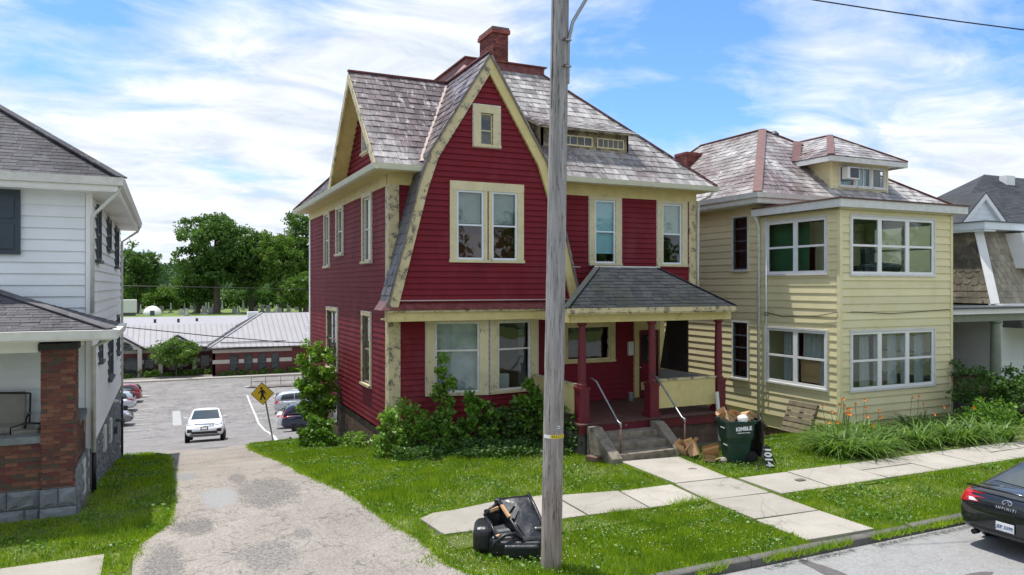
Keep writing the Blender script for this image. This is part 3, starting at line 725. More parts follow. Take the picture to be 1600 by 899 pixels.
def blades(P, hh, w, lean=.5):
    n = len(P); z = hv(P[:, 0], P[:, 1])-.03; an = rng.uniform(0, 2*math.pi, n); la = rng.uniform(0, 2*math.pi, n); ll = rng.uniform(.1, 1, n)*lean*hh
    B = np.column_stack([P, z]); W = np.column_stack([np.cos(an), np.sin(an), np.zeros(n)])*w*.5
    T = B+np.column_stack([np.cos(la)*ll, np.sin(la)*ll, hh])
    return np.stack([B-W, B+W, T], 1)
drvR = [(3.66, 13.3), (3.5, 14.8), (3.4, 15.5), (3.2, 16.3), (2.86, 17.5), (2.72, 20), (2.62, 23.5), (2.58, 26), (2.68, 28), (2.85, 29.6)]
LAWNS = {
 'front_lawn_grass': ([(4.25, 13.2)]+drvR+[(3.2, 30.4), (5.4, 30.6), (5.4, 19.3), (9.4, 19.3), (9.6, 15.9), (9.95, 15.25), (9.92, 13.15), (8.5, 13.15), (7.15, 13.45), (5.9, 13.52), (4.6, 13.4)], 1500, .10),
 'kerbside_grass': ([(3.95, 10.8), (3.9, 12.2), (4.25, 12.1), (5.9, 12.0), (8.4, 11.85), (9.75, 11.8), (9.75, 9.18), (4.75, 9.18), (4.4, 9.7)], 2400, .085),
 'verge_grass': ([(11.35, 9.18), (11.35, 11.45), (16, 11.42), (20, 11.35), (26, 11.3), (26, 9.18)], 1700, .085),
 'side_yard_grass': ([(11.45, 12.98), (11.65, 15.2), (11.9, 16.4), (14.6, 16.4), (18.5, 19.0), (18.5, 14.6), (15.6, 14.2), (15.2, 12.85), (13, 12.95)], 1500, .085),
 'left_lawn_grass': ([(-8, 13.62), (-.46, 13.62), (-.42, 13.9), (-.22, 14.3), (.04, 14.8), (.12, 16.3), (.1, 18.6), (.05, 23.5), (.02, 26.9), (-.3, 28.4), (-.64, 29.9), (-1.4, 29.9), (-1.4, 16.2), (-8, 16.05)], 1300, .085),
}
for nm, (poly, dens, hh) in LAWNS.items():
    P = pts_in(poly, dens*1.35); keep = rng.random(len(P)) < .25+.6*vnoise(P, 1.9, 3)+.35*vnoise(P, .6, 8)
    if nm == 'left_lawn_grass': keep &= ~((np.abs(P[:, 0]+1.05) < .38) & (P[:, 1] > 18.2) & (rng.random(len(P)) < .75*vnoise(P, 1.3, 5)+.25))
    P = P[keep]; hgt = hh*(.35+1.3*vnoise(P, 2.3, 1)*vnoise(P, .7, 2)*1.5+.5*rng.random(len(P))*vnoise(P, 5, 7))
    ob = npmesh(nm, blades(P, hgt, .017), 'grass_blade')
    tag(ob, {'front_lawn_grass': 'bright green clover lawn in front of the red house', 'kerbside_grass': 'green grass strip round the utility pole by the kerb', 'verge_grass': 'grass verge behind the black car', 'side_yard_grass': 'short grass around the green rubbish bin', 'left_lawn_grass': 'shaded lawn beside the white house porch'}[nm], 'grass', kind='stuff')
    F = pts_in(poly, 45 if nm != 'left_lawn_grass' else 9); F = F[vnoise(F, 1.1, 9) > .42]; n_ = len(F)
    Cc = np.column_stack([F, hv(F[:, 0], F[:, 1])+rng.uniform(.03, .075, n_)]); r_ = rng.uniform(.005, .010, (n_, 1)); ang = np.arange(6)*math.pi/3
    ring = np.stack([np.cos(ang), np.sin(ang), np.zeros(6)], 1)
    fo = npmesh('clover_flowers', Cc[:, None, :]+r_[:, None, :]*ring[None]+np.array([0, 0, .004])*np.sin(ang*3)[None, :, None], 'clover_flower')
    tag(fo, 'tiny white clover flowers scattered over the '+{'front_lawn_grass': 'front lawn', 'kerbside_grass': 'kerbside strip', 'verge_grass': 'verge', 'side_yard_grass': 'side yard', 'left_lawn_grass': 'left lawn'}[nm], 'flowers', kind='stuff')
# broad leaved weeds in the lawns
for nm, (poly, dens, hh) in LAWNS.items():
    F = pts_in(poly, 260); F = F[(vnoise(F, 2.7, 12) > .62) & (rng.random(len(F)) < .9)]; Pz = np.column_stack([F, hv(F[:, 0], F[:, 1])+rng.uniform(.0, .07, len(F))])
    tag(npmesh('lawn_weeds', leaf_quads(Pz, .055, .5, .75, .75), 'shrub_leaf'), 'patches of broad leaved weeds in the '+nm.replace('_', ' '), 'weeds', kind='stuff')
# weeds in the joints and along the kerb
Wd = []
def weedline(p, q, n, spread, hh):
    t_ = rng.random((n, 1)); P = np.array(p)*(1-t_)+np.array(q)*t_+rng.normal(scale=spread, size=(n, 2)); keep = vnoise(P, 2.6, 4) > .38; P = P[keep]
    return blades(P, hh*(.4+rng.random(len(P))), .018, 1.1)
for p, q, n_, s_, hh in [((9.78, 11.8), (9.92, 13.1), 500, .03, .07), ((8.44, 11.85), (8.55, 13.1), 350, .02, .05), ((7.12, 12), (7.17, 13.4), 200, .02, .05), ((11.4, 11.6), (11.45, 13), 600, .035, .06), ((12.95, 11.5), (13.05, 12.8), 260, .02, .05), ((14.5, 11.5), (14.6, 12.8), 260, .02, .05), ((16, 11.5), (16.1, 12.7), 200, .02, .05), ((9.8, 10.45), (11.3, 10.4), 200, .02, .05), ((7, 8.93), (14, 8.9), 1500, .035, .13), ((9.0, 11.82), (9.9, 11.8), 500, .06, .16), ((4.0, 12.2), (4.3, 13.3), 900, .12, .07), ((-.85, 12.2), (-.5, 13.6), 900, .12, .07), ((3.7, 10.9), (4.0, 12.2), 500, .12, .07), ((11.5, 13.0), (15, 12.85), 900, .05, .12), ((11.7, 15.1), (12.0, 16), 300, .1, .1), ((15, 13.0), (22, 12.3), 800, .08, .05)]:
    Wd.append(weedline(p, q, n_, s_, hh))
def spill(pl_, dens, spread, hh):
    for (p, q) in zip(pl_, pl_[1:]):
        L = math.hypot(q[0]-p[0], q[1]-p[1]); n_ = int(L*dens); t_ = rng.random((n_, 1)); P = np.array(p)*(1-t_)+np.array(q)*t_
        P = P+rng.normal(scale=1, size=(n_, 2))*spread*(.3+1.6*vnoise(P, 3.1, 6)[:, None]**2)
        Wd.append(blades(P, hh*(.4+rng.random(n_)), .018, 1.3))
spill([(4.3, 13.2), (4.6, 13.38), (5.9, 13.5), (7.15, 13.5), (8.5, 13.12), (9.9, 13.1), (9.98, 15.25)], 420, .07, .075)
spill([(4.25, 12.1), (5.9, 12.02), (8.4, 11.87), (9.78, 11.83), (9.76, 9.2)], 420, .07, .075); spill([(11.32, 9.2), (11.34, 11.5), (16, 11.48), (22, 11.42)], 380, .06, .075)
spill([(11.6, 15.1), (11.4, 13.05), (13, 12.93), (15.2, 12.85)], 420, .07, .08); spill([(9.7, 9.17), (4.8, 9.17)], 300, .05, .07); spill([(11.3, 9.17), (20, 9.17)], 300, .05, .07)
spill(drvR, 420, .06, .07); spill([(3.66, 13.3), (3.9, 12.2), (3.95, 10.8), (4.4, 9.7)], 420, .07, .07); spill([(-.46, 13.5), (-.42, 13.9), (-.22, 14.3), (.04, 14.8), (.12, 16.3), (.1, 18.6), (.05, 23.5), (.02, 26.9), (-.64, 29.9)], 380, .06, .07); spill([(-5, 13.52), (-.86, 13.52), (-.86, 12.2)], 380, .05, .07)
tag(npmesh('joint_weeds', np.concatenate(Wd), 'grass_blade'), 'weeds growing in pavement joints and along the kerb', 'weeds', kind='stuff')
# ------------------------------------------------------------------ red house
X0, X1, YF, YR = 5.5, 15.75, 19.69, 32.1
RH = thing('red_house', 'dark red sided house with steep front gable, cream trim and slate roof', 'house', (10.4, 25, 0))
red = MB()
def hole(a0, a1, z0, z1): return (a0, a1, z0, z1)
# left wall
pl = plane_fn((X0, YF), (X0, YR), (-1, 0)); D = YR-YF
lw = [(26.5-YF, 28.25-YF, 1.3, 3.4), (21.8-YF, 22.7-YF, 1.35, 3.4), (27.95-YF, 28.75-YF, 5.05, 6.98), (25.6-YF, 26.55-YF, 5.42, 6.98), (21.72-YF, 22.65-YF, 5.05, 6.98)]
siding(RH, pl, .1, D-.08, .27, 7.05, .16, .024, lw, 'red_siding', joined=red)
back = MB(); siding(RH, lambda a, z, o=0: pl(a, z, -.03), 0, D, -.2, 7.4, .9, 0, lw, None, joined=back, flat=True)
for i, (a0, a1, z0, z1) in enumerate(lw):
    wood = i < 2
    w, ob = sash(RH, pl, a0, a1, z0, z1, 'grey_wood' if wood else 'weathered_white', .06, (.5,), (.5,) if i == 0 else (), off=.0, depth=.06)
    casing(w, ob, a0, a1, z0, z1, .12, 'cream_peeling' if wood else 'cream_window', .06, channel='weathered_white')
    if i > 1: hang(w, pl, a0+.05, a1-.05, z0+(z1-z0)*.45, z1-.05, -.12, 'curtain', 3, .01)
    else: hang(w, pl, a0+.05, a1-.05, z0+.05, z1-.05, -.25, 'grey_blind', 4, .03)
# front wall, upper storey right of the gable
plf = plane_fn((0, YF), (20, YF), (0, -1))
fw_ = [(11.93, 12.68, 5.0, 6.95), (14.45, 15.22, 5.0, 6.95)]
siding(RH, plf, 5.72, 6.6, 3.9, 7.05, .16, .045, [], 'red_siding', joined=red)
siding(RH, plf, 9.6, 15.5, 3.9, 7.05, .16, .045, fw_, 'red_siding', joined=red)
siding(RH, lambda a, z, o=0: plf(a, z, -.03), 5.5, X1, 3.8, 7.4, .9, 0, fw_, None, joined=back, flat=True)
for i, (a0, a1, z0, z1) in enumerate(fw_):
    w, ob = sash(RH, plf, a0, a1, z0, z1, 'vinyl_sash', .055, (.5,), (), off=.025)
    casing(w, ob, a0, a1, z0, z1, .2, 'cream_window', .06, head=.1, channel='weathered_white')
    hang(w, plf, a0+.04, a1-.04, z0+(.3 if i == 0 else .95), z1-.04, -.06, 'blue_blind' if i == 0 else 'curtain', 2, .004, 'blind')
# first floor front: left panel, bay facets, porch wall
bay = [(5.5, YF), (6.45, YF), (8.18, 19.22), (9.9, 19.45), (10.35, YF), (14.52, YF)]
bw = {1: [(.3, 1.55, 1.33, 3.3)], 2: [(.3, 1.42, 1.33, 3.3)], 4: [(10.95-10.35, 12.5-10.35, 2.03, 3.08), (13.5-10.35, 14.33-10.35, .77, 2.95)]}
for i in range(5):
    A, B = bay[i], bay[i+1]; p_ = plane_fn(A, B, (0, -1)); L = math.hypot(B[0]-A[0], B[1]-A[1]); hs = bw.get(i, [])
    siding(RH, p_, .25 if i == 0 else 0, L, .3, 3.45, .16, .045, hs, 'red_siding', joined=red)
    siding(RH, lambda a, z, o=0, p_=p_: p_(a, z, -.03), 0, L, -.2, 3.9, .9, 0, hs, None, joined=back, flat=True)
    if i in (1, 2):
        a0, a1, z0, z1 = hs[0]
        w, ob = sash(RH, p_, a0, a1, z0, z1, 'weathered_white', .06, (.6,), (), off=.02)
        casing(w, ob, a0, a1, z0, z1, .24, 'cream_window', .06, channel='weathered_white')
        if i == 1:
            mb = MB(); n = 14
            for r_ in range(n+1):
                for c_ in range(n+1):
                    a = a0+.05+(a1-a0-.1)*c_/n; z = z0+.05+(z1-z0-.1)*r_/n
                    mb.v.append(tuple(p_(a, z, -.14+.06*mnoise.noise(Vector((a*3, z*2.2, 5)))+.03*mnoise.noise(Vector((a*9, z*5, 1))))))
            mb.f = [(r_*(n+1)+c_, r_*(n+1)+c_+1, (r_+1)*(n+1)+c_+1, (r_+1)*(n+1)+c_) for r_ in range(n) for c_ in range(n)]
            mb.build('plastic_sheet', 'plastic_sheet', w, smooth=True)
        else:
            hang(w, p_, a1-.3, a1-.06, z0+.1, z1-.05, -.15, 'storm_frame', 3, .04)
            bx('clutter', (8.75, 19.7, 1.3), (9.05, 19.85, 1.75), 'curtain', w)
pw = plane_fn(bay[4], bay[5], (0, -1))
w, ob = sash(RH, pw, .6, 2.15, 2.03, 3.08, 'cream_window', .05, (), (), off=.02); casing(w, ob, .6, 2.15, 2.03, 3.08, .14, 'cream_trim', .055, channel='weathered_white')
# door
dr = bx('door', (13.53, 19.66, .8), (14.3, 19.72, 2.9), 'red_post', RH)
casing_mb = MB().box((13.35, 19.59, .78), (13.52, 19.7, 3.2)).box((14.31, 19.59, .78), (14.48, 19.7, 3.2)).box((13.52, 19.602, 2.9), (14.31, 19.7, 3.2)); casing_mb.build('door_casing', 'cream_trim', dr)
bx('door_glass', (13.68, 19.635, 1.9), (14.18, 19.655, 2.75), 'dark_glass', dr)
lt = MB()
for i in range(9):
    for s_ in (-1, 1):
        x = 13.86+.06*i*.5
        lt.bar((13.86+i*.038, 19.628, 1.98 if s_ > 0 else 2.68), (13.86+((i+5) % 9)*.038, 19.628, 2.68 if s_ > 0 else 1.98), .012, .008, (0, 1, 0))
lt.build('lace', 'curtain', dr, kind='stuff')
bx('door_panel', (13.63, 19.645, 1.0), (14.2, 19.665, 1.25), 'cream_trim', dr); bx('door_panel', (13.63, 19.65, 1.32), (14.2, 19.663, 1.8), 'red_siding', dr)
MB().lathe((13.58, 19.64, 1.72), [(.01, .02), (.035, 0), (.035, -.04), (.01, -.06)], 10, 'y').build('door_knob', 'chrome', dr, smooth=True)
bx('mailbox', (13.12, 19.56, 2.12), (13.3, 19.66, 2.55), 'weathered_white', RH, bevel=.01)
# gable siding (front) with windows
AP, K1, K2, BT = (8.11, 10.74), (6.33, 7.86), (6.02, 6.95), (5.20, 3.78)
profL = [AP, K1, K2, BT]; profR = [(2*AP[0]-x, z) for x, z in profL]
YG = 18.92
rk = MB(); inL = gable_board(rk, profL, .30, YG-.02, YG+.1); rk.build('rake_board', 'cream_peeling', RH, label='peeling cream barge board on the left of the gable')
rk = MB(); inR = gable_board(rk, profR, .30, YG-.02, YG+.1); rk.build('rake_board', 'cream_trim', RH)
plg = plane_fn((0, YG+.09), (20, YG+.09), (0, -1))
gw = [(7.15, 7.95, 5.02, 6.92), (8.19, 8.97, 5.02, 6.92), (7.85, 8.22, 8.2, 9.08)]
siding(RH, plg, lambda z: interp(inL, z)+.01, lambda z: interp(inR, z)-.01, 3.9, inL[0][1]-.02, .16, .045, gw, 'red_siding', joined=red)
siding(RH, lambda a, z, o=0: plg(a, z, -.03), lambda z: interp(profL, z)+.1, lambda z: interp(profR, z)-.1, 3.85, 10.5, .7, 0, gw, None, joined=back, flat=True)
for i in (0, 1):
    a0, a1, z0, z1 = gw[i]
    w, ob = sash(RH, plg, a0, a1, z0, z1, 'vinyl_sash', .055, (.5,), (), off=.03)
    mb = MB(); ob(mb, a0-(.2 if i == 0 else .1), a0, z0, z1, -.08, .06); ob(mb, a1, a1+(.1 if i == 0 else .2), z0, z1, -.08, .059)
    ob(mb, a0-(.2 if i == 0 else .12), a1+(.12 if i == 0 else .2), z1, z1+.24, -.08, .068); ob(mb, a0-(.22 if i == 0 else .12), a1+(.12 if i == 0 else .22), z0-.08, z0, -.08, .09)
    mb.build('casing', 'cream_window', w)
    hang(w, plg, a0+.05, a1-.05, z0+1.0, z1-.05, -.1, 'grey_blind', 2, .004, 'blind')
w, ob = sash(RH, plg, *gw[2], 'cream_window', .04, (.45,), (), off=.0); casing(w, ob, *gw[2], .21, 'cream_window', .065, head=.22, channel='weathered_white')
# slanted roof flanks of the gable
rs_ = MB(); sl_ = MB()
for prof, sd in ((profL, 1), (profR, -1)):
    for i in range(3):
        (xa, za), (xb, zb) = prof[i], prof[i+1]; yb = 22.6 if i == 0 else YF+.02
        A, B, C_, D_ = Vector((xb, YG-.06, zb)), Vector((xb, yb, zb)), Vector((xa, yb, za)), Vector((xa, YG-.06, za))
        nrm = (B-A).cross(D_-A).normalized()
        if nrm.x*sd > 0: nrm = -nrm
        rs_.prism([A-nrm*.05, B-nrm*.05, C_-nrm*.05, D_-nrm*.05], nrm*.045)
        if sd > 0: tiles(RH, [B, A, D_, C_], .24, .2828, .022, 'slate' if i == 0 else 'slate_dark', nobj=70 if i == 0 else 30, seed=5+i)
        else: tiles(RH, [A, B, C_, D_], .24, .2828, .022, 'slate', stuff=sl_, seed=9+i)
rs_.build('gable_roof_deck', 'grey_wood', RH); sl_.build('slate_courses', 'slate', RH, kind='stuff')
MB().bar((AP[0], YG-.08, AP[1]+.03), (AP[0], 22.7, AP[1]+.03), .16, .05).build('ridge_cap', 'red_metal', RH)
red.build('siding', 'red_siding', RH, kind='stuff')
# closed faces not seen from the street
bk = back.add([(X1, YF, 3.85), (X1, YR, 3.85), (X1, YR, 7.4), (X1, YF, 7.4)], [(0, 1, 2, 3)]).add([(14.52, YF, -.5), (14.52, YR, -.5), (14.52, YR, 3.9), (14.52, YF, 3.9)], [(0, 1, 2, 3)]).add([(X0, YR, -2), (X1, YR, -2), (X1, YR, 7.4), (X0, YR, 7.4)], [(0, 1, 2, 3)])
bk.build('wall_backing', 'red_siding', RH)
fl = MB().box((5.56, 19.76, .6), (14.6, 32, .75)).box((5.56, 19.72, 3.92), (15.7, 32, 4.1)).box((5.56, 19.72, 7.2), (15.7, 32, 7.3)).box((5.6, 23.9, .75), (14.6, 24, 7.2)).box((10.6, 19.75, .75), (10.7, 24, 7.2)); fl.build('floor_slab', 'interior', RH)
# corner posts, frieze, soffit, gutters
bx('corner_post', (5.43, 19.61, 3.9), (5.72, 19.95, 7.05), 'cream_peeling', RH); bx('corner_post', (5.43, 19.61, .25), (5.76, 19.95, 3.36), 'cream_peeling', RH)
bx('corner_post', (15.5, 19.62, 4.0), (15.8, 19.9, 7.05), 'cream_peeling', RH)
bx('rear_corner_post', (5.455, 31.9, .27), (5.6, 32.15, 7.05), 'white_trim', RH)
fz = MB().box((5.45, 19.9, 7.05), (5.6, 32.1, 7.36)).box((5.45, 19.63, 7.05), (6.6, 19.8, 7.36)).box((9.7, 19.63, 7.05), (15.8, 19.8, 7.36)); fz.build('frieze', 'cream_trim', RH)
MB().box((4.98, 19.1, 7.36), (5.6, 32.5, 7.4)).box((5.6, 19.1, 7.362), (6.5, 19.75, 7.4)).box((9.6, 19.1, 7.36), (16.05, 19.75, 7.4)).box((15.7, 19.75, 7.361), (16.05, 32.5, 7.4)).build('soffit', 'cream_trim', RH)
gp = [(0, 7.34), (-.10, 7.36), (-.125, 7.44), (-.14, 7.5), (0, 7.5)]
MB().prism([(4.97+a, 18.95, z) for a, z in gp], (0, 13.7, 0)).build('gutter', 'gutter_cream', RH)
MB().prism([(4.86, 19.07+a, z) for a, z in gp], (1.4, 0, 0)).build('gutter', 'gutter_cream', RH)
MB().prism([(9.75, 19.07+a, z) for a, z in gp], (6.4, 0, 0)).build('gutter', 'gutter_cream', RH)
MB().tube([(16.0, 19.05, 7.33), (16.0, 19.2, 7.2), (15.82, 19.55, 7.05), (15.82, 19.58, 5), (15.82, 19.58, 4.0)], .04).build('downspout', 'weathered_white', RH, smooth=True)
# first floor cornice under the gable
bx('cornice_beam', (5.22, 18.9, 3.36), (10.3, 19.25, 3.66), 'cream_trim', RH, bevel=.008)
MB().box((5.2, 18.84, 3.6), (10.3, 18.9, 3.655)).build('cornice_moulding', 'cream_peeling', RH)
MB().box((5.25, 19.25, 3.38), (10.3, 19.75, 3.42)).build('cornice_soffit', 'cream_trim', RH)
MB().prism([(5.2, 18.8, 3.665), (5.2, 19.1, 3.9), (5.2, 19.1, 3.665)], (5.15, 0, 0)).build('cornice_flashing', 'red_metal', RH)
MB().prism([(5.02, 18.8, 3.665), (5.32, 18.8, 3.665), (5.24, 18.95, 3.93)], (0, .8, 0)).build('flashing_boot', 'faded_metal', RH)
bx('siding_trim', (5.5, 18.965, 3.895), (10.7, 19.0, 3.92), 'weathered_white', RH)
# roof
E_ = 7.5; ex0, ex1, ey0, ey1 = 4.93, 16.12, 19.02, 32.62; zd = 11.75; dd = zd-E_
lv = 3.2; yl, zl = ey0+lv, E_+lv
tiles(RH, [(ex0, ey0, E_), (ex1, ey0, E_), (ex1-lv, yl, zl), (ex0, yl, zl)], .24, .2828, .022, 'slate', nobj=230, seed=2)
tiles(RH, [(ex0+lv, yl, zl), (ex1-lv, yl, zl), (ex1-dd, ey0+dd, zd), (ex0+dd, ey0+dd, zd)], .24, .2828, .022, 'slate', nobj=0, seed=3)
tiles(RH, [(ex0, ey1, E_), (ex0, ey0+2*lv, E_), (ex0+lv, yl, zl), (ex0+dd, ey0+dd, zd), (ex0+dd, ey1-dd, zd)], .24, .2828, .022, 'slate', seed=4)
dk = MB(); o = .02
dk.add([(ex0, ey0, E_-o), (ex1, ey0, E_-o), (ex1-dd, ey0+dd, zd-o), (ex0+dd, ey0+dd, zd-o), (ex0+lv, yl, zl-o), (ex0, yl, zl-o), (ex1, ey1, E_-o), (ex1-dd, ey1-dd, zd-o), (ex0, ey1, E_-o), (ex0+dd, ey1-dd, zd-o), (ex0, ey0+2*lv, E_-o)],
       [(0, 1, 2, 3, 4, 5), (1, 6, 7, 2), (6, 8, 9, 7), (8, 10, 4, 3, 9), (5, 4, 10), (3, 2, 7, 9)])
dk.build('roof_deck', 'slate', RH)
bx('deck_curb', (ex0+dd-.12, ey0+dd-.12, zd-.12), (ex1-dd+.12, ey1-dd+.12, zd+.16), 'red_metal', RH)
bx('deck_curb_cap', (ex0+dd-.2, ey0+dd-.2, zd+.16), (ex1-dd+.2, ey1-dd+.2, zd+.2), 'red_metal', RH)
hp = lambda a, b_, m_, w_=.16: MB().bar(a, b_, w_, .045).build('hip_cap', m_, RH)
hp((ex1+.02, ey0-.02, E_+.03), (ex1-dd, ey0+dd, zd+.04), 'red_metal'); hp((ex0+lv, yl, zl+.03), (ex0+dd, ey0+dd, zd+.04), 'red_metal')
hp((ex0-.03, yl, zl+.03), (ex0+lv+.1, yl, zl+.03), 'red_metal', .14); hp((ex0-.02, ey1+.02, E_+.03), (ex0+dd, ey1-dd, zd+.04), 'red_metal')
# metal valley between the gable flank and the left slope
sl1 = (AP[1]-K1[1])/(AP[0]-K1[0]); va = [];
for z in (7.62, 9.0, 10.55): va.append(Vector((K1[0]+(z-K1[1])/sl1, ey0+z-E_, z+.03)))
MB().bar(va[0], va[2], .2, .03, (-.35, -.5, 1)).build('valley_flashing', 'faded_metal', RH)
# left gable end
ple = plane_fn((5.48, YF-2), (5.48, YR), (-1, 0)); y_ap = yl-(YF-2)
ge = MB(); s_l = lambda z: y_ap-(zl-.1-z); s_r = lambda z: y_ap+(zl-.1-z)
siding(RH, ple, s_l, s_r, 7.5, zl-.15, .16, .045, [(y_ap-.35, y_ap+.35, 8.35, 9.55)], 'red_siding', joined=ge); ge.build('siding', 'red_siding', RH, kind='stuff')
w, ob = sash(RH, ple, y_ap-.35, y_ap+.35, 8.35, 9.55, 'weathered_white', .05, (.5,), (.5,), off=.02); casing(w, ob, y_ap-.35, y_ap+.35, 8.35, 9.55, .1, 'cream_window', .06, channel='weathered_white')
MB().add([(5.55, yl-2.9, 7.45), (5.55, yl+2.9, 7.45), (5.55, yl, zl-.1)], [(0, 1, 2)]).build('gable_backing', 'dark_interior', RH)
for s_ in (-1, 1):
    a, b_ = Vector((4.96, yl, zl-.02)), Vector((4.96, yl+s_*lv, E_-.02))
    MB().prism([a, b_, b_+Vector((0, -s_*.3, -.02)), a-Vector((0, 0, .32))], (-.05, 0, 0)).build('rake_board', 'cream_peeling', RH)
    MB().prism([a-Vector((0, 0, .06)), b_-Vector((0, 0, .06)), b_-Vector((0, 0, .1)), a-Vector((0, 0, .1))], (.52, 0, 0)).build('rake_soffit', 'cream_trim', RH)
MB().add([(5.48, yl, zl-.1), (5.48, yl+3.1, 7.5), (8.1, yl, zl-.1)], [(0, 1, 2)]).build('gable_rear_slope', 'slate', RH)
# shed dormer with two rows of small panes
dy = 20.05; dz = E_+dy-ey0
ds = MB().box((10.3, dy, dz-.1), (13.42, dy+.06, dz+.10)).box((10.3, dy, dz+.42), (13.42, dy+.06, dz+.62)).box((10.3, dy, dz+.1), (10.72, dy+.06, dz+.42)).box((12.08, dy, dz+.1), (12.24, dy+.06, dz+.42)).box((13.24, dy, dz+.1), (13.42, dy+.06, dz+.42))
for X_ in (10.3, 13.36): ds.prism([(X_, dy, dz-.1), (X_, dy, dz+.6), (X_, dy+1.2, dz+1.18)], (.06, 0, 0))
ds.box((10.28, dy+.07, dz-.1), (13.42, dy+.3, dz+.62)); ds.build('dormer', 'dormer_wood', RH)
pld = plane_fn((0, dy), (20, dy), (0, -1))
for a0, a1 in ((10.72, 12.08), (12.24, 13.24)):
    n_ = 5; w, ob = sash(RH, pld, a0, a1, dz+.1, dz+.42, 'cream_window', .04, (), [i/n_ for i in range(1, n_)], off=.025, glass='dark_glass')
ea, eb = (dy-.28, dz+.52), (21.45, dz+.52+(21.45-dy+.28)*.42)
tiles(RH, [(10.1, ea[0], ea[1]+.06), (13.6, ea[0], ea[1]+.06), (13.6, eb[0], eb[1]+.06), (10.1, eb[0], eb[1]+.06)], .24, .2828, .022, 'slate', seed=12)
MB().prism([(10.1, ea[0], ea[1]), (10.1, ea[0], ea[1]+.045), (10.1, eb[0], eb[1]+.045), (10.1, eb[0], eb[1])], (3.5, 0, 0)).build('dormer_roof', 'dormer_wood', RH)
# bricks
def bricks(par, pl, a0, a1, z0, z1, L, hh, dep, mat, mort, name='brick', joined=False, gap=.01, maxn=0, off=.0, seed=0):
    g = random.Random(seed); r_ = 0; z = z0; js = MB(); cnt = 0
    while z < z1-.3*hh:
        zt = min(z+hh-gap, z1); a = a0-(L*.5 if r_ % 2 else 0)
        while a < a1-.01:
            b0, b1 = max(a, a0), min(a+L-gap, a1)
            if b1-b0 > .02:
                o_ = off+g.uniform(-.003, .003); d_ = -dep
                vs = [pl(b0, z, o_), pl(b1, z, o_), pl(b1, zt, o_), pl(b0, zt, o_), pl(b0, z, d_), pl(b1, z, d_), pl(b1, zt, d_), pl(b0, zt, d_)]
                fs = [(0, 1, 2, 3), (0, 4, 5, 1), (1, 5, 6, 2), (2, 6, 7, 3), (3, 7, 4, 0)]
                if joined: js.add(vs, fs)
                else: MB().add(vs, fs).build(name, mat, par)
            a += L
        z += hh; r_ += 1
    if joined: js.build(name+'work', mat, par, kind='stuff')
ch = bx('chimney', (10.42, 24.02, 11.3), (10.97, 25.2, 13.2), 'mortar_dark', RH)
for A, B, o_ in (((10.4, 24.0), (10.99, 24.0), (0, -1)), ((10.4, 24.0), (10.4, 25.22), (-1, 0)), ((10.99, 24), (10.99, 25.22), (1, 0))):
    bricks(ch, plane_fn(A, B, o_), 0, math.hypot(A[0]-B[0], A[1]-B[1]), 11.6, 13.22, .21, .075, .03, 'chimney_brick', None, joined=True)
bx('chimney_cap', (10.34, 23.94, 13.22), (11.05, 25.28, 13.36), 'chimney_brick', ch); bx('chimney_cap', (10.37, 23.97, 13.36), (11.02, 25.25, 13.44), 'mortar_dark', ch)
# foundation
fd = MB().box((5.53, 19.72, -2.2), (5.7, 32.1, .25)).box((5.53, 19.72, -.6), (10.4, 19.9, .25)); fo = fd.build('foundation', 'mortar_dark', RH)
bricks(fo, plane_fn((5.52, YF), (5.52, YR), (-1, 0)), .2, 9.8, -1.9, .26, .42, .21, .02, 'brown_block', None, 'block', gap=.014)
bricks(fo, plane_fn((5.52, 19.71), (10.4, 19.71), (0, -1)), 0, 4.9, -.3, .26, .42, .21, .02, 'brown_block', None, 'block', gap=.014)
bx('basement_window', (5.49, 26.6, -.5), (5.53, 27.2, .1), 'dark_glass', fo)
# porch
PF = .77; P0, P1, PY = 9.5, 14.5, 16.42
pf = bx('porch_floor', (P0, PY, PF-.05), (P1, YF, PF-.006), 'porch_floor', RH)
x = P0
while x < P1-.02:
    bx('floorboard', (x+.003, PY-.05, PF-.012), (min(x+.097, P1), YF-.04, PF+random.uniform(-.002, .003)), 'porch_floor', pf); x += .1
bx('porch_skirt', (P0+.02, PY+.02, .5), (P1-.02, PY+.06, PF-.05), 'red_post', RH)
bx('porch_base', (11.9, PY+.1, -.1), (P1-.05, PY+.3, .5), 'mortar_dark', RH); bricks(RH, plane_fn((11.9, PY+.09), (P1-.05, PY+.09), (0, -1)), 0, 2.7, -.04, .5, .42, .2, .02, 'brown_block', None, 'block', gap=.014)
bx('porch_base', (9.55, PY+.1, -.1), (9.75, YF, .5), 'mortar_dark', RH)
cols = [(9.76, 16.72), (11.9, 16.66), (14.2, 16.68)]
for cx, cy in cols:
    c_ = MB().box((cx-.17, cy-.17, PF), (cx+.17, cy+.17, PF+.12)).box((cx-.14, cy-.14, PF+.12), (cx+.14, cy+.14, 1.6)).box((cx-.16, cy-.16, 1.6), (cx+.16, cy+.16, 1.68))
    cob = c_.build('column', 'red_post', RH)
    MB().lathe((cx, cy, 0), [(.13, 1.68), (.13, 1.74), (.105, 1.78), (.11, 2.3), (.10, 2.9), (.09, 3.24), (.09, 3.26), (.13, 3.3), (.13, 3.36)], 16).build('shaft', 'red_post', cob, smooth=False)
bx('porch_panel', (12.1, 16.6, .98), (14.02, 16.68, 1.72), 'cream_trim', RH); bx('panel_cap', (12.08, 16.57, 1.72), (14.04, 16.71, 1.77), 'cream_peeling', RH)
bx('porch_panel', (14.27, 16.9, .9), (14.35, YF-.1, 1.66), 'grey_blind', RH, label='grey boarded low wall on the right side of the porch')
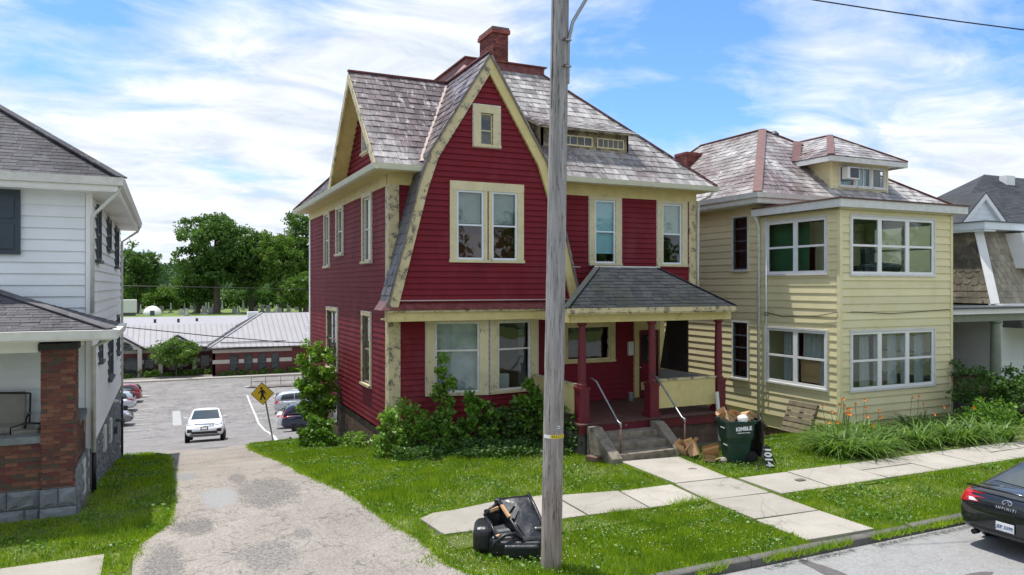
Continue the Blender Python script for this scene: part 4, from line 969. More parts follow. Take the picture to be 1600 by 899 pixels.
bx('porch_panel', (9.62, 16.9, .95), (9.7, 19.3, 1.7), 'cream_trim', RH); bx('panel_cap', (9.59, 16.9, 1.7), (9.73, 19.3, 1.75), 'cream_peeling', RH)
ls = MB()
ls.prism([(14.32, 18.2, 1.68), (14.32, 19.6, 1.68), (14.32, 19.2, 3.38), (14.32, 18.2, 3.38)], (.03, 0, 0)); lo_ = ls.build('screen', 'dark_interior', RH)
ls = MB()
for i in range(22):
    for s_ in (-1, 1):
        y0 = 18.2+.09*(i-9); q0 = max(0, (18.2-y0) if s_ > 0 else 0); 
        a, b_ = (y0, 1.7), (y0+1.68, 3.38)
        if s_ < 0: a, b_ = (y0+1.68, 1.7), (y0, 3.38)
        lo2, hi2 = 18.22, 19.2
        d = (b_[0]-a[0]); t0, t1 = sorted(((lo2-a[0])/d, (hi2-a[0])/d)); t0, t1 = max(t0, 0), min(t1, 1)
        if t1-t0 > .05: ls.bar((14.31 if s_ > 0 else 14.302, a[0]+d*t0, a[1]+1.68*t0), (14.31 if s_ > 0 else 14.302, a[0]+d*t1, a[1]+1.68*t1), .02, .006, (1, 0, 0))
ls.build('lattice', 'bronze', lo_, kind='stuff')
bm = MB().box((9.3, 16.5, 3.36), (14.5, 16.82, 3.58)).box((9.5, 16.82, 3.36), (9.74, 18.9, 3.58)).box((14.26, 16.82, 3.361), (14.5, YF, 3.58)); bm.build('porch_beam', 'cream_trim', RH)
bx('porch_ceiling', (9.74, 16.82, 3.5), (14.26, YF, 3.54), 'cream_trim', RH)
MB().box((9.02, 16.24, 3.58), (14.42, 16.55, 3.62)).box((9.02, 16.2, 3.62), (14.42, 16.28, 3.74)).box((9.02, 16.28, 3.621), (9.1, 16.7, 3.74)).box((14.34, 16.28, 3.619), (14.44, YF, 3.74)).build('porch_cornice', 'cream_peeling', RH)
MB().prism([(9.06, 16.28, 3.6), (14.38, 16.28, 3.6), (14.38, YF, 3.6), (11.0, YF, 3.6), (10.75, 18.95, 3.6)], (0, 0, .02)).build('porch_soffit', 'cream_trim', RH)
pe = 3.74; px0, px1, py0, ptz, pd = 8.98, 14.45, 16.2, 4.82, 1.55
A, B, C_, D_ = (px0, py0, pe), (px1, py0, pe), (px1-pd, py0+pd, ptz), (10.85, py0+pd, ptz)
W0, W1 = (10.98, 18.95, 4.2), (11.95, YF, 4.88)
tiles(RH, [A, B, C_, D_], .3, .15, .012, 'porch_shingle', 'shingle', seed=21); tiles(RH, [W0, A, D_], .3, .15, .012, 'porch_shingle', 'shingle', seed=22); tiles(RH, [W0, D_, W1], .3, .15, .012, 'porch_shingle', 'shingle', seed=23)
MB().add([A, B, C_, D_, W0, W1, (px1, YF, pe), (px1-pd, YF, ptz+.06)], [(0, 1, 2, 3), (4, 0, 3), (4, 3, 5), (1, 6, 7, 2), (3, 2, 7, 5)]).build('porch_roof_deck', 'porch_shingle', RH)
bx('roof_flashing', (10.8, py0+pd-.03, ptz), (px1-pd+.05, py0+pd+.06, ptz+.035), 'weathered_white', RH)
for a, b_ in ((A, D_), (B, C_)): MB().bar(Vector(a)+Vector((0, 0, .02)), Vector(b_)+Vector((0, 0, .012)), .16, .012).build('hip_shingles', 'porch_shingle', RH)
MB().tube([(10.9, 19.6, 4.95), (10.75, 19.3, 4.86), (10.68, 18.4, 4.84)], .012, 6).build('service_wire', 'weathered_white', RH)
# steps
st = thing('concrete_steps', 'worn grey concrete steps with sloped side walls up to the porch', 'steps', (10.9, 15.9, 0))
for i in range(3): bx('step', (10.05-.02*i, 15.3+.36*i, -.05), (11.65, 16.4, .185*(i+1)), 'step_concrete', st, bevel=.015)
for xa, xb, sd in ((9.72, 10.02, 0), (11.66, 11.95, 1)):
    MB().prism([(xa, 15.2, -.05), (xa, 15.2, .12), (xa, 16.15, .72), (xa, 16.42, .72), (xa, 16.42, -.05)], (xb-xa, 0, 0)).build('side_wall', 'step_concrete', st, bevel=.02)
def handrail(x, xt, label, yb):
    t = thing('handrail', label, 'handrail', (x, yb, 0), group='porch step handrails')
    MB().tube([(xt, 16.6, 1.92), (xt+.02, 16.35, 1.86), (x, yb+.12, .94), (x, yb+.02, .92), (x, yb, .86), (x, yb, .8)], .024, 8).build('rail', 'galvanised', t, smooth=True)
    MB().tube([(x, yb, .8), (x, yb, -.05)], .022, 8).build('post', 'rust_metal', t, smooth=True)
    MB().lathe((x, yb+.02, .9), [(.02, -.04), (.036, -.03), (.036, .03), (.02, .04)], 10).build('elbow', 'galvanised', t, smooth=True)
handrail(10.12, 9.95, 'pipe handrail on the left side of the porch steps', 15.45); handrail(11.95, 11.83, 'pipe handrail on the right side of the porch steps', 15.3)
t = thing('tin_can', 'small silver can standing on the porch floor by the door', 'can', (12.95, 19.2, PF))
MB().lathe((12.95, 19.2, PF), [(.09, 0), (.095, .01), (.095, .24), (.088, .25), (.085, .24), (.085, .05)], 14).build('body', 'galvanised', t, smooth=False)
t = MB().box((-.045, -.03, 0), (.045, .03, 1.35)).build('loose_board', 'weathered_white'); t.location = (13.95, 16.3, 0); t.rotation_euler = (R(-6), 0, R(4)); tag(t, 'weathered narrow board leaning against the right porch panel', 'board')
# ------------------------------------------------------------------ white house on the left
WH = thing('white_house', 'white sided house at the left edge with brick porch pier and grey roof', 'house', (-5, 23, 0))
wx, wy, wr = -1.5, 18.26, 29.5; bkL = MB()
plr = plane_fn((wx, wy), (wx, wr), (1, 0)); plw = plane_fn((-12, wy), (wx, wy), (0, -1))
rw = [(19.5-wy, 20.4-wy, 4.9, 6.12), (22.9-wy, 24-wy, 5.3, 6.12), (26.3-wy, 27.6-wy, 4.92, 6.12), (23.4-wy, 24.8-wy, 1.7, 2.95), (20.2-wy, 20.9-wy, 2.5, 3.0), (27.2-wy, 28.2-wy, 2.1, 3.3)]
siding(WH, plr, .08, wr-wy-.02, .82, 6.3, .24, .045, rw, 'white_siding')
siding(WH, lambda a, z, o=0: plr(a, z, -.03), 0, wr-wy, -.5, 6.5, 1, 0, rw, None, joined=bkL, flat=True)
fwin = [(7.2, 8.62, 5.0, 6.2), (7.2, 8.55, 1.5, 3.2)]
siding(WH, plw, 5.5, 10.42, 1.2, 6.3, .24, .045, fwin, 'white_siding')
siding(WH, lambda a, z, o=0: plw(a, z, -.03), 0, 10.5, -.5, 6.5, 1, 0, fwin, None, joined=bkL, flat=True)
bkL.build('wall_backing', 'white_siding', WH)
for i, (a0, a1, z0, z1) in enumerate(rw):
    w, ob = sash(WH, plr, a0, a1, z0, z1, 'storm_frame', .05, (.5,), (), off=.06, depth=.1); casing(w, ob, a0, a1, z0, z1, .05, 'storm_frame', .08)
for i, (a0, a1, z0, z1) in enumerate(fwin):
    w, ob = sash(WH, plw, a0, a1, z0, z1, 'weathered_white' if i == 0 else 'dark_interior', .06, (.5,), (), off=.02); casing(w, ob, a0, a1, z0, z1, .08, 'white_trim' if i == 0 else 'dark_interior', .06)
sh = MB().box((-3.3, 18.15, 4.95), (-2.74, 18.225, 6.28)).build('shutter', 'shutter_blue', WH)
for z0, z1 in ((5.05, 5.58), (5.68, 6.18)): bx('shutter_panel', (-3.2, 18.13, z0), (-2.84, 18.155, z1), 'shutter_blue', sh, bevel=.012)
bx('corner_post', (-1.57, 18.2, .82), (-1.445, 18.34, 6.3), 'white_trim', WH)
bx('interior_floor', (-12, 18.4, 3.3), (-1.6, 29.4, 3.4), 'interior', WH); bx('interior_wall', (-12, 22, 0), (-1.6, 22.1, 6.3), 'interior', WH)
MB().add([(-12, wr, -2), (wx, wr, -2), (wx, wr, 6.5), (-12, wr, 6.5), (-12, wy, -2), (-12, wy, 6.5)], [(0, 1, 2, 3), (4, 0, 3, 5)]).build('rear_wall', 'white_siding', WH)
eo, ez = .55, 6.55; ex, ef, er = wx+eo, wy-eo, wr+eo
MB().box((ex-.55, ef, ez-.27), (ex, er, ez-.22)).box((-13, ef, ez-.271), (ex-.55, wy, ez-.22)).build('soffit', 'white_trim', WH)
MB().box((ex-.02, ef, ez-.24), (ex+.02, er, ez)).box((-13, ef-.02, ez-.24), (ex+.02, ef+.02, ez)).build('fascia', 'white_trim', WH)
gq = [(0, -.15), (.09, -.14), (.11, -.04), (.125, .02), (0, .02)]
MB().prism([(ex+.02+a, ef-.1, ez+b_) for a, b_ in gq], (0, er-ef+.2, 0)).build('gutter', 'weathered_white', WH)
MB().prism([(-13, ef-.02-a, ez+b_) for a, b_ in gq], (ex+13.12, 0, 0)).build('gutter', 'weathered_white', WH)
pit = .69; rd = 5.0
tiles(WH, [(-13, ef-.1, ez), (ex+.1, ef-.1, ez), (ex+.1-rd, ef-.1+rd, ez+rd*pit), (-13, ef-.1+rd, ez+rd*pit)], .33, .15, .01, 'asphalt_shingle', 'shingle', seed=31)
A, B, C_, D_ = (ex+.1, ef-.1, ez), (ex+.1, er, ez), (ex+.1-rd, er-rd, ez+rd*pit), (ex+.1-rd, ef-.1+rd, ez+rd*pit)
MB().add([A, B, C_, D_, (-13, ef-.1, ez), (-13, ef-.1+rd, ez+rd*pit), (-13, er, ez), (-13, er-rd, ez+rd*pit)], [(0, 1, 2, 3), (4, 0, 3, 5), (1, 6, 7, 2), (5, 3, 2, 7)]).build('roof_deck', 'asphalt_shingle', WH)
MB().bar(Vector(A)+Vector((0, 0, .03)), Vector(D_)+Vector((0, 0, .03)), .26, .03).build('hip_shingles', 'asphalt_shingle', WH)
MB().tube([(ex+.06, ef+.08, ez-.14), (ex-.02, ef+.1, ez-.3), (wx+.06, wy-.06, ez-.75), (wx+.06, wy-.07, 3.72)], .042).build('downspout', 'weathered_white', WH, smooth=True)
MB().tube([(ex+.06, er-.1, ez-.14), (ex, er-.12, ez-.3), (wx+.07, wr+.03, ez-.7), (wx+.07, wr+.04, .4)], .042).build('downspout', 'weathered_white', WH, smooth=True)
MB().tube([(wx+.07, wr+.04, .4), (wx+.07, wr+.04, -1.75)], .045).build('downspout_boot', 'black_metal', WH, smooth=True)
# foundation of rock-faced block
fo = MB().box((-1.7, 18.3, -2.2), (wx-.02, wr, .8)).build('foundation', 'mortar_dark', WH)
def rockblocks(par, pl, a0, a1, z0, z1, L, hh, skip=None):
    g = random.Random(3); z = z0; r_ = 0
    while z < z1-.02:
        a = a0-(L/2 if r_ % 2 else 0); zt = min(z+hh, z1)
        while a < a1-.03:
            b0, b1 = max(a, a0)+.006, min(a+L, a1)-.006
            if b1-b0 > .04:
                zz0, zz1 = z+.006, zt-.006; ins = .035
                fr = [pl(b0, zz0, .004), pl(b1, zz0, .004), pl(b1, zz1, .004), pl(b0, zz1, .004)]
                md = [pl(b0+(b1-b0)*u, zz0+(zz1-zz0)*v, .03+g.uniform(-.015, .03)) for v in (.25, .75) for u in (.18, .5, .82)]
                bkv = [pl(b0, zz0, -.03), pl(b1, zz0, -.03), pl(b1, zz1, -.03), pl(b0, zz1, -.03)]
                MB().add(fr+md+bkv, [(0, 1, 6, 5), (0, 5, 4), (1, 2, 9, 6), (2, 3, 7, 8), (2, 8, 9), (3, 0, 4, 7), (4, 5, 8, 7), (5, 6, 9, 8), (0, 10, 11, 1), (1, 11, 12, 2), (2, 12, 13, 3), (3, 13, 10, 0)]).build('block', 'rock_block', par, smooth=False)
            a += L
        z += hh; r_ += 1
rockblocks(fo, plr, .3, wr-wy, -1.9, .8, .42, .21)
for y0, y1, z0, z1 in ((21.4, 21.9, .1, .72), (23.6, 24.1, -.1, .55)): bx('basement_window', (wx+.02, y0, z0), (wx+.09, y1, z1), 'weathered_white', fo)
bx('vent_box', (wx, 25.6, -.2), (wx+.14, 25.8, 0), 'storm_frame', fo); MB().tube([(wx, 26.4, .1), (wx+.22, 26.4, .08)], .05).build('vent_pipe', 'storm_frame', fo)
MB().tube([(wx+.0, 25.2, .86), (wx+.2, 25.2, .84)], .05).build('vent_pipe', 'weathered_white', fo)
# porch of the white house
px_, pyf = -1.57, 16.25
pier = bx('porch_pier', (-2.11, pyf+.02, .5), (px_-.02, pyf+.53, 3.1), 'mortar', WH)
for A, B, o_ in (((-2.13, pyf), (px_, pyf), (0, -1)), ((px_, pyf), (px_, pyf+.55), (1, 0)), ((-2.13, pyf), (-2.13, pyf+.55), (-1, 0))):
    bricks(pier, plane_fn(A, B, o_), 0, math.hypot(A[0]-B[0], A[1]-B[1]), .52, 3.1, .212, .074, .03, 'brick', None, gap=.011)
bx('pier_cap', (-2.17, pyf-.04, 3.1), (px_+.04, pyf+.58, 3.22), 'dark_interior', WH)
lwf = bx('porch_wall', (-6, pyf+.1, .5), (-2.1, pyf+.3, 1.36), 'mortar', WH)
bricks(lwf, plane_fn((-4.4, pyf+.08), (-2.13, pyf+.08), (0, -1)), 0, 2.27, .52, 1.36, .212, .074, .03, 'brick', None, gap=.011)
lws = bx('porch_wall', (-1.85, pyf+.5, .9), (px_-.05, wy, 1.6), 'mortar', WH)
bricks(lws, plane_fn((px_-.03, pyf+.5), (px_-.03, wy), (1, 0)), 0, 1.5, .86, 1.6, .212, .074, .03, 'brick', None, gap=.011)
bx('wall_cap', (-6, pyf+.02, 1.37), (-2.12, pyf+.38, 1.5), 'rock_block', WH); bx('wall_cap', (-1.9, pyf+.56, 1.6), (px_+.03, wy, 1.7), 'rock_block', WH)
sb = bx('porch_base', (-6, pyf+.1, -.3), (px_-.03, wy, .48), 'mortar_dark', WH)
rockblocks(sb, plane_fn((-4.6, pyf+.06), (-2.15, pyf+.06), (0, -1)), 0, 2.45, -.2, .5, .55, .35); rockblocks(sb, plane_fn((-2.15, pyf-.01), (px_+.02, pyf-.01), (0, -1)), 0, .6, -.2, .5, .6, .35)
rockblocks(sb, plane_fn((px_+.02, pyf), (px_+.02, wy), (1, 0)), 0, 2.0, -.2, .86, .5, .35)
bx('porch_window', (px_+.03, 17.15, .1), (px_+.07, 17.5, .8), 'weathered_white', sb)
bx('porch_deck', (-6, pyf+.3, .95), (-1.85, wy-.02, 1.05), 'rock_block', WH)
pex, pey, pez, pp = -.93, 15.62, 3.5, .32; hpx = 2.7
tiles(WH, [(-6, pey, pez), (pex, pey, pez), (pex-hpx, pey+hpx, pez+hpx*pp), (-6, pey+hpx, pez+hpx*pp)], .33, .14, .01, 'asphalt_shingle', 'shingle', seed=33)
tiles(WH, [(pex, pey, pez), (pex, wy, pez), (pex-hpx, wy, pez+hpx*pp)], .33, .14, .01, 'asphalt_shingle', 'shingle', seed=34)
MB().prism([(-6, pey, pez-.01), (pex, pey, pez-.01), (pex-hpx, pey+hpx, pez+hpx*pp-.01), (-6, pey+hpx, pez+hpx*pp-.01)], (0, 0, -.02)).prism([(pex, pey, pez-.01), (pex, wy, pez-.01), (pex-hpx, wy, pez+hpx*pp-.01)], (0, 0, -.02)).build('porch_roof_deck', 'asphalt_shingle', WH)
MB().bar((pex, pey, pez+.02), (pex-hpx, pey+hpx, pez+hpx*pp+.02), .24, .02).build('hip_shingles', 'asphalt_shingle', WH)
MB().box((-6, pey-.02, pez-.2), (pex, pey+.02, pez-.01)).box((pex-.02, pey+.02, pez-.2), (pex+.02, wy, pez-.012)).build('fascia', 'white_trim', WH)
MB().box((-6, pey+.02, pez-.2), (pex-.02, wy, pez-.17)).build('porch_soffit', 'white_trim', WH)
MB().box((-6, pyf+.05, 3.06), (-2.17, pyf+.45, 3.3)).box((px_-.3, pyf+.6, 3.06), (px_-.02, wy, 3.3)).build('porch_beam', 'white_trim', WH)
MB().prism([(-6, pey-.02-a, pez+b_-.03) for a, b_ in gq], (pex+6.1, 0, 0)).build('gutter', 'weathered_white', WH)
MB().prism([(pex+.02+a, pey-.1, pez+b_-.03) for a, b_ in gq], (0, wy-pey+.1, 0)).build('gutter', 'weathered_white', WH)
MB().tube([(pex+.05, wy-.35, pez-.15), (pex-.1, wy-.25, pez-.3), (wx+.09, wy-.1, pez-.5), (wx+.09, wy-.1, .75)], .042).build('downspout', 'weathered_white', WH, smooth=True)
MB().tube([(wx+.09, wy-.1, .75), (wx+.09, wy-.1, -.1)], .046).build('downspout_boot', 'black_metal', WH, smooth=True)
# patio chairs on that porch
def cushion(mb_name, o, ex_, ey_, ez_, mat, par): return MB().obox(o, ex_, ey_, ez_).build(mb_name, mat, par, bevel=.04)
t = thing('patio_loveseat', 'beige cushioned metal loveseat on the white house porch', 'loveseat', (-3.2, 17.6, 1.05))
cushion('seat_cushion', (-3.9, 17.2, 1.42), (1.35, 0, 0), (0, .6, 0), (0, 0, .13), 'cushion', t); cushion('back_cushion', (-3.9, 17.8, 1.5), (1.3, 0, 0), (0, .13, .04), (0, .1, .62), 'cushion', t)
MB().tube([(-2.52, 17.85, 2.12), (-3.9, 17.98, 2.2)], .018).tube([(-2.54, 17.9, 1.5), (-2.52, 17.88, 2.12)], .018).build('frame', 'black_metal', t)
for X_ in (-2.55, -3.85):
    for Y_ in (17.22, 17.8): MB().tube([(X_, Y_, 1.05), (X_, Y_, 1.45)], .016, 6).build('leg', 'black_metal', t)
MB().tube([(-2.5, 17.85, 1.72), (-2.5, 17.5, 1.76), (-2.5, 17.2, 1.68), (-2.52, 17.2, 1.45)], .018).build('armrest', 'black_metal', t, smooth=True)
t = thing('patio_chair', 'black openwork metal chair beside the brick porch pier', 'chair', (-2.2, 17.5, 1.05))
cushion('seat_cushion', (-2.75, 16.98, 1.4), (.5, 0, 0), (0, .5, 0), (0, 0, .11), 'cushion', t); cushion('back_cushion', (-2.34, 17.0, 1.5), (.1, 0, .02), (0, .46, 0), (.16, 0, .5), 'cushion', t)
MB().tube([(-2.24, 16.98, 1.42), (-2.02, 16.98, 2.02), (-2.02, 17.5, 2.02), (-2.24, 17.5, 1.42)], .018).build('back_frame', 'black_metal', t)
bl = MB()
for i in range(5):
    q = (i+.5)/5; p0, p1 = Vector((-2.24, 16.98, 1.42)).lerp(Vector((-2.02, 16.98, 2.02)), q), Vector((-2.24, 17.5, 1.42)).lerp(Vector((-2.02, 17.5, 2.02)), min(1, q+.12)); bl.tube([p0, p0.lerp(p1, .5)+Vector((0, 0, .08)), p1], .009, 5); bl.tube([p0, p0.lerp(p1, .5)-Vector((0, 0, .07)), p1], .009, 5)
bl.build('back_scrollwork', 'black_metal', t, kind='stuff')
for X_ in (-2.72, -2.26):
    for Y_ in (17.0, 17.46): MB().tube([(X_, Y_, 1.05), (X_, Y_, 1.42)], .015, 6).build('leg', 'black_metal', t)
MB().tube([(-2.18, 16.97, 1.62), (-2.45, 16.97, 1.66), (-2.72, 16.97, 1.58), (-2.72, 16.98, 1.4)], .016).build('armrest', 'black_metal', t, smooth=True)

# ------------------------------------------------------------------ yellow house
YH = thing('yellow_house', 'pale yellow two storey house with enclosed sunporch and slate hip roof', 'house', (22, 22, 0))
sx0, sx1, syf, syb = 18.6, 23.75, 16.35, 19.8; byk = MB()
pll = plane_fn((sx0, syf), (sx0, 30), (-1, 0)); plq = plane_fn((sx0, syf), (sx1, syf), (0, -1))
yl_w = [(.48, 3.02, 4.7, 6.45), (.48, 3.02, 1.08, 2.88), (20.28-syf, 21.02-syf, 4.88, 6.75), (20.28-syf, 21.02-syf, 1.02, 3.0)]
yf_w = [(.45, 4.25, 4.66, 6.45), (.45, 4.25, 1.08, 2.88)]
siding(YH, pll, .06, 3.42, -.06, 6.62, .243, .03, yl_w[:2], 'yellow_siding'); siding(YH, pll, 3.46, 12, -.03, 7.1, .243, .03, yl_w[2:], 'yellow_siding')
siding(YH, plq, .06, sx1-sx0-.06, .1, 6.62, .243, .042, yf_w, 'yellow_siding')
siding(YH, lambda a, z, o=0: pll(a, z, -.03), 0, 3.45, -.5, 6.68, 1, 0, yl_w[:2], None, joined=byk, flat=True); siding(YH, lambda a, z, o=0: pll(a, z, -.03), 3.45, 13, -.5, 7.3, 1, 0, yl_w[2:], None, joined=byk, flat=True); siding(YH, lambda a, z, o=0: plq(a, z, -.03), 0, sx1-sx0, -.5, 6.7, 1, 0, yf_w, None, joined=byk, flat=True)
plx = plane_fn((sx1, syf), (sx1, 30), (1, 0)); siding(YH, plx, 0, 3.45, -.5, 6.68, 1, 0, yl_w[:2], None, joined=byk, flat=True)
byk.add([(sx0+5, syb, -.5), (27.5, syb, -.5), (27.5, syb, 7.4), (sx0, syb, 7.4), (sx0, syb, 6.7), (sx0+5, syb, 6.7)], [(0, 1, 2, 3, 4, 5)]).add([(27.5, syb, -.5), (27.5, 30, -.5), (27.5, 30, 7.4), (27.5, syb, 7.4)], [(0, 1, 2, 3)]).add([(sx0, 29.3, -.5), (27.5, 29.3, -.5), (27.5, 29.3, 7.4), (sx0, 29.3, 7.4)], [(0, 1, 2, 3)])
byk.build('wall_backing', 'yellow_siding', YH)
bx('corner_board', (sx0-.05, syf-.05, .0), (sx0+.07, syf+.07, 6.62), 'yellow_siding', YH); bx('corner_board', (sx1-.08, syf-.05, .0), (sx1+.03, syf+.07, 6.62), 'yellow_siding', YH)
bx('corner_board', (sx0-.05, syb-.06, .0), (sx0+.05, syb+.0, 7.1), 'yellow_siding', YH)
MB().box((18.7, 16.45, 3.45), (23.7, 19.8, 3.6)).box((18.7, 19.8, 3.45), (27.4, 29, 3.6)).box((18.7, 16.45, .3), (23.7, 19.8, .5)).box((18.7, 19.82, .3), (27.4, 29, .5)).box((18.7, 16.4, 6.62), (23.7, 19.8, 6.68)).box((18.7, 19.82, 7.1), (27.4, 29, 7.2)).build('floor_slab', 'interior', YH)
siding(YH, plane_fn((18.7, 19.72), (23.7, 19.72), (0, -1)), 0, 5, .5, 6.6, .243, .03, [(1.6, 2.5, 3.6, 5.7), (3.2, 4.3, 4.4, 6.1), (1.6, 2.6, .5, 2.6)], 'yellow_siding', 'inner_board'); bx('painted_wall', (18.95, 17.9, 3.6), (19.0, 19.6, 6.6), 'green_room', YH)
bx('inner_wall', (19.3, 22.5, .5), (19.4, 28, 7), 'dark_interior', YH); bx('inner_wall', (18.7, 22.5, .5), (19.3, 22.6, 7), 'dark_interior', YH)
for i, (a0, a1, z0, z1) in enumerate(yl_w):
    if i < 2:
        mid = (a0+a1)/2
        for j, (b0, b1) in enumerate(((a0, mid), (mid, a1))):
            w, ob = sash(YH, pll, b0, b1, z0, z1, 'white_trim', .085, (.5,), (), off=.03)
            if i == 1 and j == 1: hang(w, pll, b0+.1, b0+.75, z0+.05, z1-.05, -.25, 'curtain', 5, .05)
            if i == 1 and j == 0:
                hang(w, pll, b0+.1, b1-.1, z0+.85, z1-.05, -.25, 'curtain', 5, .05)
                MB().prism([pll(b0+.32, z0+.12, -.1), pll(b1-.12, z0+.12, -.1), pll(b1-.12, z0+.84, -.1), pll(b0+.32, z0+.84, -.1)], (.02, 0, 0)).build('cardboard_patch', 'cardboard', w)
                hang(w, pll, b0+.1, b0+.33, z0+.1, z0+.9, -.08, 'plastic_sheet', 2, .03)
            mb = MB(); ob(mb, b0-(.06 if j == 0 else 0), b1+(.06 if j else 0), z0-.06, z0, -.05, .07); ob(mb, b0-(.06 if j == 0 else 0), b1+(.06 if j else 0), z1, z1+.06, -.05, .06); 
            if j == 0: ob(mb, b0-.06, b0, z0, z1, -.05, .059)
            else: ob(mb, b1, b1+.06, z0, z1, -.05, .059)
            mb.build('casing', 'weathered_white', w)
    else:
        w, ob = sash(YH, pll, a0, a1, z0, z1, 'storm_frame', .05, (.3, .55, .78) if i == 3 else (.35, .55, .8), (), off=.02, glass='window_glass'); casing(w, ob, a0, a1, z0, z1, .05, 'weathered_white', .055)
        hang(w, pll, a0+.05, a1-.05, z0+.05, z1-.05, -.2, 'dark_interior', 2, .01, 'blind')
for i, (a0, a1, z0, z1) in enumerate(yf_w):
    for j in range(3):
        b0, b1 = a0+(a1-a0)*j/3, a0+(a1-a0)*(j+1)/3
        w, ob = sash(YH, plq, b0, b1, z0, z1, 'white_trim', .085, (.5,), (), off=.03)
        if i == 1: hang(w, plq, b0+.75, b1-.1, z0+.05, z1-.05, -.3, 'curtain', 4, .05)
        if i == 1 and j: hang(w, plq, b0+.1, b0+.4, z0+.05, z1-.05, -.3, 'curtain', 4, .05)
        mb = MB(); ob(mb, b0-(.06 if j == 0 else 0), b1+(.06 if j == 2 else 0), z0-.06, z0, -.05, .07); ob(mb, b0-(.06 if j == 0 else 0), b1+(.06 if j == 2 else 0), z1, z1+.06, -.05, .06)
        if j == 0: ob(mb, b0-.06, b0, z0, z1, -.05, .059)
        if j == 2: ob(mb, b1, b1+.06, z0, z1, -.05, .059)
        mb.build('casing', 'weathered_white', w)
for z0_, z1_ in ((4.7, 6.45), (1.08, 2.88)):
    for b0 in (.48, 1.75): sash(YH, plx, b0, b0+1.27, z0_, z1_, 'white_trim', .085, (.5,), (), off=.03)
MB().box((22.0, 18.2, 3.6), (22.6, 18.9, 5.0)).box((22.05, 18.3, 5.0), (22.5, 18.5, 5.6)).build('stored_furniture', 'storm_frame', YH)
MB().tube([(20.6, 17.2, 4.9), (21.5, 17.3, 4.95), (22.3, 17.2, 4.9)], .14).build('stored_bundle', 'shutter_blue', YH, smooth=True)
# sunporch roof edge
MB().box((18.24, 16.0, 6.68), (24.1, 16.06, 6.92)).box((18.24, 16.06, 6.68), (18.3, 19.75, 6.92)).box((24.04, 16.06, 6.68), (24.1, 19.75, 6.92)).build('fascia', 'weathered_white', YH, label='rust streaked white fascia of the sunporch')
MB().box((18.3, 16.06, 6.7), (24.04, 19.75, 6.74)).build('sunporch_soffit', 'weathered_white', YH); MB().box((18.2, 15.96, 6.922), (24.14, 19.7, 6.965)).build('sunporch_roof', 'rust_metal', YH)
# main roof
ye = 7.45; q0, q1, qf, qb = 18.0, 28.0, 19.2, 29.9; PK = (21.5, 22.65, 10.5); PB = (21.5, 26.4, 10.5)
tiles(YH, [(q0, qb, ye), (q0, qf, ye), PK, PB], .25, .26, .02, 'slate_pale', nobj=130, seed=41)
tiles(YH, [(q0, qf, ye), (q1, qf, ye), PK], .25, .26, .02, 'slate_pale', nobj=130, seed=42)
MB().add([(q0, qf, ye-.02), (q1, qf, ye-.02), (q1, qb, ye-.02), (q0, qb, ye-.02), (PK[0], PK[1], PK[2]-.02), (PB[0], PB[1], PB[2]-.02)], [(0, 1, 4), (1, 2, 5, 4), (2, 3, 5), (3, 0, 4, 5)]).build('roof_deck', 'slate_pale', YH)
up = Vector((0, 0, .03))
for a, b_, w_ in (((q0, qf, ye), PK, .3), ((q1, qf, ye), PK, .14), (PK, PB, .14), ((q0, qb, ye), PB, .14)): MB().bar(Vector(a)+up, Vector(b_)+up, w_, .04, (0, 0, 1) if w_ < .2 else (-.4, -.4, 1)).build('hip_cap', 'faded_metal' if w_ > .2 else 'red_metal', YH)
MB().box((q0+.02, qf+.02, 7.1), (q1, syb, 7.13)).box((q0+.02, syb, 7.1), (sx0, qb, 7.131)).build('soffit', 'weathered_white', YH)
MB().box((q0, qf, 7.13), (q0+.04, qb, ye-.02)).box((q0+.04, qf, 7.13), (q1, qf+.04, ye-.022)).build('fascia', 'weathered_white', YH)
MB().prism([(q0-a, qf-.12, ye-.02+b_) for a, b_ in gq], (0, qb-qf, 0)).build('gutter', 'weathered_white', YH)
MB().prism([(q0-.1, qf-a, ye-.02+b_) for a, b_ in gq], (q1-q0, 0, 0)).build('gutter', 'weathered_white', YH)
MB().tube([(18.3, 19.62, 6.7), (18.42, 19.65, 6.5), (18.5, 19.66, 6.3), (18.5, 19.66, -.1)], .055).build('downspout', 'weathered_white', YH, smooth=True)
MB().tube([(18.5, 19.66, -.1), (18.45, 19.5, -.3), (18.3, 19.1, -.5)], .05).build('downspout_boot', 'black_metal', YH, smooth=True)
MB().tube([(18.54, 19.35, 6.6), (18.54, 19.35, .4)], .022).build('conduit', 'vinyl_sash', YH, smooth=True)
MB().lathe((18.55, 19.36, 3.35), [(.03, -.08), (.06, -.06), (.06, .06), (.03, .08)], 10).build('conduit_box', 'galvanised', YH)
MB().tube([(18.54, 19.3, 3.4), (18.53, 18.6, 3.28), (18.53, 17.9, 3.33), (18.53, 17.1, 3.36), (18.53, 16.4, 3.5), (19.2, 16.29, 3.5), (20.8, 16.29, 3.42), (23.6, 16.29, 3.52)], .012, 6).build('cable', 'black_metal', YH, smooth=True)
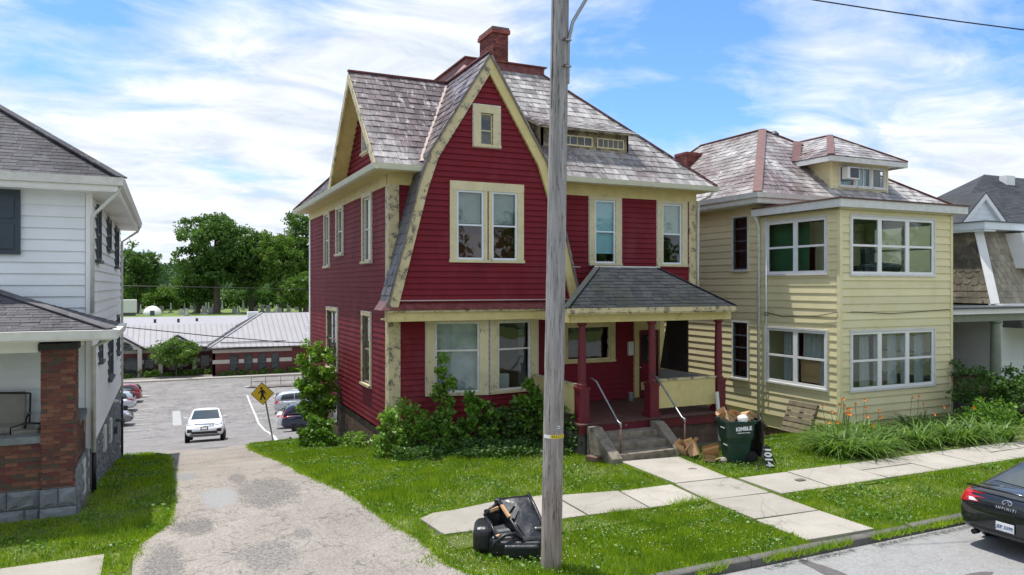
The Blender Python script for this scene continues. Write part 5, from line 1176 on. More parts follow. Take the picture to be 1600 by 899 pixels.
# front dormer
dfy, dx0, dx1 = 19.65, 21.9, 24.85; pdq = plane_fn((0, dfy), (30, dfy), (0, -1))
dw = [(22.35, 23.12, 7.98, 8.7), (23.22, 23.95, 7.98, 8.7), (24.05, 24.7, 7.98, 8.7)]
siding(YH, pdq, dx0+.05, dx1-.05, 7.62, 8.86, .24, .02, dw, 'yellow_siding'); pds = plane_fn((dx0, dfy), (dx0, 23), (-1, 0)); siding(YH, pds, .05, 2.0, 7.7, 8.86, .24, .02, [], 'yellow_siding')
MB().box((dx0+.03, dfy+.3, 7.6), (dx1, dfy+2.6, 8.9)).build('dormer_core', 'dark_interior', YH)
bx('corner_board', (dx0-.03, dfy-.03, 7.62), (dx0+.06, dfy+.06, 8.86), 'yellow_siding', YH); bx('corner_board', (dx1-.06, dfy-.03, 7.62), (dx1+.03, dfy+.06, 8.86), 'yellow_siding', YH)
for i, (a0, a1, z0, z1) in enumerate(dw):
    w, ob = sash(YH, pdq, a0, a1, z0, z1, 'white_trim', .04, (), (.5,) if i == 1 else (), off=.01); casing(w, ob, a0, a1, z0, z1, .05, 'weathered_white', .03)
    hang(w, pdq, a0+.05, a1-.05, z0+.04, z1-.04, -.15, 'blue_blind' if i != 2 else 'storm_frame', 2, .01)
ac = thing('air_conditioner', 'white window air conditioner in the dormer of the yellow house', 'air conditioner', (22.7, 19.55, 8.2))
bx('case', (22.42, 19.35, 8.2), (23.02, 19.62, 8.64), 'white_trim', ac, bevel=.015); bx('grille', (22.55, 19.335, 8.25), (22.97, 19.349, 8.6), 'storm_frame', ac)
de = 8.95; d0, d1, dfe = dx0-.55, dx1+.5, dfy-.5; DP = ((d0+d1)/2, dfy+1.35, 10.12); DB = (DP[0], 22.7, 10.12)
tiles(YH, [(d0, dfe, de), (d1, dfe, de), DP], .25, .26, .02, 'slate_pale', seed=43); tiles(YH, [(d0, 21.0, de), (d0, dfe, de), DP, (DP[0], 22.3, 10.12)], .25, .26, .02, 'slate_pale', seed=44)
MB().add([(d0, dfe, de-.02), (d1, dfe, de-.02), (DP[0], DP[1], DP[2]-.02), (DB[0], DB[1], DB[2]-.02), (d0, 22.7, de-.02), (d1, 22.7, de-.02)], [(0, 1, 2), (0, 2, 3, 4), (1, 5, 3, 2)]).build('dormer_roof_deck', 'slate_pale', YH)
MB().box((d0, dfe, de-.2), (d1, dfe+.04, de-.02)).box((d0, dfe+.04, de-.2), (d0+.04, 21.0, de-.021)).box((d1-.04, dfe+.04, de-.2), (d1, 21, de-.021)).box((d0+.04, dfe+.04, de-.12), (d1-.04, 20.8, de-.1)).build('dormer_fascia', 'weathered_white', YH)
for a, b_, w_ in (((d0, dfe, de), DP, .24), ((d1, dfe, de), DP, .14), (DP, DB, .12)): MB().bar(Vector(a)+up, Vector(b_)+up, w_, .04).build('hip_cap', 'faded_metal' if w_ > .2 else 'red_metal', YH)
MB().bar((21.35, 20.75, 8.95), (22.6, 21.9, 10.0), .3, .03, (-.3, -.6, 1)).build('valley_flashing', 'faded_metal', YH)
MB().lathe((21.95, 22.5, 10.1), [(.16, 0), (.16, .22), (.22, .24), (.1, .36)], 12).build('roof_vent', 'storm_frame', YH)
fo = MB().box((18.66, 16.42, -1.3), (23.7, 19.8, .1)).box((18.66, 19.8, -1.5), (19, 29, .3)).build('foundation', 'brown_block', YH)
ch = bx('chimney', (20.02, 25.52, 8.3), (20.78, 26.28, 10.0), 'mortar_dark', YH)
for A, B, o_ in (((20, 25.5), (20.8, 25.5), (0, -1)), ((20, 25.5), (20, 26.3), (-1, 0)), ((20.8, 25.5), (20.8, 26.3), (1, 0))): bricks(ch, plane_fn(A, B, o_), 0, .8, 8.4, 9.9, .21, .075, .03, 'chimney_brick', None, joined=True)
bx('chimney_cap', (19.98, 25.48, 9.9), (20.82, 26.32, 10.0), 'chimney_brick', ch)

# ------------------------------------------------------------------ white house with mansard roof at the right edge
MH = thing('mansard_house', 'white house at the right edge with scalloped tan slate mansard roof', 'house', (33, 22, 0))
mx, my = 28.75, 18.1
pm = plane_fn((mx, my), (mx, 30), (-1, 0)); pmf = plane_fn((mx, my), (45, my), (0, -1)); mw = [(2.0, 3.1, 1.0, 2.7)]
siding(MH, pm, 0, 9, .8, 3.5, .2, .06, [], 'white_siding'); siding(MH, pmf, 0, 9, .6, 3.55, .2, .04, mw, 'white_siding')
w, ob = sash(MH, pmf, *mw[0], 'vinyl_sash', .07, (.5,), (), off=.02); casing(w, ob, *mw[0], .08, 'white_trim', .04)
MB().box((mx+.03, my+.4, -.3), (44, 30, 3.6)).box((29.4, 19.4, 3.6), (44, 30, 6.5)).build('house_core', 'dark_interior', MH)
MB().box((mx+.01, my+.03, -.3), (44, my+.05, .62)).box((mx+.012, my+.05, -.3), (mx+.03, 30, .82)).build('foundation', 'rust_metal', MH)
mb0, mt0, mtz = 3.62, (29.0, 18.85), 6.5
Aa, Bb, Tt = Vector((28.6, 17.95, mb0)), Vector((28.6, 29, mb0)), Vector((mt0[0], mt0[1], mtz)); Tb = Vector((mt0[0], 29, mtz)); Ff = Vector((45, 17.95, mb0)); Tf = Vector((45, mt0[1], mtz))
tiles(MH, [Bb, Aa, Tt, Tb], .34, .25, .016, 'slate_tan', nobj=120, seed=51, scallop={3, 4, 5, 6}); tiles(MH, [Aa, Ff, Tf, Tt], .34, .25, .016, 'slate_tan', nobj=60, seed=52, scallop={3, 4, 5, 6})
MB().add([Aa, Bb, Tb, Tt, Ff, Tf], [(0, 1, 2, 3), (0, 4, 5, 3)]).build('mansard_deck', 'slate_tan', MH)
MB().bar(Aa+Vector((-.04, -.04, 0)), Tt+Vector((-.04, -.04, 0)), .3, .05, (-1, -1, .3)).build('hip_cap', 'white_trim', MH)
MB().box((28.6, 18.35, 6.42), (29.3, 29, 6.5)).box((28.55, 18.3, 6.5), (45, 29, 6.78)).build('box_gutter', 'vinyl_sash', MH); bx('gutter_lip', (28.5, 18.25, 6.78), (45, 29, 6.82), 'storm_frame', MH)
MB().box((30.6, 18.0, 5.0), (31.6, 18.9, 6.4)).build('dormer_cheek', 'white_trim', MH)
MB().box((28.55, 17.85, 3.5), (45, 18.15, 3.62)).build('eave_trim', 'white_trim', MH)
MB().box((24.2, 16.8, 3.05), (28.55, 17.1, 3.32)).box((24.2, 17.1, 3.051), (24.5, 25, 3.32)).build('porch_beam', 'green_grey_paint', MH); MB().box((24.1, 16.6, 3.32), (28.9, 25, 3.5)).build('porch_cornice', 'white_trim', MH); MB().box((24.0, 16.5, 3.5), (28.62, 25, 3.56)).build('porch_roof', 'storm_frame', MH); bx('porch_ceiling', (24.5, 17.1, 3.25), (28.6, 25, 3.3), 'green_grey_paint', MH)
c_ = MB().lathe((27.05, 16.95, 0), [(.22, .75), (.22, .85), (.17, .9), (.18, 1.6), (.15, 2.9), (.15, 2.94), (.22, 3.0), (.22, 3.06)], 18).build('column', 'green_grey_paint', MH)
MB().box((24.2, 16.7, .55), (28.7, 25, .75)).build('porch_floor', 'rust_metal', MH); bx('porch_skirt', (24.3, 16.8, -.2), (28.6, 16.9, .55), 'dark_interior', MH)
MB().prism([(29.3, 16.2, 2.7), (29.3, 18.1, 3.25), (29.3, 18.1, 2.7)], (6, 0, 0)).build('side_porch_roof', 'asphalt_shingle', MH); MB().box((29.25, 16.15, 2.6), (35.4, 16.25, 2.72)).build('side_porch_fascia', 'white_trim', MH); bx('side_porch_post', (29.4, 16.3, 0), (29.55, 16.45, 2.7), 'white_trim', MH)
# dark roofed house further back on the right
DH = thing('grey_roof_house', 'white house with large dark grey shingle roof and front gable behind the mansard house', 'house', (42, 30, 0))
MB().box((38.2, 26.6, 0), (56, 33, 7.2)).build('wall', 'white_siding', DH)
zt_, ze_ = 10.95, 7.2
zr_ = 11.9
tiles(DH, [(37.3, 26, ze_), (58, 26, ze_), (56, 32.5, zr_), (50.6, 32.5, zr_)], .5, .2, .012, 'dark_shingle', 'shingle', seed=61)
MB().add([(37.3, 26, ze_-.02), (58, 26, ze_-.02), (56, 32.5, zr_-.02), (50.6, 32.5, zr_-.02), (42, 37, ze_-.02), (58, 37, ze_-.02)], [(0, 1, 2, 3), (0, 3, 4), (4, 3, 2, 5), (1, 5, 2)]).build('roof_deck', 'dark_shingle', DH)
gy, gc, gz, gwid = 25.4, 39.75, 9.25, 2.35
plh = plane_fn((0, gy+.2), (60, gy+.2), (0, -1)); siding(DH, plh, lambda z: gc-(gz-.25-z)*gwid/2.0, lambda z: gc+(gz-.25-z)*gwid/2.0, 6.2, gz-.3, .28, .02, [], 'white_siding')
for s_ in (-1, 1):
    A, B = Vector((gc, gy, gz)), Vector((gc+s_*gwid*1.25, gy, gz-2.5))
    MB().prism([A, B, B-Vector((0, 0, .32)), A-Vector((0, 0, .32))], (0, .2, 0)).build('rake_board', 'white_trim', DH)
    MB().prism([A+Vector((0, 0, .02)), B+Vector((0, 0, .02)), B+Vector((0, 0, .08)), A+Vector((0, 0, .08))], (0, 5.5, 0)).build('gable_roof', 'dark_shingle', DH)
bx('roof_vent', (51.3, 31.4, 11.0), (52.2, 31.9, 11.75), 'white_trim', DH); bx('roof_vent', (44.6, 29.2, 9.2), (44.9, 29.5, 9.9), 'white_trim', DH)
# ------------------------------------------------------------------ vehicles
def loft(st, ring, capf=True):
    """st: stations; ring(s) -> half profile from centre bottom to centre top; mirrored and skinned"""
    mb = MB(); n = 0
    for s_ in st:
        half = ring(s_); full = [(s_[0], y, z) for y, z in half]+[(s_[0], -y, z) for y, z in reversed(half[1:-1])]
        n = len(full); mb.v += full
    for i in range(len(st)-1):
        for j in range(n): mb.f.append((i*n+j, i*n+(j+1) % n, (i+1)*n+(j+1) % n, (i+1)*n+j))
    mb.f.append(tuple(range(n))[::-1]); mb.f.append(tuple((len(st)-1)*n+j for j in range(n)))
    return mb
CARS = {
 'sedan': dict(L=4.75, W=1.78, body=[(-2.37, .36, .70, .74), (-2.30, .29, .96, .82), (-2.05, .24, 1.04, .87), (-1.3, .22, 1.02, .89), (0, .21, .98, .89), (1.0, .21, .95, .88), (1.8, .22, .84, .86), (2.2, .26, .70, .79), (2.37, .33, .56, .68)],
               cab=[(-1.95, 1.0), (-1.75, 1.03), (-.85, 1.40), (-.35, 1.45), (.15, 1.43), (.45, 1.36), (1.1, 1.0), (1.25, .95)], belt=.98, wheel=.325, wb=(-1.38, 1.45),
               side=[[(-1.15, 1.03), (-.25, 1.03), (-.25, 1.36), (-.72, 1.33)], [(-.18, 1.03), (.82, 1.02), (.28, 1.34), (-.18, 1.36)]], ws=[(.63, 1.03), (.50, 1.36)], rw=[(.60, 1.06), (.50, 1.35)]),
 'suv': dict(L=4.55, W=1.86, body=[(-2.27, .42, .80, .80), (-2.2, .32, 1.0, .87), (-1.9, .28, 1.08, .92), (-1.0, .26, 1.08, .93), (0, .26, 1.07, .93), (1.0, .26, 1.06, .92), (1.7, .27, 1.0, .90), (2.1, .32, .88, .84), (2.27, .42, .68, .74)],
             cab=[(-2.2, 1.05), (-2.1, 1.25), (-1.9, 1.60), (-1.0, 1.69), (0, 1.68), (.3, 1.62), (1.05, 1.08), (1.2, 1.03)], belt=1.06, wheel=.36, wb=(-1.33, 1.36),
             side=[[(-1.75, 1.13), (-.72, 1.12), (-.72, 1.56), (-1.55, 1.5)], [(-.66, 1.12), (.78, 1.12), (.22, 1.55), (-.66, 1.57)]], ws=[(.68, 1.12), (.56, 1.56)], rw=[(.62, 1.16), (.52, 1.54)]),
 'van': dict(L=5.1, W=1.98, body=[(-2.55, .40, .85, .85), (-2.48, .30, 1.05, .93), (-2.2, .26, 1.1, .98), (-1.0, .24, 1.1, .99), (.2, .24, 1.08, .99), (1.2, .24, 1.05, .98), (1.9, .26, .95, .95), (2.4, .3, .8, .86), (2.55, .4, .62, .74)],
             cab=[(-2.5, 1.08), (-2.4, 1.35), (-2.2, 1.68), (-1.2, 1.77), (0, 1.76), (.5, 1.68), (1.5, 1.08), (1.7, 1.0)], belt=1.07, wheel=.34, wb=(-1.55, 1.5),
             side=[[(-2.05, 1.15), (-1.0, 1.14), (-1.0, 1.62), (-1.9, 1.56)], [(-.94, 1.14), (.15, 1.13), (.15, 1.63), (-.94, 1.64)], [(.2, 1.13), (1.15, 1.13), (.5, 1.58), (.2, 1.62)]], ws=[(.72, 1.15), (.6, 1.6)], rw=[(.68, 1.2), (.58, 1.6)]),
}
def car(name, label, kind, paint, loc, rz, group='cars parked in the lot below', plate=True, pitch=0.0):
    s_ = CARS[kind]; hw = s_['W']/2
    t = thing(name, label, 'car', loc, rz, group, world=False); t.rotation_euler = (0, pitch, rz)
    ring = lambda q: [(0, q[1]), (.80*q[3], q[1]), (.95*q[3], q[1]+.08), (1.0*q[3], q[1]+.36*(q[2]-q[1])), (1.0*q[3], q[1]+.62*(q[2]-q[1])), (.965*q[3], q[1]+.86*(q[2]-q[1])), (.86*q[3], q[2]), (0, q[2]+.03)]
    body = loft(s_['body'], ring).build('body', paint, t, smooth=True); sm = body.modifiers.new('s', 'SUBSURF'); sm.levels = 2; sm.render_levels = 2
    b0 = s_['belt']-.10
    def cring(q):
        w0 = hw*.90; f = max(0.02, (q[1]-b0)/(max(c_[1] for c_ in s_['cab'])-b0)); w1 = w0-(w0-hw*.70)*min(1, f)
        return [(0, b0), (w0, b0), (w0-(w0-w1)*.45, b0+(q[1]-b0)*.5), (w1, q[1]-.07*f), (w1*.84, q[1]-.01), (0, q[1]+.015)]
    cab = loft(s_['cab'], cring).build('cabin', paint, t, smooth=True); sm = cab.modifiers.new('s', 'SUBSURF'); sm.levels = 2; sm.render_levels = 2
    bpy.context.view_layer.update(); dg = bpy.context.evaluated_depsgraph_get()
    def patch(ob, corners, axis, sgn, mat, nm, par, lift=.008, n=8, label=None):
        """a thin panel laid on the body, found by projecting corner points (a, z) along the axis"""
        ev = ob.evaluated_get(dg); mb = MB(); ok = True; base = []
        for i in range(n+1):
            for j in range(n+1):
                u, v = i/n, j/n; c = [Vector(q) for q in corners]; p = (c[0]*(1-u)+c[1]*u)*(1-v)+(c[3]*(1-u)+c[2]*u)*v
                o_, d_ = (Vector((p.x, sgn*3, p.y)), Vector((0, -sgn, 0))) if axis == 'y' else (Vector((sgn*4, p.x, p.y)), Vector((-sgn, 0, 0)))
                hit, co, nr, _ = ev.ray_cast(o_, d_)
                base.append((co+nr*lift) if hit else None)
        good = [q for q in base if q is not None]
        if not good: return None
        for q in base: mb.v.append(tuple(q) if q is not None else tuple(good[-1]))
        N_ = n+1; mb.f = [(i*N_+j, (i+1)*N_+j, (i+1)*N_+j+1, i*N_+j+1) for i in range(n) for j in range(n) if all(base[a] is not None for a in (i*N_+j, (i+1)*N_+j, (i+1)*N_+j+1, i*N_+j+1))]
        o = mb.build(nm, mat, par, smooth=True, label=label); return o
    for sg in (-1, 1):
        for q in s_['side']: patch(cab, q, 'y', sg, 'car_glass', 'side_window', cab)
    (w0, z0), (w1, z1) = s_['ws']; patch(cab, [(-w0, z0), (w0, z0), (w1, z1), (-w1, z1)], 'x', 1, 'car_glass', 'windshield', cab)
    (w0, z0), (w1, z1) = s_['rw']; patch(cab, [(-w0, z0), (w0, z0), (w1, z1), (-w1, z1)], 'x', -1, 'car_glass', 'rear_window', cab)
    r_ = s_['wheel']
    for x in s_['wb']:
        for sg in (-1, 1):
            MB().lathe((x, sg*(hw*.94), r_+.02), [(r_*1.16, -.02), (r_*1.16, .035)] if sg > 0 else [(r_*1.16, .02), (r_*1.16, -.035)], 24, 'y').build('wheel_arch', 'car_trim', body)
            y_ = sg*(hw-.17); pr = [(r_*.6, -.1), (r_*.93, -.1), (r_, -.07), (r_, .07), (r_*.93, .1), (r_*.66, .11), (r_*.62, .09)]
            wh = MB().lathe((x, y_+sg*.05, r_), [(a, b_*sg) for a, b_ in pr], 24, 'y').build('wheel', 'rubber', t, smooth=False)
            rim = MB().lathe((x, y_+sg*.05, r_), [(r_*.62, .088*sg), (r_*.56, .06*sg), (r_*.2, .075*sg), (r_*.12, .095*sg)], 20, 'y'); rim.build('rim', 'rim_metal', wh)
    hb = s_['belt']; bw = s_['body'][-2][3]; L2 = s_['L']/2
    if kind == 'suv':
        for sg in (-1, 1):
            patch(body, [(sg*.50, .83), (sg*.80, .86), (sg*.79, .95), (sg*.50, .90)], 'x', 1, 'car_trim', 'headlight_housing', t); patch(body, [(sg*.53, .85), (sg*.77, .875), (sg*.765, .925), (sg*.53, .885)], 'x', 1, 'lamp_clear', 'headlight', t, .014)
            patch(body, [(sg*.56, .52), (sg*.78, .52), (sg*.78, .68), (sg*.56, .66)], 'x', 1, 'car_trim', 'fog_lamp', t)
            patch(cab, [(sg*.66, 1.05), (sg*.86, 1.05), (sg*.84, 1.3), (sg*.72, 1.3)], 'x', -1, 'lamp_red', 'taillight', t); patch(body, [(sg*.60, .88), (sg*.85, .9), (sg*.85, 1.03), (sg*.60, 1.03)], 'x', -1, 'lamp_red', 'taillight', t)
        patch(body, [(-.44, .78), (.44, .78), (.46, .92), (-.46, .92)], 'x', 1, 'car_trim', 'grille', t); patch(body, [(-.42, .805), (.42, .805), (.43, .83), (-.43, .83)], 'x', 1, 'chrome', 'grille_bar', t, .012); patch(body, [(-.42, .86), (.42, .86), (.43, .885), (-.43, .885)], 'x', 1, 'chrome', 'grille_bar', t, .012)
        patch(body, [(-.62, .44), (.62, .44), (.55, .56), (-.55, .56)], 'x', 1, 'car_trim', 'lower_grille', t); patch(body, [(-.7, .36), (.7, .36), (.66, .42), (-.66, .42)], 'x', 1, 'rim_metal', 'skid_plate', t)
        patch(body, [(-.80, .36), (.80, .36), (.84, .58), (-.84, .58)], 'x', -1, 'car_trim', 'rear_bumper_trim', t)
        if plate: patch(body, [(-.17, .62), (.17, .62), (.17, .76), (-.17, .76)], 'x', 1, 'car_trim', 'licence_plate', t, .018); patch(body, [(-.12, .65), (.12, .65), (.12, .73), (-.12, .73)], 'x', 1, 'paper', 'plate_face', t, .022)
        for sg in (-1, 1): MB().tube([(-1.8, sg*.60, 1.68), (-1, sg*.63, 1.74), (.0, sg*.62, 1.72)], .018, 6).build('roof_rail', 'rim_metal', cab)
    else:
        zt = .80 if kind == 'sedan' else .9
        for sg in (-1, 1):
            patch(body, [(sg*.45, zt-.18), (sg*.76, zt-.12), (sg*.74, zt-.02), (sg*.46, zt-.08)], 'x', 1, 'lamp_clear', 'headlight', t)
            if kind == 'sedan': patch(body, [(sg*.40, .82), (sg*.80, .80), (sg*.80, .98), (sg*.62, .95)], 'x', -1, 'lamp_red', 'taillight', t)
            else: patch(body, [(sg*.72, .82), (sg*.93, .84), (sg*.93, 1.06), (sg*.74, 1.06)], 'x', -1, 'lamp_red', 'taillight', t); patch(cab, [(sg*.74, 1.1), (sg*.90, 1.1), (sg*.88, 1.3), (sg*.76, 1.3)], 'x', -1, 'lamp_red', 'taillight', t)
        patch(body, [(-.38, zt-.2), (.38, zt-.2), (.38, zt-.1), (-.38, zt-.1)], 'x', 1, 'car_trim', 'grille', t)
    for sg in (-1, 1):
        xw = s_['cab'][-2][0]-.28; MB().obox((xw, sg*(hw*.88), hb+.05), (.1, 0, .0), (0, sg*.24, .0), (.02, 0, .15)).build('mirror', paint, t, bevel=.03)
    return t, body, cab, patch
car('white_suv', 'white SUV driving up the lot towards the street', 'suv', 'paint_white', (1.85, 41.5, h(41.5)+.0), R(-95), group=None, pitch=R(-8))
LOTG = 'cars parked in the lot below'
car('red_suv', 'dark red SUV parked nearest the school on the left', 'suv', 'paint_red', (-4.3, 75.2, h(75)), R(176))
car('silver_car', 'silver hatchback parked between the red and grey cars', 'suv', 'paint_silver', (-4.6, 70.0, h(70)), R(176))
car('grey_suv', 'dark grey SUV parked lowest in the left row', 'suv', 'paint_grey', (-4.5, 62.2, h(62)), R(-4))
car('minivan', 'silver minivan parked backed to the lane on the right', 'van', 'paint_silver', (10.4, 62.6, h(62.6)), R(-6))
car('white_sedan', 'white sedan parked between the minivan and the navy SUV', 'sedan', 'paint_white', (8.9, 51.0, h(51)), R(-6))
car('navy_suv', 'navy blue SUV half hidden behind the vine by the red house', 'suv', 'paint_navy', (8.35, 45.2, h(45.2)), R(-6))
car('white_hatchback', 'white car parked beyond the minivan', 'sedan', 'paint_white', (10.6, 66.3, h(66.3)), R(-6))
# black sedan at the kerb
BC, bbody, bcab, bpatch = car('black_sedan', 'black sedan parked at the kerb at the right edge', 'sedan', 'paint_black', (14.72, 7.58, -.13), 0.0, group=None)
for o in list(BC.children):
    if o.name.startswith('taillight'): bpy.data.objects.remove(o)
for sg in (-1, 1):
    tl = bpatch(bbody, [(sg*.44, .80), (sg*.83, .76), (sg*.83, .975), (sg*.68, .955)], 'x', -1, 'lamp_red', 'taillight', BC, .012, 12)
    bpatch(bbody, [(sg*.47, .81), (sg*.62, .80), (sg*.63, .85), (sg*.56, .85)], 'x', -1, 'lamp_clear', 'reverse_lamp', tl, .017, 4)
    sd = bpatch(bbody, [(-2.32, .80), (-2.05, .86), (-2.03, .93), (-2.30, .965)], 'y', sg, 'lamp_red', 'taillight_side', tl, .010, 8)
bpatch(bbody, [(-.155, .43), (.155, .43), (.155, .59), (-.155, .59)], 'x', -1, 'car_trim', 'plate_frame', BC, .012, 4)
pp_ = bpatch(bbody, [(-.145, .44), (.145, .44), (.145, .58), (-.145, .58)], 'x', -1, 'ink_white', 'licence_plate', BC, .02, 4)
xs_ = min(v.co.x for v in pp_.data.vertices)
textmesh('JEP 3399', 'plate_text', 'ink_blue', pp_, frame4((xs_-.004, 0, .505), (0, -1, 0), (0, 0, 1)), .073, .002)
xb = -2.345
dgt = bpy.context.evaluated_depsgraph_get(); ev = bbody.evaluated_get(dgt)
hit, co, nr, _ = ev.ray_cast(Vector((-4, 0, .80)), Vector((1, 0, 0))); upv = Vector((0, 0, 1))-nr*nr.z
textmesh('I N F I N I T I', 'lettering', 'chrome', BC, frame4(co+nr*.012, (0, -1, 0), upv), .058, .003)
hit, co, nr, _ = ev.ray_cast(Vector((-4, 0, .89)), Vector((1, 0, 0))); upv = (Vector((0, 0, 1))-nr*nr.z).normalized()
em = MB(); pts = []
for i in range(21):
    a = 2*math.pi*i/20; a2 = a-math.pi/2
    pts.append(co+nr*.012+Vector((0, -1, 0))*.075*math.cos(a2)+upv*.042*math.sin(a2))
em.tube(pts[2:-2], .008, 6); em.tube([pts[2], co+nr*.012+upv*.03, pts[-3]], .006, 6); em.build('emblem', 'chrome', BC, smooth=True)
MB().lathe((-2.2, .56, .27), [(.045, -.12), (.045, 0.0)], 14, 'x').build('exhaust_pipe', 'black_metal', BC, smooth=True)
bpatch(bbody, [(-.80, .36), (.80, .36), (.78, .40), (-.78, .40)], 'x', -1, 'car_trim', 'rear_diffuser', BC, .008, 8)
MB().tube([(-2.24, -.72, 1.035), (-2.28, 0, 1.06), (-2.24, .72, 1.035)], .018, 6).build('spoiler_lip', 'paint_black', BC, smooth=True)
bpatch(bbody, [(-.70, .735), (.70, .735), (.70, .745), (-.70, .745)], 'x', -1, 'car_trim', 'boot_seam', BC, .003, 8)

# ------------------------------------------------------------------ school down the slope
SC = thing('school_building', 'low brick school with stone bands and pale metal roof below the lot', 'school', (4, 98, h(98)))
zg, sy, ry = -6.2, 96.0, 92.6
pls = plane_fn((-30, sy), (5, sy), (0, -1)); plR = plane_fn((4.8, ry), (13.6, ry), (0, -1))
def wallband(pl_, a0, a1, holes):
    for z0, z1, m_, nm, th in ((zg, -4.75, 'school_brick', 'brick_wall', .0), (-4.75, -4.3, 'school_stone', 'stone_band', .03), (-4.3, -3.5, 'school_brick', 'brick_wall', .0), (-3.5, -2.95, 'school_stone', 'stone_band', .02)):
        mb = MB(); cuts = sorted({z0, z1} | {q for h_ in holes for q in h_[2:] if z0 < q < z1})
        for c0, c1 in zip(cuts, cuts[1:]):
            cur = a0
            for h0, h1 in sorted((h_[0], h_[1]) for h_ in holes if h_[2] < (c0+c1)/2 < h_[3])+[(a1, a1)]:
                if h0-cur > .02: mb.add([pl_(cur, c0, th), pl_(h0, c0, th), pl_(h0, c1, th), pl_(cur, c1, th), pl_(cur, c0, -.3), pl_(h0, c0, -.3), pl_(h0, c1, -.3), pl_(cur, c1, -.3)], [(0, 1, 2, 3), (0, 4, 5, 1), (1, 5, 6, 2), (2, 6, 7, 3), (3, 7, 4, 0)])
                cur = h1
        mb.build(nm, m_, SC)
    for h_ in holes:
        w, ob = sash(SC, pl_, *h_, 'bronze', .09, (.18,), (), off=-.06, glass='dark_glass')
        hang(w, pl_, h_[0]+.1, h_[1]-.1, h_[2]+.3, h_[3]-.1, -.11, 'grey_blind', 2, .0, 'blind')
lh = [(25.5, 27.0, -5.9, -3.95), (27.6, 28.7, -5.7, -3.92), (30.0, 32.4, -5.7, -4.2), (33.6, 34.7, -5.7, -3.92)]
wallband(pls, 0, 35, lh); rh = [(1.85, 2.85, -5.65, -3.7), (3.45, 4.4, -5.65, -3.7), (4.95, 5.95, -5.65, -3.7), (6.5, 7.45, -5.65, -3.7)]; wallband(plR, 0, 8.9, rh)
MB().box((4.8, ry, zg), (5.1, sy, -2.95)).build('return_wall', 'school_brick', SC); MB().box((13.4, ry+.05, zg), (24, ry+1.5, -2.95)).build('entrance_wall', 'school_brick', SC)
MB().box((-30, sy+.35, zg), (26, 112, -3.0)).box((5.2, ry+.35, zg), (13.4, sy+.35, -3.001)).build('interior_mass', 'dark_interior', SC)
def standing(face, nm='roof', rib=.62):
    P = [Vector(p) for p in face]; o = MB().add(P, [tuple(range(len(P)))]).build(nm, 'metal_roof', SC)
    U = (P[1]-P[0]).normalized(); nrm = U.cross(P[-1]-P[0]).normalized(); nrm = nrm if nrm.z > 0 else -nrm; V = nrm.cross(U); V = V if V.dot(P[-1]-P[0]) > 0 else -V
    P2 = [((p-P[0]).dot(U), (p-P[0]).dot(V)) for p in P]; ar = sum(P2[i][0]*P2[(i+1) % len(P2)][1]-P2[(i+1) % len(P2)][0]*P2[i][1] for i in range(len(P2))); P2 = P2 if ar > 0 else P2[::-1]
    mb = MB(); u = min(p[0] for p in P2)+.3
    while u < max(p[0] for p in P2):
        c = clip([(u, -50), (u+.05, -50), (u+.05, 50), (u, 50)], P2)
        if len(c) >= 3: mb.prism([P[0]+U*a+V*b_ for a, b_ in c], nrm*.09)
        u += rib
    mb.build('standing_seams', 'metal_seam', o, kind='stuff')
    return o
ez_ = -2.85
standing([(-30, sy-.7, ez_), (4.6, sy-.7, ez_), (9.5, 101.5, -.5), (-30, 101.5, -.5)])
MB().add([(-30, 101.5, -.5), (12, 101.5, -.5), (12, 112, .1), (-30, 112, .1)], [(0, 1, 2, 3)]).build('flat_roof', 'metal_roof', SC)
standing([(4.3, ry-.7, ez_), (14.6, ry-.7, ez_), (17.5, 99.5, .85), (11.0, 99.5, .85)]); standing([(4.3, 103, ez_), (4.3, ry-.7, ez_), (11.0, 99.5, .85), (11.0, 100.5, .85)], rib=1.0)
MB().add([(11.0, 99.5, .85), (26, 99.5, .85), (26, 108, -1), (11, 108, -1)], [(0, 1, 2, 3)]).build('rear_roof', 'metal_roof', SC); standing([(14.6, ry-.7, ez_), (26, ry-.7, ez_), (26, 99.5, .85), (17.5, 99.5, .85)])
MB().bar((4.3, ry-.7, ez_+.06), (11.0, 99.5, .92), .22, .06).build('hip_cap', 'metal_roof', SC)
MB().box((-30, sy-.75, ez_-.22), (4.6, sy-.66, ez_)).box((4.3, ry-.75, ez_-.22), (14.6, ry-.66, ez_)).build('gutter', 'bronze', SC)
MB().box((-30, sy-.66, ez_-.14), (4.6, sy, ez_-.1)).box((4.3, ry-.66, ez_-.14), (14.6, ry, ez_-.1)).build('soffit', 'school_stone', SC)
for x0, x1, y_, z_ in ((-1.0, .5, sy+.1, -2.4), (3.2, 5.2, sy+.1, -2.4), (5.6, 13.0, ry+.15, -2.3)): MB().tube([(x0, y_, z_), (x1, y_, z_)], .05, 6).build('snow_guard', 'bronze', SC)
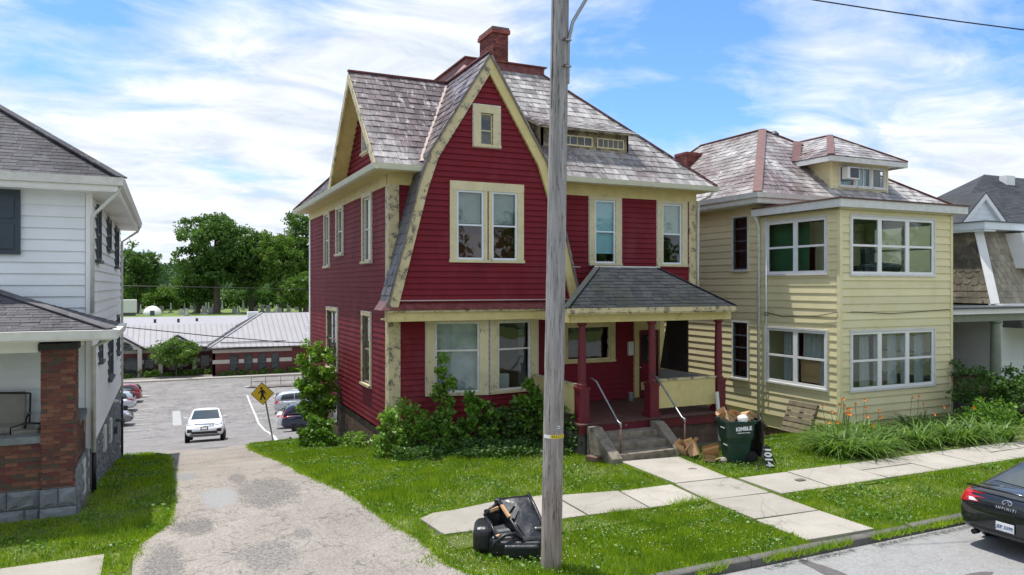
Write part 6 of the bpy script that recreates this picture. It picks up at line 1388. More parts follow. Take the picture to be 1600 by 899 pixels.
for gc_, hw_ in ((1.15, 2.35), (-4.6, 2.35), (19.0, 3.0)):
    gy_ = sy-1.2 if gc_ < 10 else ry-2.4; gzt = -1.4
    for s_ in (-1, 1):
        A, B = Vector((gc_, gy_, gzt)), Vector((gc_+s_*hw_, gy_, -2.85)); MB().prism([A, B, B+Vector((0, 0, -.16)), A+Vector((0, 0, -.16))], (0, .12, 0)).build('gable_trim', 'bronze', SC)
        MB().prism([A, B, B+Vector((0, 4.5, 0)), A+Vector((0, 4.5, 0))], (0, 0, .06)).build('gable_roof', 'metal_roof', SC)
    MB().prism([(gc_-hw_+.25, gy_+.1, -2.98), (gc_+hw_-.25, gy_+.1, -2.98), (gc_, gy_+.1, gzt-.15)], (0, .2, 0)).build('gable_wall', 'school_stone', SC)
    arc = [(gc_+1.15*math.cos(a), gy_+.06, -3.05+1.0*math.sin(a)) for a in [math.pi*i/12 for i in range(13)]]; MB().prism(arc, (0, .06, 0)).build('arch_window', 'dark_glass', SC)
    for s_ in (-1, 1): MB().box((gc_+s_*(hw_-.55)-.22, gy_+.1, zg), (gc_+s_*(hw_-.55)+.22, gy_+.6, -2.98)).build('pier', 'school_stone', SC)
bx('rooftop_unit', (9.6, 103, -.4), (11.0, 104, .9), 'white_trim', SC, bevel=.05)
for X_, Y_ in ((-1.5, 104), (1.2, 104), (3.4, 105)): bx('roof_vent', (X_, Y_, -.5), (X_+.3, Y_+.3, .1), 'bronze', SC)
# pavement, island and railing in front of the school
sheet('school_path', [(90.0, [-30, 3, 5, 14, 30]), (91.6, [-30, 3, 5, 14, 30])], 'pavement', .1); bx('school_kerb', (-30, 89.85, -6.4), (30, 89.99, -6.02), 'concrete', None, kind='structure')
sheet('school_bed', [(91.6, [-30, 5, 24]), (96, [-30, 5, 24])], 'gravel', .06)
blob('traffic_island', (10.6, 80.5), 3.6, 1.0, 'concrete', .10, 2); blob('traffic_island', (-3.4, 77.8), 1.9, .55, 'concrete', .10, 5); blob('island_mulch', (10.6, 80.5), 3.2, .75, 'gravel', .14, 2)
RL = thing('metal_railing', 'thin brown railing on the island in front of the school', 'railing', (10, 81, h(81)))
for z_ in (.55, 1.0): MB().tube([(7.9, 80.9, h(81)+z_), (13.6, 80.3, h(81)+z_)], .03, 6).build('rail', 'rust_metal', RL)
for X_ in (7.9, 9.3, 10.8, 12.2, 13.6): MB().tube([(X_, 81-.1*(X_-7), h(81)), (X_, 81-.1*(X_-7), h(81)+1.0)], .03, 6).build('post', 'rust_metal', RL)
# pedestrian crossing sign, leaning
PS = thing('pedestrian_sign', 'yellow diamond pedestrian crossing sign on a leaning post', 'sign', (3.9, 31.2, h(31.2)))
b0 = Vector((3.9, 31.2, h(31.2)-.1)); tp = b0+Vector((-.34, .1, 1.95)); MB().bar(b0, tp+Vector((-.04, .01, .2)), .06, .04, (0, 1, 0)).build('post', 'galvanised', PS)
Rv, Uv = Vector((.93, -.34, .05)).normalized(), Vector((-.19, .05, 1)).normalized(); Uv = (Uv-Rv*Uv.dot(Rv)).normalized(); Nv = Rv.cross(Uv); sc_ = tp+Vector((-.07, 0, .08))
if Nv.y > 0: Nv = -Nv
dia = lambda s_, o_: [sc_+Rv*s_+Nv*o_, sc_+Uv*s_+Nv*o_, sc_-Rv*s_+Nv*o_, sc_-Uv*s_+Nv*o_]
pn = MB().prism(dia(.46, .03), Nv*.012).build('panel', 'ink_black', PS); MB().prism(dia(.432, .044), Nv*.004).build('panel_face', 'sign_yellow', pn)
def fig(pts, w): 
    mb = MB()
    for (a, b_), (c, d) in zip(pts, pts[1:]): mb.bar(sc_+(Rv*a+Uv*b_)*.82+Nv*.052, sc_+(Rv*c+Uv*d)*.82+Nv*.052, w*.82, .006, Nv)
    return mb
wm = MB().prism([sc_+Rv*(-.025+.05*math.cos(a))+Uv*(.222+.05*math.sin(a))+Nv*.049 for a in [2*math.pi*i/12 for i in range(12)]], Nv*.006)
for q, w_ in (([(.0, .19), (.01, .0)], .14), ([(.02, .02), (.04, -.13), (.13, -.29)], .075), ([(-.01, .02), (-.04, -.13), (-.10, -.30)], .075), ([(-.04, .17), (-.13, .07), (-.19, .02)], .05), ([(.05, .17), (.13, .08), (.14, -.02)], .05)):
    f_ = fig(q, w_); wm.add(f_.v, f_.f)
wm.build('walking_figure', 'ink_black', pn)
# headstones and markers in the cemetery
g = random.Random(5)
hs_i = 0
ROWLAB = 'small grey headstone in the cemetery beyond the school roof'
for i in range(46):
    X_ = g.uniform(-12, 34); Y_ = g.choice([160, 166, 172, 178, 184, 190, 196])+g.uniform(-1, 1); kd = g.random(); z_ = h(Y_); hh = g.uniform(.9, 1.7)
    t = thing('headstone', ROWLAB if kd < .6 else 'tall grey obelisk among the headstones beyond the school roof', 'headstone', (X_, Y_, z_), g.uniform(-.2, .2), 'cemetery headstones', world=False)
    MB().box((-.5, -.25, -.1), (.5, .25, .25)).build('base', 'headstone', t)
    if kd < .6:
        w_ = g.uniform(.3, .5); MB().prism([(-w_, -.12, .25), (w_, -.12, .25), (w_, -.12, hh*.8), (w_*.6, -.12, hh), (-w_*.6, -.12, hh), (-w_, -.12, hh*.8)], (0, .24, 0)).build('slab', 'headstone', t)
    else:
        hh *= 1.5; MB().prism([(-.22, -.22, .25), (.22, -.22, .25), (.22, .22, .25), (-.22, .22, .25)], (0, 0, .5)).add([(-.17, -.17, .75), (.17, -.17, .75), (.17, .17, .75), (-.17, .17, .75), (-.1, -.1, hh), (.1, -.1, hh), (.1, .1, hh), (-.1, .1, hh), (0, 0, hh+.25)], [(0, 1, 5, 4), (1, 2, 6, 5), (2, 3, 7, 6), (3, 0, 4, 7), (4, 5, 8), (5, 6, 8), (6, 7, 8), (7, 4, 8)]).build('obelisk', 'headstone', t)
t = thing('parked_trailer', 'pale box trailer parked beyond the school roof at far left', 'trailer', (-7.2, 165, h(165))); MB().box((-9.5, 164, h(165)+.6), (-5.4, 166, h(165)+3.2)).build('box', 'weathered_white', t, bevel=.1); MB().box((-9.3, 164.1, h(165)), (-5.6, 165.9, h(165)+.6)).build('chassis', 'storm_frame', t)
t = thing('white_dome', 'small white domed shelter beside the trailer', 'shelter', (-2.6, 165, h(165))); MB().lathe((-2.6, 165, h(165)), [(1.75, 0), (1.7, .6), (1.4, 1.25), (.8, 1.75), (.05, 1.95)], 20).build('dome', 'white_trim', t, smooth=True); MB().box((-3.0, 163.2, h(165)), (-2.2, 163.4, h(165)+1.0)).build('opening', 'storm_frame', t)
# overhead cables
def wire(name, label, pts, r_):
    o = MB().tube(pts, r_, 5).build(name, 'black_metal', None, smooth=True); tag(o, label, 'cable'); return o
wire('overhead_cable', 'dark overhead cable sagging in front of the school roof, upper one', [(-6.2, 60, 1.75), (-2, 60, 1.25), (3, 60, .55), (8, 60, -.05), (14, 60, -.5), (30, 60, -1.0)], .035)
wire('overhead_cable', 'thin overhead cable in front of the school roof, lower one', [(-6.2, 60, .3), (-1, 60, -.15), (5, 60, -.35), (10, 60, -.42), (16, 60, -.6), (30, 60, -.8)], .02)
wire('overhead_cable', 'pale overhead cable crossing the trees behind the cemetery', [(-40, 120, 4.9), (0, 120, 4.2), (20, 120, 3.8), (60, 120, 3.6)], .05)
def ap(u, v, Y):
    a = (u-800)/1162.0; s_, c_ = math.sin(R(24.9)), math.cos(R(24.9)); r = (s_+c_*a, c_-s_*a, (447-v)/1162.0); q = Y/r[1]; return (r[0]*q, Y, 4.3+r[2]*q)
wire('overhead_cable', 'black service cable crossing the sky at upper right', [ap(1150, -30, 11), ap(1270, 0, 10.5), ap(1400, 20, 10), ap(1500, 34, 9.6), ap(1600, 47, 9.2), ap(1750, 62, 8.6)], .014)
# ------------------------------------------------------------------ utility pole
UP = thing('utility_pole', 'tall weathered wooden utility pole with lamp arm at the kerbside lawn', 'pole', (5.32, 10.05, 0))
pb = Vector((5.32, 10.05, -.2)); pt = Vector((5.56, 10.10, 11.5)); prof = []; NP = 15
mb = MB(); n_ = 20
for i in range(NP+1):
    c = pb.lerp(pt, i/NP); r_ = .163-.036*i/NP
    for j in range(n_):
        a = 2*math.pi*j/n_; rr_ = r_*(1+.02*mnoise.noise(Vector((math.cos(a)*2, math.sin(a)*2, i*.4)))); mb.v.append((c.x+rr_*math.cos(a), c.y+rr_*math.sin(a), c.z))
for i in range(NP):
    for j in range(n_): mb.f.append((i*n_+j, i*n_+(j+1) % n_, (i+1)*n_+(j+1) % n_, (i+1)*n_+j))
mb.f.append(tuple(NP*n_+j for j in range(n_))); mb.build('post', 'pole_wood', UP, smooth=True)
at = lambda z: pb.lerp(pt, (z+.2)/11.7)
Rr, Fr = Vector((.907, -.421, 0)), Vector((-.421, -.907, 0))
c = at(8.1); arm = MB().tube([c+Rr*.12+Fr*.06+Vector((0, 0, -.7)), c+Rr*.13+Fr*.06+Vector((0, 0, -.05)), c+Rr*.2+Fr*.06+Vector((0, 0, .25)), c+Rr*.55+Fr*.06+Vector((0, 0, .85)), c+Rr*1.6+Fr*.1+Vector((0, 0, 1.9)), c+Rr*2.4+Fr*.1+Vector((0, 0, 2.1))], .028, 8); ao = arm.build('lamp_arm', 'galvanised', UP, smooth=True)
lc = c+Rr*2.6+Fr*.1+Vector((0, 0, 2.08)); MB().lathe(lc, [(.05, .08), (.14, .06), (.16, -.02), (.1, -.1), (.03, -.14)], 14).build('lamp_head', 'galvanised', ao, smooth=True)
for dz in (-.05, -.45): MB().bar(c+Rr*.02+Fr*.15+Vector((0, 0, dz)), c+Rr*.17+Fr*.10+Vector((0, 0, dz)), .05, .02, (0, 0, 1)).build('bracket', 'galvanised', UP)
for dz in (-.05, -.45): MB().tube([c+Rr*.05+Fr*.12+Vector((0, 0, dz)), c+Rr*.07+Fr*.19+Vector((0, 0, dz))], .018, 8).build('bolt', 'rust_metal', UP)
gw_ = MB().tube([at(z)+Vector((-.907*.11, .421*.11, 0))+Fr*(.105) for z in (7.0, 8.0, 9.5, 11.0)], .006, 5); gw_.build('ground_wire', 'black_metal', UP)
c = at(1.98); r_ = .163-.036*2.2/11.7+.004
def band(z, hh, a0, a1, mat, nm):
    c = at(z); mb = MB(); n = 12
    for i in range(n+1):
        a = a0+(a1-a0)*i/n; d = Fr*math.cos(a)+Rr*math.sin(a); mb.v += [tuple(c+d*r_+Vector((0, 0, -hh/2))), tuple(c+d*r_+Vector((0, 0, hh/2)))]
    mb.f = [(2*i, 2*i+2, 2*i+3, 2*i+1) for i in range(n)]; return mb.build(nm, mat, UP, smooth=True)
yb = band(2.02, .055, -.35, 1.35, 'tag_yellow', 'number_band'); band(2.02, .056, -1.1, -.35, 'ink_white', 'blank_band')
for i, ch_ in enumerate('3K62L4'):
    a = -.15+.22*i; d = Fr*math.cos(a)+Rr*math.sin(a); tx = Rr*math.cos(a)-Fr*math.sin(a)
    textmesh(ch_, 'band_character', 'ink_black', yb, frame4(at(2.02)+d*(r_+.003), tx, (0, 0, 1)), .05, .001)
band(2.16, .045, .35, .62, 'ink_white', 'small_tag'); o = band(2.16, .02, .40, .57, 'ink_black', 'tag_mark')
for v in o.data.vertices: v.co += Vector((Fr.x*.004, Fr.y*.004, 0))
# ------------------------------------------------------------------ discarded recliner
RC = thing('broken_recliner', 'torn black leather recliner dumped beside the utility pole', 'armchair', (4.93, 10.72, 0), R(-24.9), world=False); RC.scale = (.95, .95, .95)
def rub(nm, a, b_, mat, bev, par=RC, rot=None):
    o = MB().box(a, b_).build(nm, mat, par, bevel=bev, smooth=False); o.modifiers['bevel'].segments = 4
    if rot: o.rotation_euler = rot
    return o
rub('armrest', (-.62, .08, .0), (-.28, .74, .46), 'leather', .13); rub('seat_base', (-.30, .0, .0), (.54, .62, .25), 'leather', .05)
rub('lower_padding', (-.1, -.1, .0), (.5, .2, .22), 'leather', .05)
TL, TR, BR, BL = Vector((-.20, .78, .76)), Vector((.34, .86, .80)), Vector((.66, .16, .26)), Vector((.20, .0, .26))
mb = MB(); n = 12; nb = (TR-TL).cross(BL-TL).normalized(); nb = nb if nb.z > 0 else -nb
for s_ in (0, 1):
    for i in range(n+1):
        for j in range(n+1):
            u, v = i/n, j/n; p = (TL*(1-u)+TR*u)*(1-v)+(BL*(1-u)+BR*u)*v; q = .022*mnoise.noise(Vector((u*3.2, v*4.5, 2)))+.05*math.sin(math.pi*u)*math.sin(math.pi*v)*.5
            mb.v.append(tuple(p+nb*(q if s_ == 0 else -.09)))
K_ = n+1
for s_ in (0, 1):
    b_ = s_*K_*K_; mb.f += [(b_+i*K_+j, b_+(i+1)*K_+j, b_+(i+1)*K_+j+1, b_+i*K_+j+1) for i in range(n) for j in range(n)]
ed = [i*K_ for i in range(K_)]+[n*K_+j for j in range(1, K_)]+[i*K_+n for i in range(n-1, -1, -1)]+[j for j in range(n-1, 0, -1)]
mb.f += [(ed[i], ed[(i+1) % len(ed)], K_*K_+ed[(i+1) % len(ed)], K_*K_+ed[i]) for i in range(len(ed))]
bp = mb.build('back_panel', 'leather', RC, smooth=True)
MB().tube([TR+nb*.02, TR.lerp(BR, .3)+nb*.035, TR.lerp(BR, .65)+nb*.03, BR], [.028, .034, .034, .028], 10).build('piping', 'leather', bp, smooth=True)
rub('back_roll', (.40, .22, .0), (.66, .80, .42), 'leather', .06)
def foldp(pts, nm, mat): 
    return MB().prism([TL*(1-u)*(1-v)+TR*u*(1-v)+BL*(1-u)*v+BR*u*v+nb*o_ for u, v, o_ in pts], nb*.006).build(nm, mat, bp)
foldp([(.05, .48, .05), (.42, .28, .055), (.46, .34, .06), (.12, .56, .055)], 'torn_flap', 'torn_lining'); foldp([(.12, .6, .045), (.45, .36, .05), (.2, .92, .03)], 'torn_flap', 'leather'); foldp([(.02, .08, .035), (.4, .22, .045), (.05, .4, .04)], 'torn_flap', 'torn_lining')
MB().tube([(-.2, .74, .72), (-.07, .5, .6), (.08, .26, .45), (.21, .03, .29)], .024, 8).build('frame_rail', 'leather', RC, smooth=True); MB().bar((-.135, .6, .685), (.0, .37, .55), .06, .04, (0, .4, 1)).build('bare_wood', 'raw_wood', RC)
MB().tube([(-.42, .56, .5), (-.3, .28, .42), (-.2, .04, .3)], .028, 8).build('frame_rail', 'leather', RC, smooth=True); MB().tube([(-.2, .74, .68), (-.32, .68, .62), (-.44, .56, .52)], .03, 8).build('frame_rail', 'leather', RC, smooth=True)
MB().bar((-.36, .66, .575), (-.2, .7, .62), .09, .05, (0, 0, 1)).build('bare_wood', 'raw_wood', RC); MB().bar((-.22, .03, .335), (-.17, .05, .35), .05, .02, (0, 0, 1)).build('bare_wood', 'raw_wood', RC)
MB().tube([(-.33, -.05, .1), (-.24, -.04, .26), (-.08, .0, .36), (.1, .08, .37), (.2, .06, .28)], [.018, .026, .03, .026, .018], 10).build('torn_rim', 'leather', RC, smooth=True)
rub('inner_padding', (-.40, .10, .0), (.1, .74, .3), 'leather', .08); MB().prism([TL-nb*.06, BL-nb*.06, BL-nb*.06-Vector((.05, 0, .2)), TL-nb*.06-Vector((.02, .0, .62))], (.03, 0, 0)).build('inner_side', 'leather', RC); MB().prism([(-.45, .72, .56), (-.16, .76, .62), (-.1, .74, .1), (-.45, .72, .1)], (0, .04, 0)).build('inner_back', 'leather', RC)
MB().prism([(-.33, .5, .32), (-.1, .6, .34), (.06, .2, .315), (-.16, .1, .31)], (0, 0, .012)).build('seat_pan', 'torn_lining', RC); MB().prism([(-.22, .32, .335), (-.02, .38, .345), (.02, .28, .335), (-.19, .22, .33)], (0, 0, .014)).build('metal_bracket', 'galvanised', RC)
rub('headrest_corner', (-.27, .72, .5), (-.15, .86, .76), 'leather', .04)
# ------------------------------------------------------------------ rubbish bin
WB = thing('wheeled_bin', 'dark green wheeled rubbish bin stuffed with cardboard', 'bin', (12.72, 14.3, hx(12.72, 14.3)), R(-18), world=False)
def ringq(a, b_, z, c=.06, cx=0, cy=0):
    return [(cx-a+c, cy-b_, z), (cx+a-c, cy-b_, z), (cx+a, cy-b_+c, z), (cx+a, cy+b_-c, z), (cx+a-c, cy+b_, z), (cx-a+c, cy+b_, z), (cx-a, cy+b_-c, z), (cx-a, cy-b_+c, z)]
mb = MB(); lv_ = [(.27, .25, .02), (.30, .28, .45), (.315, .295, .52), (.345, .325, .62), (.375, .355, .98)]
for a, b_, z in lv_: mb.v += ringq(a, b_, z)
for i in range(len(lv_)-1): mb.f += [(i*8+j, i*8+(j+1) % 8, (i+1)*8+(j+1) % 8, (i+1)*8+j) for j in range(8)]
mb.f.append(tuple(range(8))[::-1]); mb.build('body', 'bin_green', WB)
mb = MB(); o1, o2 = ringq(.40, .38, .96), ringq(.36, .34, .96); mb.v = o1+[(x, y, 1.02) for x, y, z in o1]+o2+[(x, y, 1.02) for x, y, z in o2]
mb.f = [(j, (j+1) % 8, 8+(j+1) % 8, 8+j) for j in range(8)]+[(8+j, 8+(j+1) % 8, 24+(j+1) % 8, 24+j) for j in range(8)]+[(16+j, 24+j, 24+(j+1) % 8, 16+(j+1) % 8) for j in range(8)]+[(j, 16+j, 16+(j+1) % 8, (j+1) % 8) for j in range(8)]
mb.build('rim', 'bin_green', WB); MB().box((-.33, -.31, .9), (.33, .31, .93)).build('contents_bed', 'dark_interior', WB)
MB().tube([(.40, -.3, 1.0), (.50, -.3, 1.04), (.50, .3, 1.04), (.40, .3, 1.0)], .02, 8).build('handle', 'bin_black', WB, smooth=True)
ld = MB(); 
for i in range(7):
    z = 1.02-.88*i/6; x_ = .47+.05*math.sin(i/6*math.pi); ld.v += [(x_, -.36, z), (x_, .36, z), (x_+.035, .36, z), (x_+.035, -.36, z)]
ld.f = [(i*4+j, i*4+(j+1) % 4, i*4+4+(j+1) % 4, i*4+4+j) for i in range(6) for j in range(4)]+[(3, 2, 1, 0), (24, 25, 26, 27)]; ld.build('lid', 'bin_black', WB)
for s_ in (-1, 1): MB().lathe((.30, s_*.27, .14), [(.02, -.04), (.13, -.04), (.14, 0), (.13, .04), (.02, .04)], 16, 'y').build('wheel', 'rubber', WB)
nf = Vector((0, -1, .11)).normalized(); uf = Vector((0, .11, 1)).normalized()
textmesh('KIMBLE', 'logo', 'ink_white', WB, frame4((.05, -.3545, .84), (1, 0, .08), uf), .125, .006); textmesh('1-800-201-0005', 'phone_number', 'ink_white', WB, frame4((.05, -.337, .745), (1, 0, .04), uf), .052, .002)
for x_, y_, z_, v_ in ((-.385, -.1, .84, (0, 1, 0)), (-.315, -.1, .42, (0, 1, 0))): MB().bar((x_, y_-.12, z_), (x_, y_+.12, z_), .012, .012, (0, 0, 1)).build('moulded_line', 'weathered_white', WB)
bz = hx(12.72, 14.3)
def carton(label, loc, rot, dims, seed, mat='cardboard', flaps=True):
    g = random.Random(seed); w, d, hh = [q*.85 for q in dims]
    t = thing('cardboard_box', label, 'box', loc, 0, 'discarded cardboard boxes', world=False); t.rotation_euler = rot
    th_ = .006; mb = MB().box((-w/2, -d/2, 0), (w/2, d/2, th_)).box((-w/2, -d/2, th_), (-w/2+th_, d/2, hh)).box((w/2-th_, -d/2, th_), (w/2, d/2, hh)).box((-w/2+th_, -d/2, th_), (w/2-th_, -d/2+th_, hh)).box((-w/2+th_, d/2-th_, th_), (w/2-th_, d/2, hh))
    mb.build('box_body', mat, t)
    if flaps:
        for sx_, sy_ in ((-1, 0), (1, 0), (0, 1), (0, -1)):
            a = g.uniform(.3, 2.2); L_ = min(w, d)*.48; dx, dz = math.cos(a)*L_, math.sin(a)*L_
            if sx_: o = (sx_*w/2, -d/2, hh); MB().obox(o, (sx_*dx, 0, dz), (0, d, 0), (0, 0, .006)).build('flap', mat, t)
            else: o = (-w/2, sy_*d/2, hh); MB().obox(o, (w, 0, 0), (0, sy_*dx, dz), (0, 0, .006)).build('flap', mat, t)
    return t
carton('open cardboard box lying across the top of the green bin', (12.62, 14.32, .97+bz), (R(25), R(12), R(20)), (.42, .3, .16), 1)
carton('cardboard box jammed in the right side of the green bin', (12.95, 14.25, .95+bz), (R(-20), R(35), R(-10)), (.28, .34, .18), 2)
carton('small carton at the back of the green bin', (12.6, 14.52, 1.0+bz), (R(-30), R(-15), R(50)), (.25, .22, .2), 3)
o = MB().lathe((0, 0, 0), [(.02, -.12), (.10, -.09), (.12, 0), (.09, .09), (.03, .13)], 10).build('crumpled_bag', 'paper', None); o.location = (12.68, 14.02, 1.06+bz); o.rotation_euler = (R(70), R(20), R(30)); tag(o, 'crumpled white printed bag on top of the bin contents', 'bag')
carton('tall open box leaning left of the green bin', (12.0, 14.95, .03), (R(-25), R(18), R(35)), (.3, .26, .42), 4); carton('flattened box with faded print propped against the green bin', (12.28, 14.7, .06), (R(38), R(-14), R(-25)), (.46, .12, .42), 5)
carton('box lying on its side nearest the handrail', (11.92, 15.25, .02), (R(10), R(-30), R(10)), (.28, .3, .34), 6); carton('squashed carton low in the grass beside the bin', (12.12, 14.55, .0), (R(4), R(5), R(50)), (.4, .3, .07), 7)
o = MB().lathe((0, 0, 0), [(.01, -.06), (.08, -.045), (.1, 0), (.07, .05), (.01, .07)], 9).build('paper_wad', 'cushion', None); o.location = (12.3, 14.28, .06); tag(o, 'wad of crumpled paper on the grass in front of the bin', 'paper')
# house number stand
NS = thing('number_stand', 'black metal house number stand reading 1014 in the grass', 'house number', (12.7, 13.4, 0))
ap_ = Vector((12.78, 13.36, .56)); MB().tube([ap_, (12.42, 13.25, .0)], .016, 6).build('leg', 'black_metal', NS); MB().tube([ap_+Vector((0, 0, .02)), (13.35, 13.62, .02)], .016, 6).build('leg', 'black_metal', NS); MB().tube([(12.5, 13.3, .1), (13.2, 13.56, .1)], .008, 6).build('stretcher', 'black_metal', NS)
ex_ = Vector((.80, -.60, 0)).normalized(); dn = (Vector((.03, -.10, -.5))).normalized(); nn_ = dn.cross(ex_).normalized(); nn_ = nn_ if nn_.y < 0 else -nn_
o_ = ap_+dn*.03-ex_*.095+nn_*.02
bd = MB().obox(o_, ex_*.19, dn*.50, nn_*.015).build('board', 'ink_black', NS)
textmesh('1014', 'numerals', 'ink_white', bd, frame4(ap_+dn*.28+nn_*.038, dn, -ex_ if (dn.cross(-ex_)).dot(nn_) > 0 else ex_), .225, .009)
# old pallet
PL = thing('old_pallet', 'weathered wooden pallet leaning against the yellow house', 'pallet', (18.2, 17.5, hx(18.2, 17.5)))
zb = hx(18.1, 17.5); bo = Vector((18.02, 16.95, zb)); upv = Vector((.42, 0, 1.0)).normalized(); lv2 = Vector((0, 1.15, 0)); nv = Vector((-1, 0, .42)).normalized()
for i in range(6): MB().obox(bo+upv*(.02+.175*i)+nv*.09, lv2, upv*.135, nv*.022).build('slat', 'old_pallet', PL)
for y_ in (0, .53, 1.06): MB().obox(bo+Vector((0, y_, 0)), (0, .09, 0), upv*1.04, nv*.088).build('stringer', 'old_pallet', PL)
o = MB().box((-.12, -.16, 0), (.12, .16, .12)).build('loose_block', 'brown_block', None, bevel=.01); o.location = (9.52, 15.75, 0); o.rotation_euler = (0, 0, R(25)); tag(o, 'loose brick lying in the grass beside the porch steps', 'brick')
o = MB().tube([(0, -.12, .012), (.02, 0, .02), (-.01, .1, .012)], [.006, .011, .005], 6).build('fallen_twig', 'rust_metal', None); o.location = (11.05, 13.9, .045); o.rotation_euler = (0, 0, R(70)); tag(o, 'small brown twig lying on the front walk', 'twig')
o = MB().prism([(-.11, -.07, 0), (.11, -.07, 0), (.11, .07, 0), (-.11, .07, 0)], (0, 0, .006)).build('meter_cover', 'old_curb', None); o.location = (12.62, 12.15, .042); tag(o, 'small metal cover set in the pavement slab', 'cover')
# ------------------------------------------------------------------ plants
def strips(C, L, w, droop, az, mat, name, par, seg=4):
    """arching strap leaves"""
    n = len(L); mb_v = np.zeros((n, 2*(seg+1), 3)); dr = np.stack([np.cos(az), np.sin(az)], 1); side = np.stack([-np.sin(az), np.cos(az)], 1)
    for i in range(seg+1):
        q = i/seg; out = L*(.25*q+.55*q*q*droop); up_ = L*(q*.95-q*q*.62*droop); ww = w*(1-.85*q**2)*.5
        for s_, o_ in ((-1, 0), (1, 1)):
            mb_v[:, 2*i+o_, :2] = C[:, :2]+dr*out[:, None]+side*(s_*ww)[:, None]; mb_v[:, 2*i+o_, 2] = C[:, 2]+up_
    fs = np.array([[2*i, 2*i+1, 2*i+3, 2*i+2] for i in range(seg)]); F = (fs[None]+(np.arange(n)*2*(seg+1))[:, None, None]).reshape(-1, 4)
    me = bpy.data.meshes.new(name); o_ = np.array(org_of(par)); me.from_pydata((mb_v.reshape(-1, 3)-o_).tolist(), [], F.tolist()); me.materials.append(MATS[mat]); me.polygons.foreach_set('use_smooth', [True]*len(me.polygons))
    return link(bpy.data.objects.new(name, me), par)
def lily(label, x, y, r_, n, L0, nfl, seed):
    g = np.random.default_rng(seed); t = thing('daylily_clump', label, 'plant', (x, y, 0), group='daylily clumps by the yellow house')
    a = g.uniform(0, 2*math.pi, n); rr_ = np.sqrt(g.random(n))*r_; C = np.column_stack([x+rr_*np.cos(a), y+rr_*np.sin(a), np.full(n, -.02)])
    az = a+g.normal(scale=.9, size=n); strips(C, L0*g.uniform(.65, 1.15, n), np.full(n, .046), g.uniform(.7, 1.45, n), az, 'lily_leaf', 'leaves', t)
    rg = random.Random(seed)
    for i in range(nfl):
        an = rg.uniform(0, 6.28); q = rg.uniform(.1, .95)*r_; b_ = Vector((x+q*math.cos(an), y+q*math.sin(an), 0)); tp = b_+Vector((rg.uniform(-.15, .15), rg.uniform(-.2, .1), rg.uniform(.75, 1.05)))
        MB().tube([b_, b_.lerp(tp, .5)+Vector((.02, 0, .05)), tp], .006, 5).build('stalk', 'lily_leaf', t)
        mb = MB(); d = Vector((rg.uniform(-.8, .3), -1, rg.uniform(.0, .6))).normalized(); u = d.cross(Vector((0, 0, 1))).normalized(); v = u.cross(d)
        for j in range(6):
            an2 = j*math.pi/3; e = u*math.cos(an2)+v*math.sin(an2); f = u*math.cos(an2+.5)+v*math.sin(an2+.5); f2 = u*math.cos(an2-.5)+v*math.sin(an2-.5)
            mb.add([tp, tp+d*.03+f*.03, tp+d*.035+e*.055, tp+d*.03+f2*.03], [(0, 1, 2, 3)])
        mb.build('flower', 'lily_flower', t)
LL = [(15.6, 13.8, .5, 190, 1.15, 5, 'large arching daylily clump at the left end of the bed'), (16.3, 13.55, .5, 190, 1.15, 3, 'daylily clump spilling over the pavement edge'), (16.6, 14.6, .6, 170, .9, 6, 'daylily clump with orange flowers against the yellow wall corner'), (17.5, 13.9, .45, 150, 1.0, 2, 'daylily clump left of the dark gap in the bed'),
      (18.6, 13.7, .5, 180, 1.15, 1, 'long leaved daylily clump in the middle of the bed'), (19.8, 13.5, .5, 190, 1.2, 1, 'daylily clump leaning over the shaded pavement'), (21.0, 13.3, .5, 180, 1.15, 1, 'rightmost daylily clump behind the black car roof'), (18.3, 15.3, .5, 160, .85, 3, 'daylily clump under the sunporch front window'), (17.7, 15.6, .45, 140, .8, 4, 'tall flowering daylily clump at the sunporch corner'), (20.6, 15.2, .5, 150, .9, 3, 'flowering daylily clump below the right front window')]
for i, (x, y, r_, n, L0, nf_, lb) in enumerate(LL): lily(lb, x, y, r_, n, L0, nf_, 70+i)
def shrub(label, c, rad, ncl, rcl, nleaf, leaf, mat, seed, name='leafy_shrub', group=None, stems=7, base=None, flowers=0, asp=.6, shell=.35):
    b = base or (c[0], c[1], c[2]-rad[2]); t = thing(name, label, 'shrub', b, group=group)
    P, cs = ellip_clumps(c, rad, ncl, rcl, nleaf, shell, seed, .85); P = P[P[:, 2] > b[2]-.02]
    npmesh('foliage', leaf_quads(P, leaf, .4, .25, asp), mat, t)
    g = random.Random(seed); mb = MB()
    for i in range(stems):
        q = Vector(cs[g.randrange(len(cs))]); bb = Vector(b)+Vector((g.uniform(-.3, .3)*rad[0], g.uniform(-.3, .3)*rad[1], -.05)); mb.tube([bb, bb.lerp(q, .5)+Vector((0, 0, .1)), q], [.018, .013, .005], 5)
    mb.build('stems', 'bark', t)
    if flowers:
        F = P[np.random.default_rng(seed).choice(len(P), flowers)]; npmesh('flowers', leaf_quads(F, .07, .3, 0, .9), 'yellow_flower', t, kind='stuff')
    return t
SG = 'overgrown shrubs below the bay window'
shrub('pale leafy bush at the left corner of the red house', (5.55, 18.75, .45), (.85, .6, .75), 85, .17, 34, .105, 'vine_leaf', 101, group=SG, base=(5.55, 18.75, -.12))
shrub('dense low bush left of the bay window', (6.5, 18.3, .4), (.75, .55, .65), 80, .16, 34, .10, 'shrub_leaf', 102, group=SG, base=(6.5, 18.3, -.08))
shrub('climbing vine growing up the bay window frame', (6.75, 18.9, 1.35), (.30, .22, 1.15), 46, .13, 26, .115, 'vine_leaf', 103, name='climbing_vine', base=(6.8, 18.85, -.1), shell=.2)
MBv = None
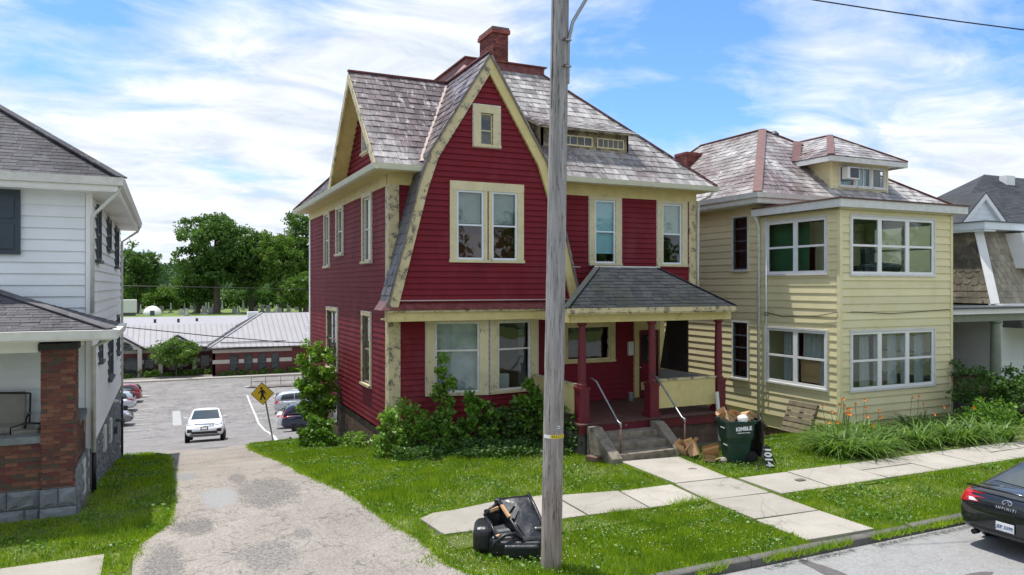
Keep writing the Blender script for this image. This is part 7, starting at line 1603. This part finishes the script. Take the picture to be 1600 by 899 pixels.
shrub('broad leaved bush in front of the left bay window', (7.4, 18.25, .55), (.65, .5, .85), 70, .17, 30, .14, 'shrub_leaf', 104, group=SG, base=(7.4, 18.25, -.08), asp=.75)
shrub('dark bush under the right bay window', (8.2, 18.3, .45), (.65, .5, .7), 75, .16, 32, .11, 'bush_leaf', 105, group=SG, base=(8.2, 18.3, -.08))
shrub('tall weedy bush beside the utility pole, below the bay', (9.0, 18.2, .8), (.5, .45, 1.05), 70, .16, 30, .13, 'shrub_leaf', 106, group=SG, base=(9.0, 18.2, -.08), asp=.7)
shrub('dark vine covered bush between the pole and the porch steps', (9.45, 17.2, .55), (.42, .6, .75), 60, .15, 32, .085, 'bush_leaf', 107, group=SG, base=(9.45, 17.2, 0))
P = pts_in([(5.0, 17.6), (9.3, 16.4), (9.4, 18.2), (5.2, 18.6)], 700); hgt = .12+.35*vnoise(P, 1.2, 4)*np.clip((P[:, 1]-16.2)/1.5, .1, 1)
Pz = np.column_stack([P, hv(P[:, 0], P[:, 1])+hgt*rng.random(len(P))**.6])
tag(npmesh('ground_ivy', leaf_quads(Pz, .085, .4, .4, .7), 'bush_leaf'), 'ivy ground cover at the foot of the shrubs below the bay', 'ivy', kind='stuff')
shrub('tall vine covered sapling at the rear corner of the red house', (4.72, 26.2, .85), (.75, .9, 1.55), 110, .22, 34, .16, 'vine_leaf', 111, name='vine_sapling', base=(4.7, 26.2, -1.2), stems=10)
shrub('low leafy bush at the foot of the vine sapling', (4.45, 24.6, -.55), (.7, .9, .55), 70, .18, 30, .13, 'shrub_leaf', 112, name='low_bush', base=(4.45, 24.6, -.98))
shrub('small weeds along the brick foundation of the red house', (5.0, 21.6, -.25), (.35, 1.0, .28), 36, .13, 22, .09, 'vine_leaf', 113, name='foundation_weeds', base=(5.0, 21.6, -.5))
BG = 'bushes in front of the mansard house'
shrub('dark bush beside the right corner of the yellow house', (23.6, 15.2, .85), (1.0, .8, 1.0), 95, .22, 34, .11, 'bush_leaf', 121, group=BG, base=(23.6, 15.2, 0), flowers=0)
shrub('large dark bush in front of the green porch column', (25.0, 14.6, .75), (1.3, .9, 1.15), 120, .24, 34, .11, 'bush_leaf', 122, group=BG, base=(25, 14.6, 0), flowers=26)
shrub('pale green bush at the right edge below the white porch', (26.8, 14.4, .6), (1.4, .9, 1.05), 120, .24, 34, .11, 'shrub_leaf', 123, group=BG, base=(26.8, 14.4, 0), flowers=14)
shrub('low mixed bush between the daylilies and the dark bushes', (22.4, 14.2, .35), (1.1, .7, .5), 70, .2, 30, .10, 'shrub_leaf', 124, group=BG, base=(22.4, 14.2, 0), flowers=12)
shrub('thin vine on the right corner board of the yellow house', (23.85, 16.2, 1.5), (.2, .2, .55), 16, .13, 16, .10, 'bush_leaf', 125, name='wall_vine', base=(23.9, 16.25, 0))
# school planting
tree('ornamental_tree', 'small round tree in front of the school gable', (1.0, 93.8, -6.1), 4.4, (2.6, 2.2, 1.55), 2.6, 150, .5, 46, .26, 'tree_leaf_light', 201, .1)
g = random.Random(8)
SCL = ['small clipped shrub in the bed before the school']
for i in range(22):
    X_ = -8+i*1.15+g.uniform(-.3, .3); Y_ = (94.4 if X_ < 4.6 else 91.9)+g.uniform(-.4, .3); r_ = g.uniform(.4, .8)
    if 4.6 < X_ < 5.2: continue
    t = thing('clipped_shrub', 'low rounded shrub in the bed along the school wall', 'shrub', (X_, Y_, h(Y_)+.05), group='shrubs along the school wall')
    Pp, _ = ellip_clumps((X_, Y_, h(Y_)+r_*.5), (r_, r_*.8, r_*.55), 22, .26, 22, .3, 300+i); npmesh('foliage', leaf_quads(Pp, .2), g.choice(['shrub_leaf', 'bush_leaf', 'tree_leaf_light']), t)
# trees behind the cemetery
TG = 'trees behind the cemetery'
tree('shade_tree', 'rounded maple at far left behind the cemetery', (-5.4, 180, -1.6), 14.5, (4.5, 4.5, 5.4), 9.0, 170, 1.15, 60, .62, 'tree_leaf', 401, .5, TG)
tree('shade_tree', 'tallest tree rising in the centre behind the cemetery', (9.8, 172, -1.6), 23, (7.4, 6.5, 8.6), 14.0, 300, 1.35, 70, .62, 'tree_leaf', 402, .75, TG, lean=-.3, forks=9, shell=.3)
tree('shade_tree', 'wide lower tree left of the tallest one', (6.2, 176, -1.6), 13, (4.4, 4.4, 4.8), 7.0, 190, 1.2, 60, .6, 'tree_leaf', 403, .5, TG)
tree('shade_tree', 'broad tree right of the tallest one', (17.0, 174, -1.6), 19, (6.2, 5.5, 7.4), 11.4, 240, 1.25, 64, .6, 'tree_leaf', 404, .6, TG, forks=8, shell=.3)
tree('shade_tree', 'pale green tree between the broad tree and the red house', (22.6, 168, -1.6), 19, (5.0, 5, 7.2), 11.2, 220, 1.2, 60, .58, 'tree_leaf_light', 405, .5, TG, forks=8, shell=.3)
tree('shade_tree', 'tall tree partly hidden by the eave of the red house', (28.4, 172, -1.6), 23, (5.4, 5, 8.8), 13.8, 240, 1.25, 60, .6, 'tree_leaf', 406, .55, TG, forks=8, shell=.3)
tree('shade_tree', 'low sunlit tree under the pale one by the red house', (25.4, 160, -1.6), 9, (4.2, 4, 3.4), 5.0, 120, 1.1, 52, .55, 'tree_leaf_light', 407, .35, TG)
tree('shade_tree', 'small light green tree between the maple and the tallest tree', (-.6, 200, -1.6), 6, (3.8, 3.5, 2.2), 3.2, 110, 1.2, 50, .6, 'tree_leaf_light', 408, .35, TG)
tree('shade_tree', 'low tree half hidden behind the white house corner', (-8.6, 196, -1.6), 7, (3.6, 3, 2.6), 3.8, 80, 1.1, 46, .6, 'tree_leaf_light', 409, .3, TG)
for i, (x_, y_, hh_) in enumerate([(-14, 208, 6), (-7, 214, 7), (-1, 210, 6.5), (5, 206, 7), (11, 210, 7.5), (17, 206, 7), (23, 205, 8), (29, 204, 8), (35, 206, 8)]):
    t = thing('thicket', 'dense thicket closing the back of the cemetery under the tall trees', 'shrub', (x_, y_, -1.6), group='thickets behind the cemetery')
    Pp, _ = ellip_clumps((x_, y_, hh_*.28-1.6), (4.4, 2.5, hh_*.38), 70, 1.2, 40, .3, 430+i); npmesh('foliage', leaf_quads(Pp, .6), 'tree_leaf_light' if i % 3 == 1 else 'tree_leaf', t)
# wooded hills
gh = np.random.default_rng(9); n_ = 2600
X_ = gh.uniform(-160, 330, n_); Y_ = gh.uniform(240, 760, n_)
hill = lambda x, y: -2+17*np.clip((y-230)/480, 0, 1)**1.2*(.75+.35*np.sin(x*.013+1.2))
mb = MB(); ny, nx = 14, 26
for i in range(ny):
    for j in range(nx): x, y = -400+40*j, 225+45*i; mb.v.append((x, y, float(hill(np.array(x), np.array(y)))-.5))
mb.f = [(i*nx+j, i*nx+j+1, (i+1)*nx+j+1, (i+1)*nx+j) for i in range(ny-1) for j in range(nx-1)]; mb.build('hillside', 'field', None, kind='structure', smooth=True)
C = np.column_stack([X_, Y_, hill(X_, Y_)+4]); e = gh.normal(size=(n_, 46, 3)); e /= np.linalg.norm(e, axis=2, keepdims=True); e *= np.array([4.5, 4.5, 5.5])*gh.uniform(.7, 1.2, (n_, 1, 1)); e[..., 2] = np.abs(e[..., 2])*.9-1.5
tag(npmesh('far_woods', leaf_quads((C[:, None, :]+e).reshape(-1, 3), 2.3, .3), 'hill_leaf'), 'wooded hillside far beyond the cemetery', 'woods', kind='stuff')

# trees across the street, seen only as reflections in the windows
for i, (x_, y_) in enumerate([(-14, -24), (-3, -27), (9, -25), (21, -28), (33, -24), (45, -27), (58, -25), (69, -27), (80, -24), (91, -28), (102, -25), (114, -27), (127, -25)]):
    tree('street_tree', 'leafy tree across the street behind the camera, reflected in the windows', (x_, y_, 0), 13, (5.5, 4.5, 5.2), 6.6, 90, 1.5, 36, .75, 'tree_leaf', 500+i, .35, 'trees across the street')
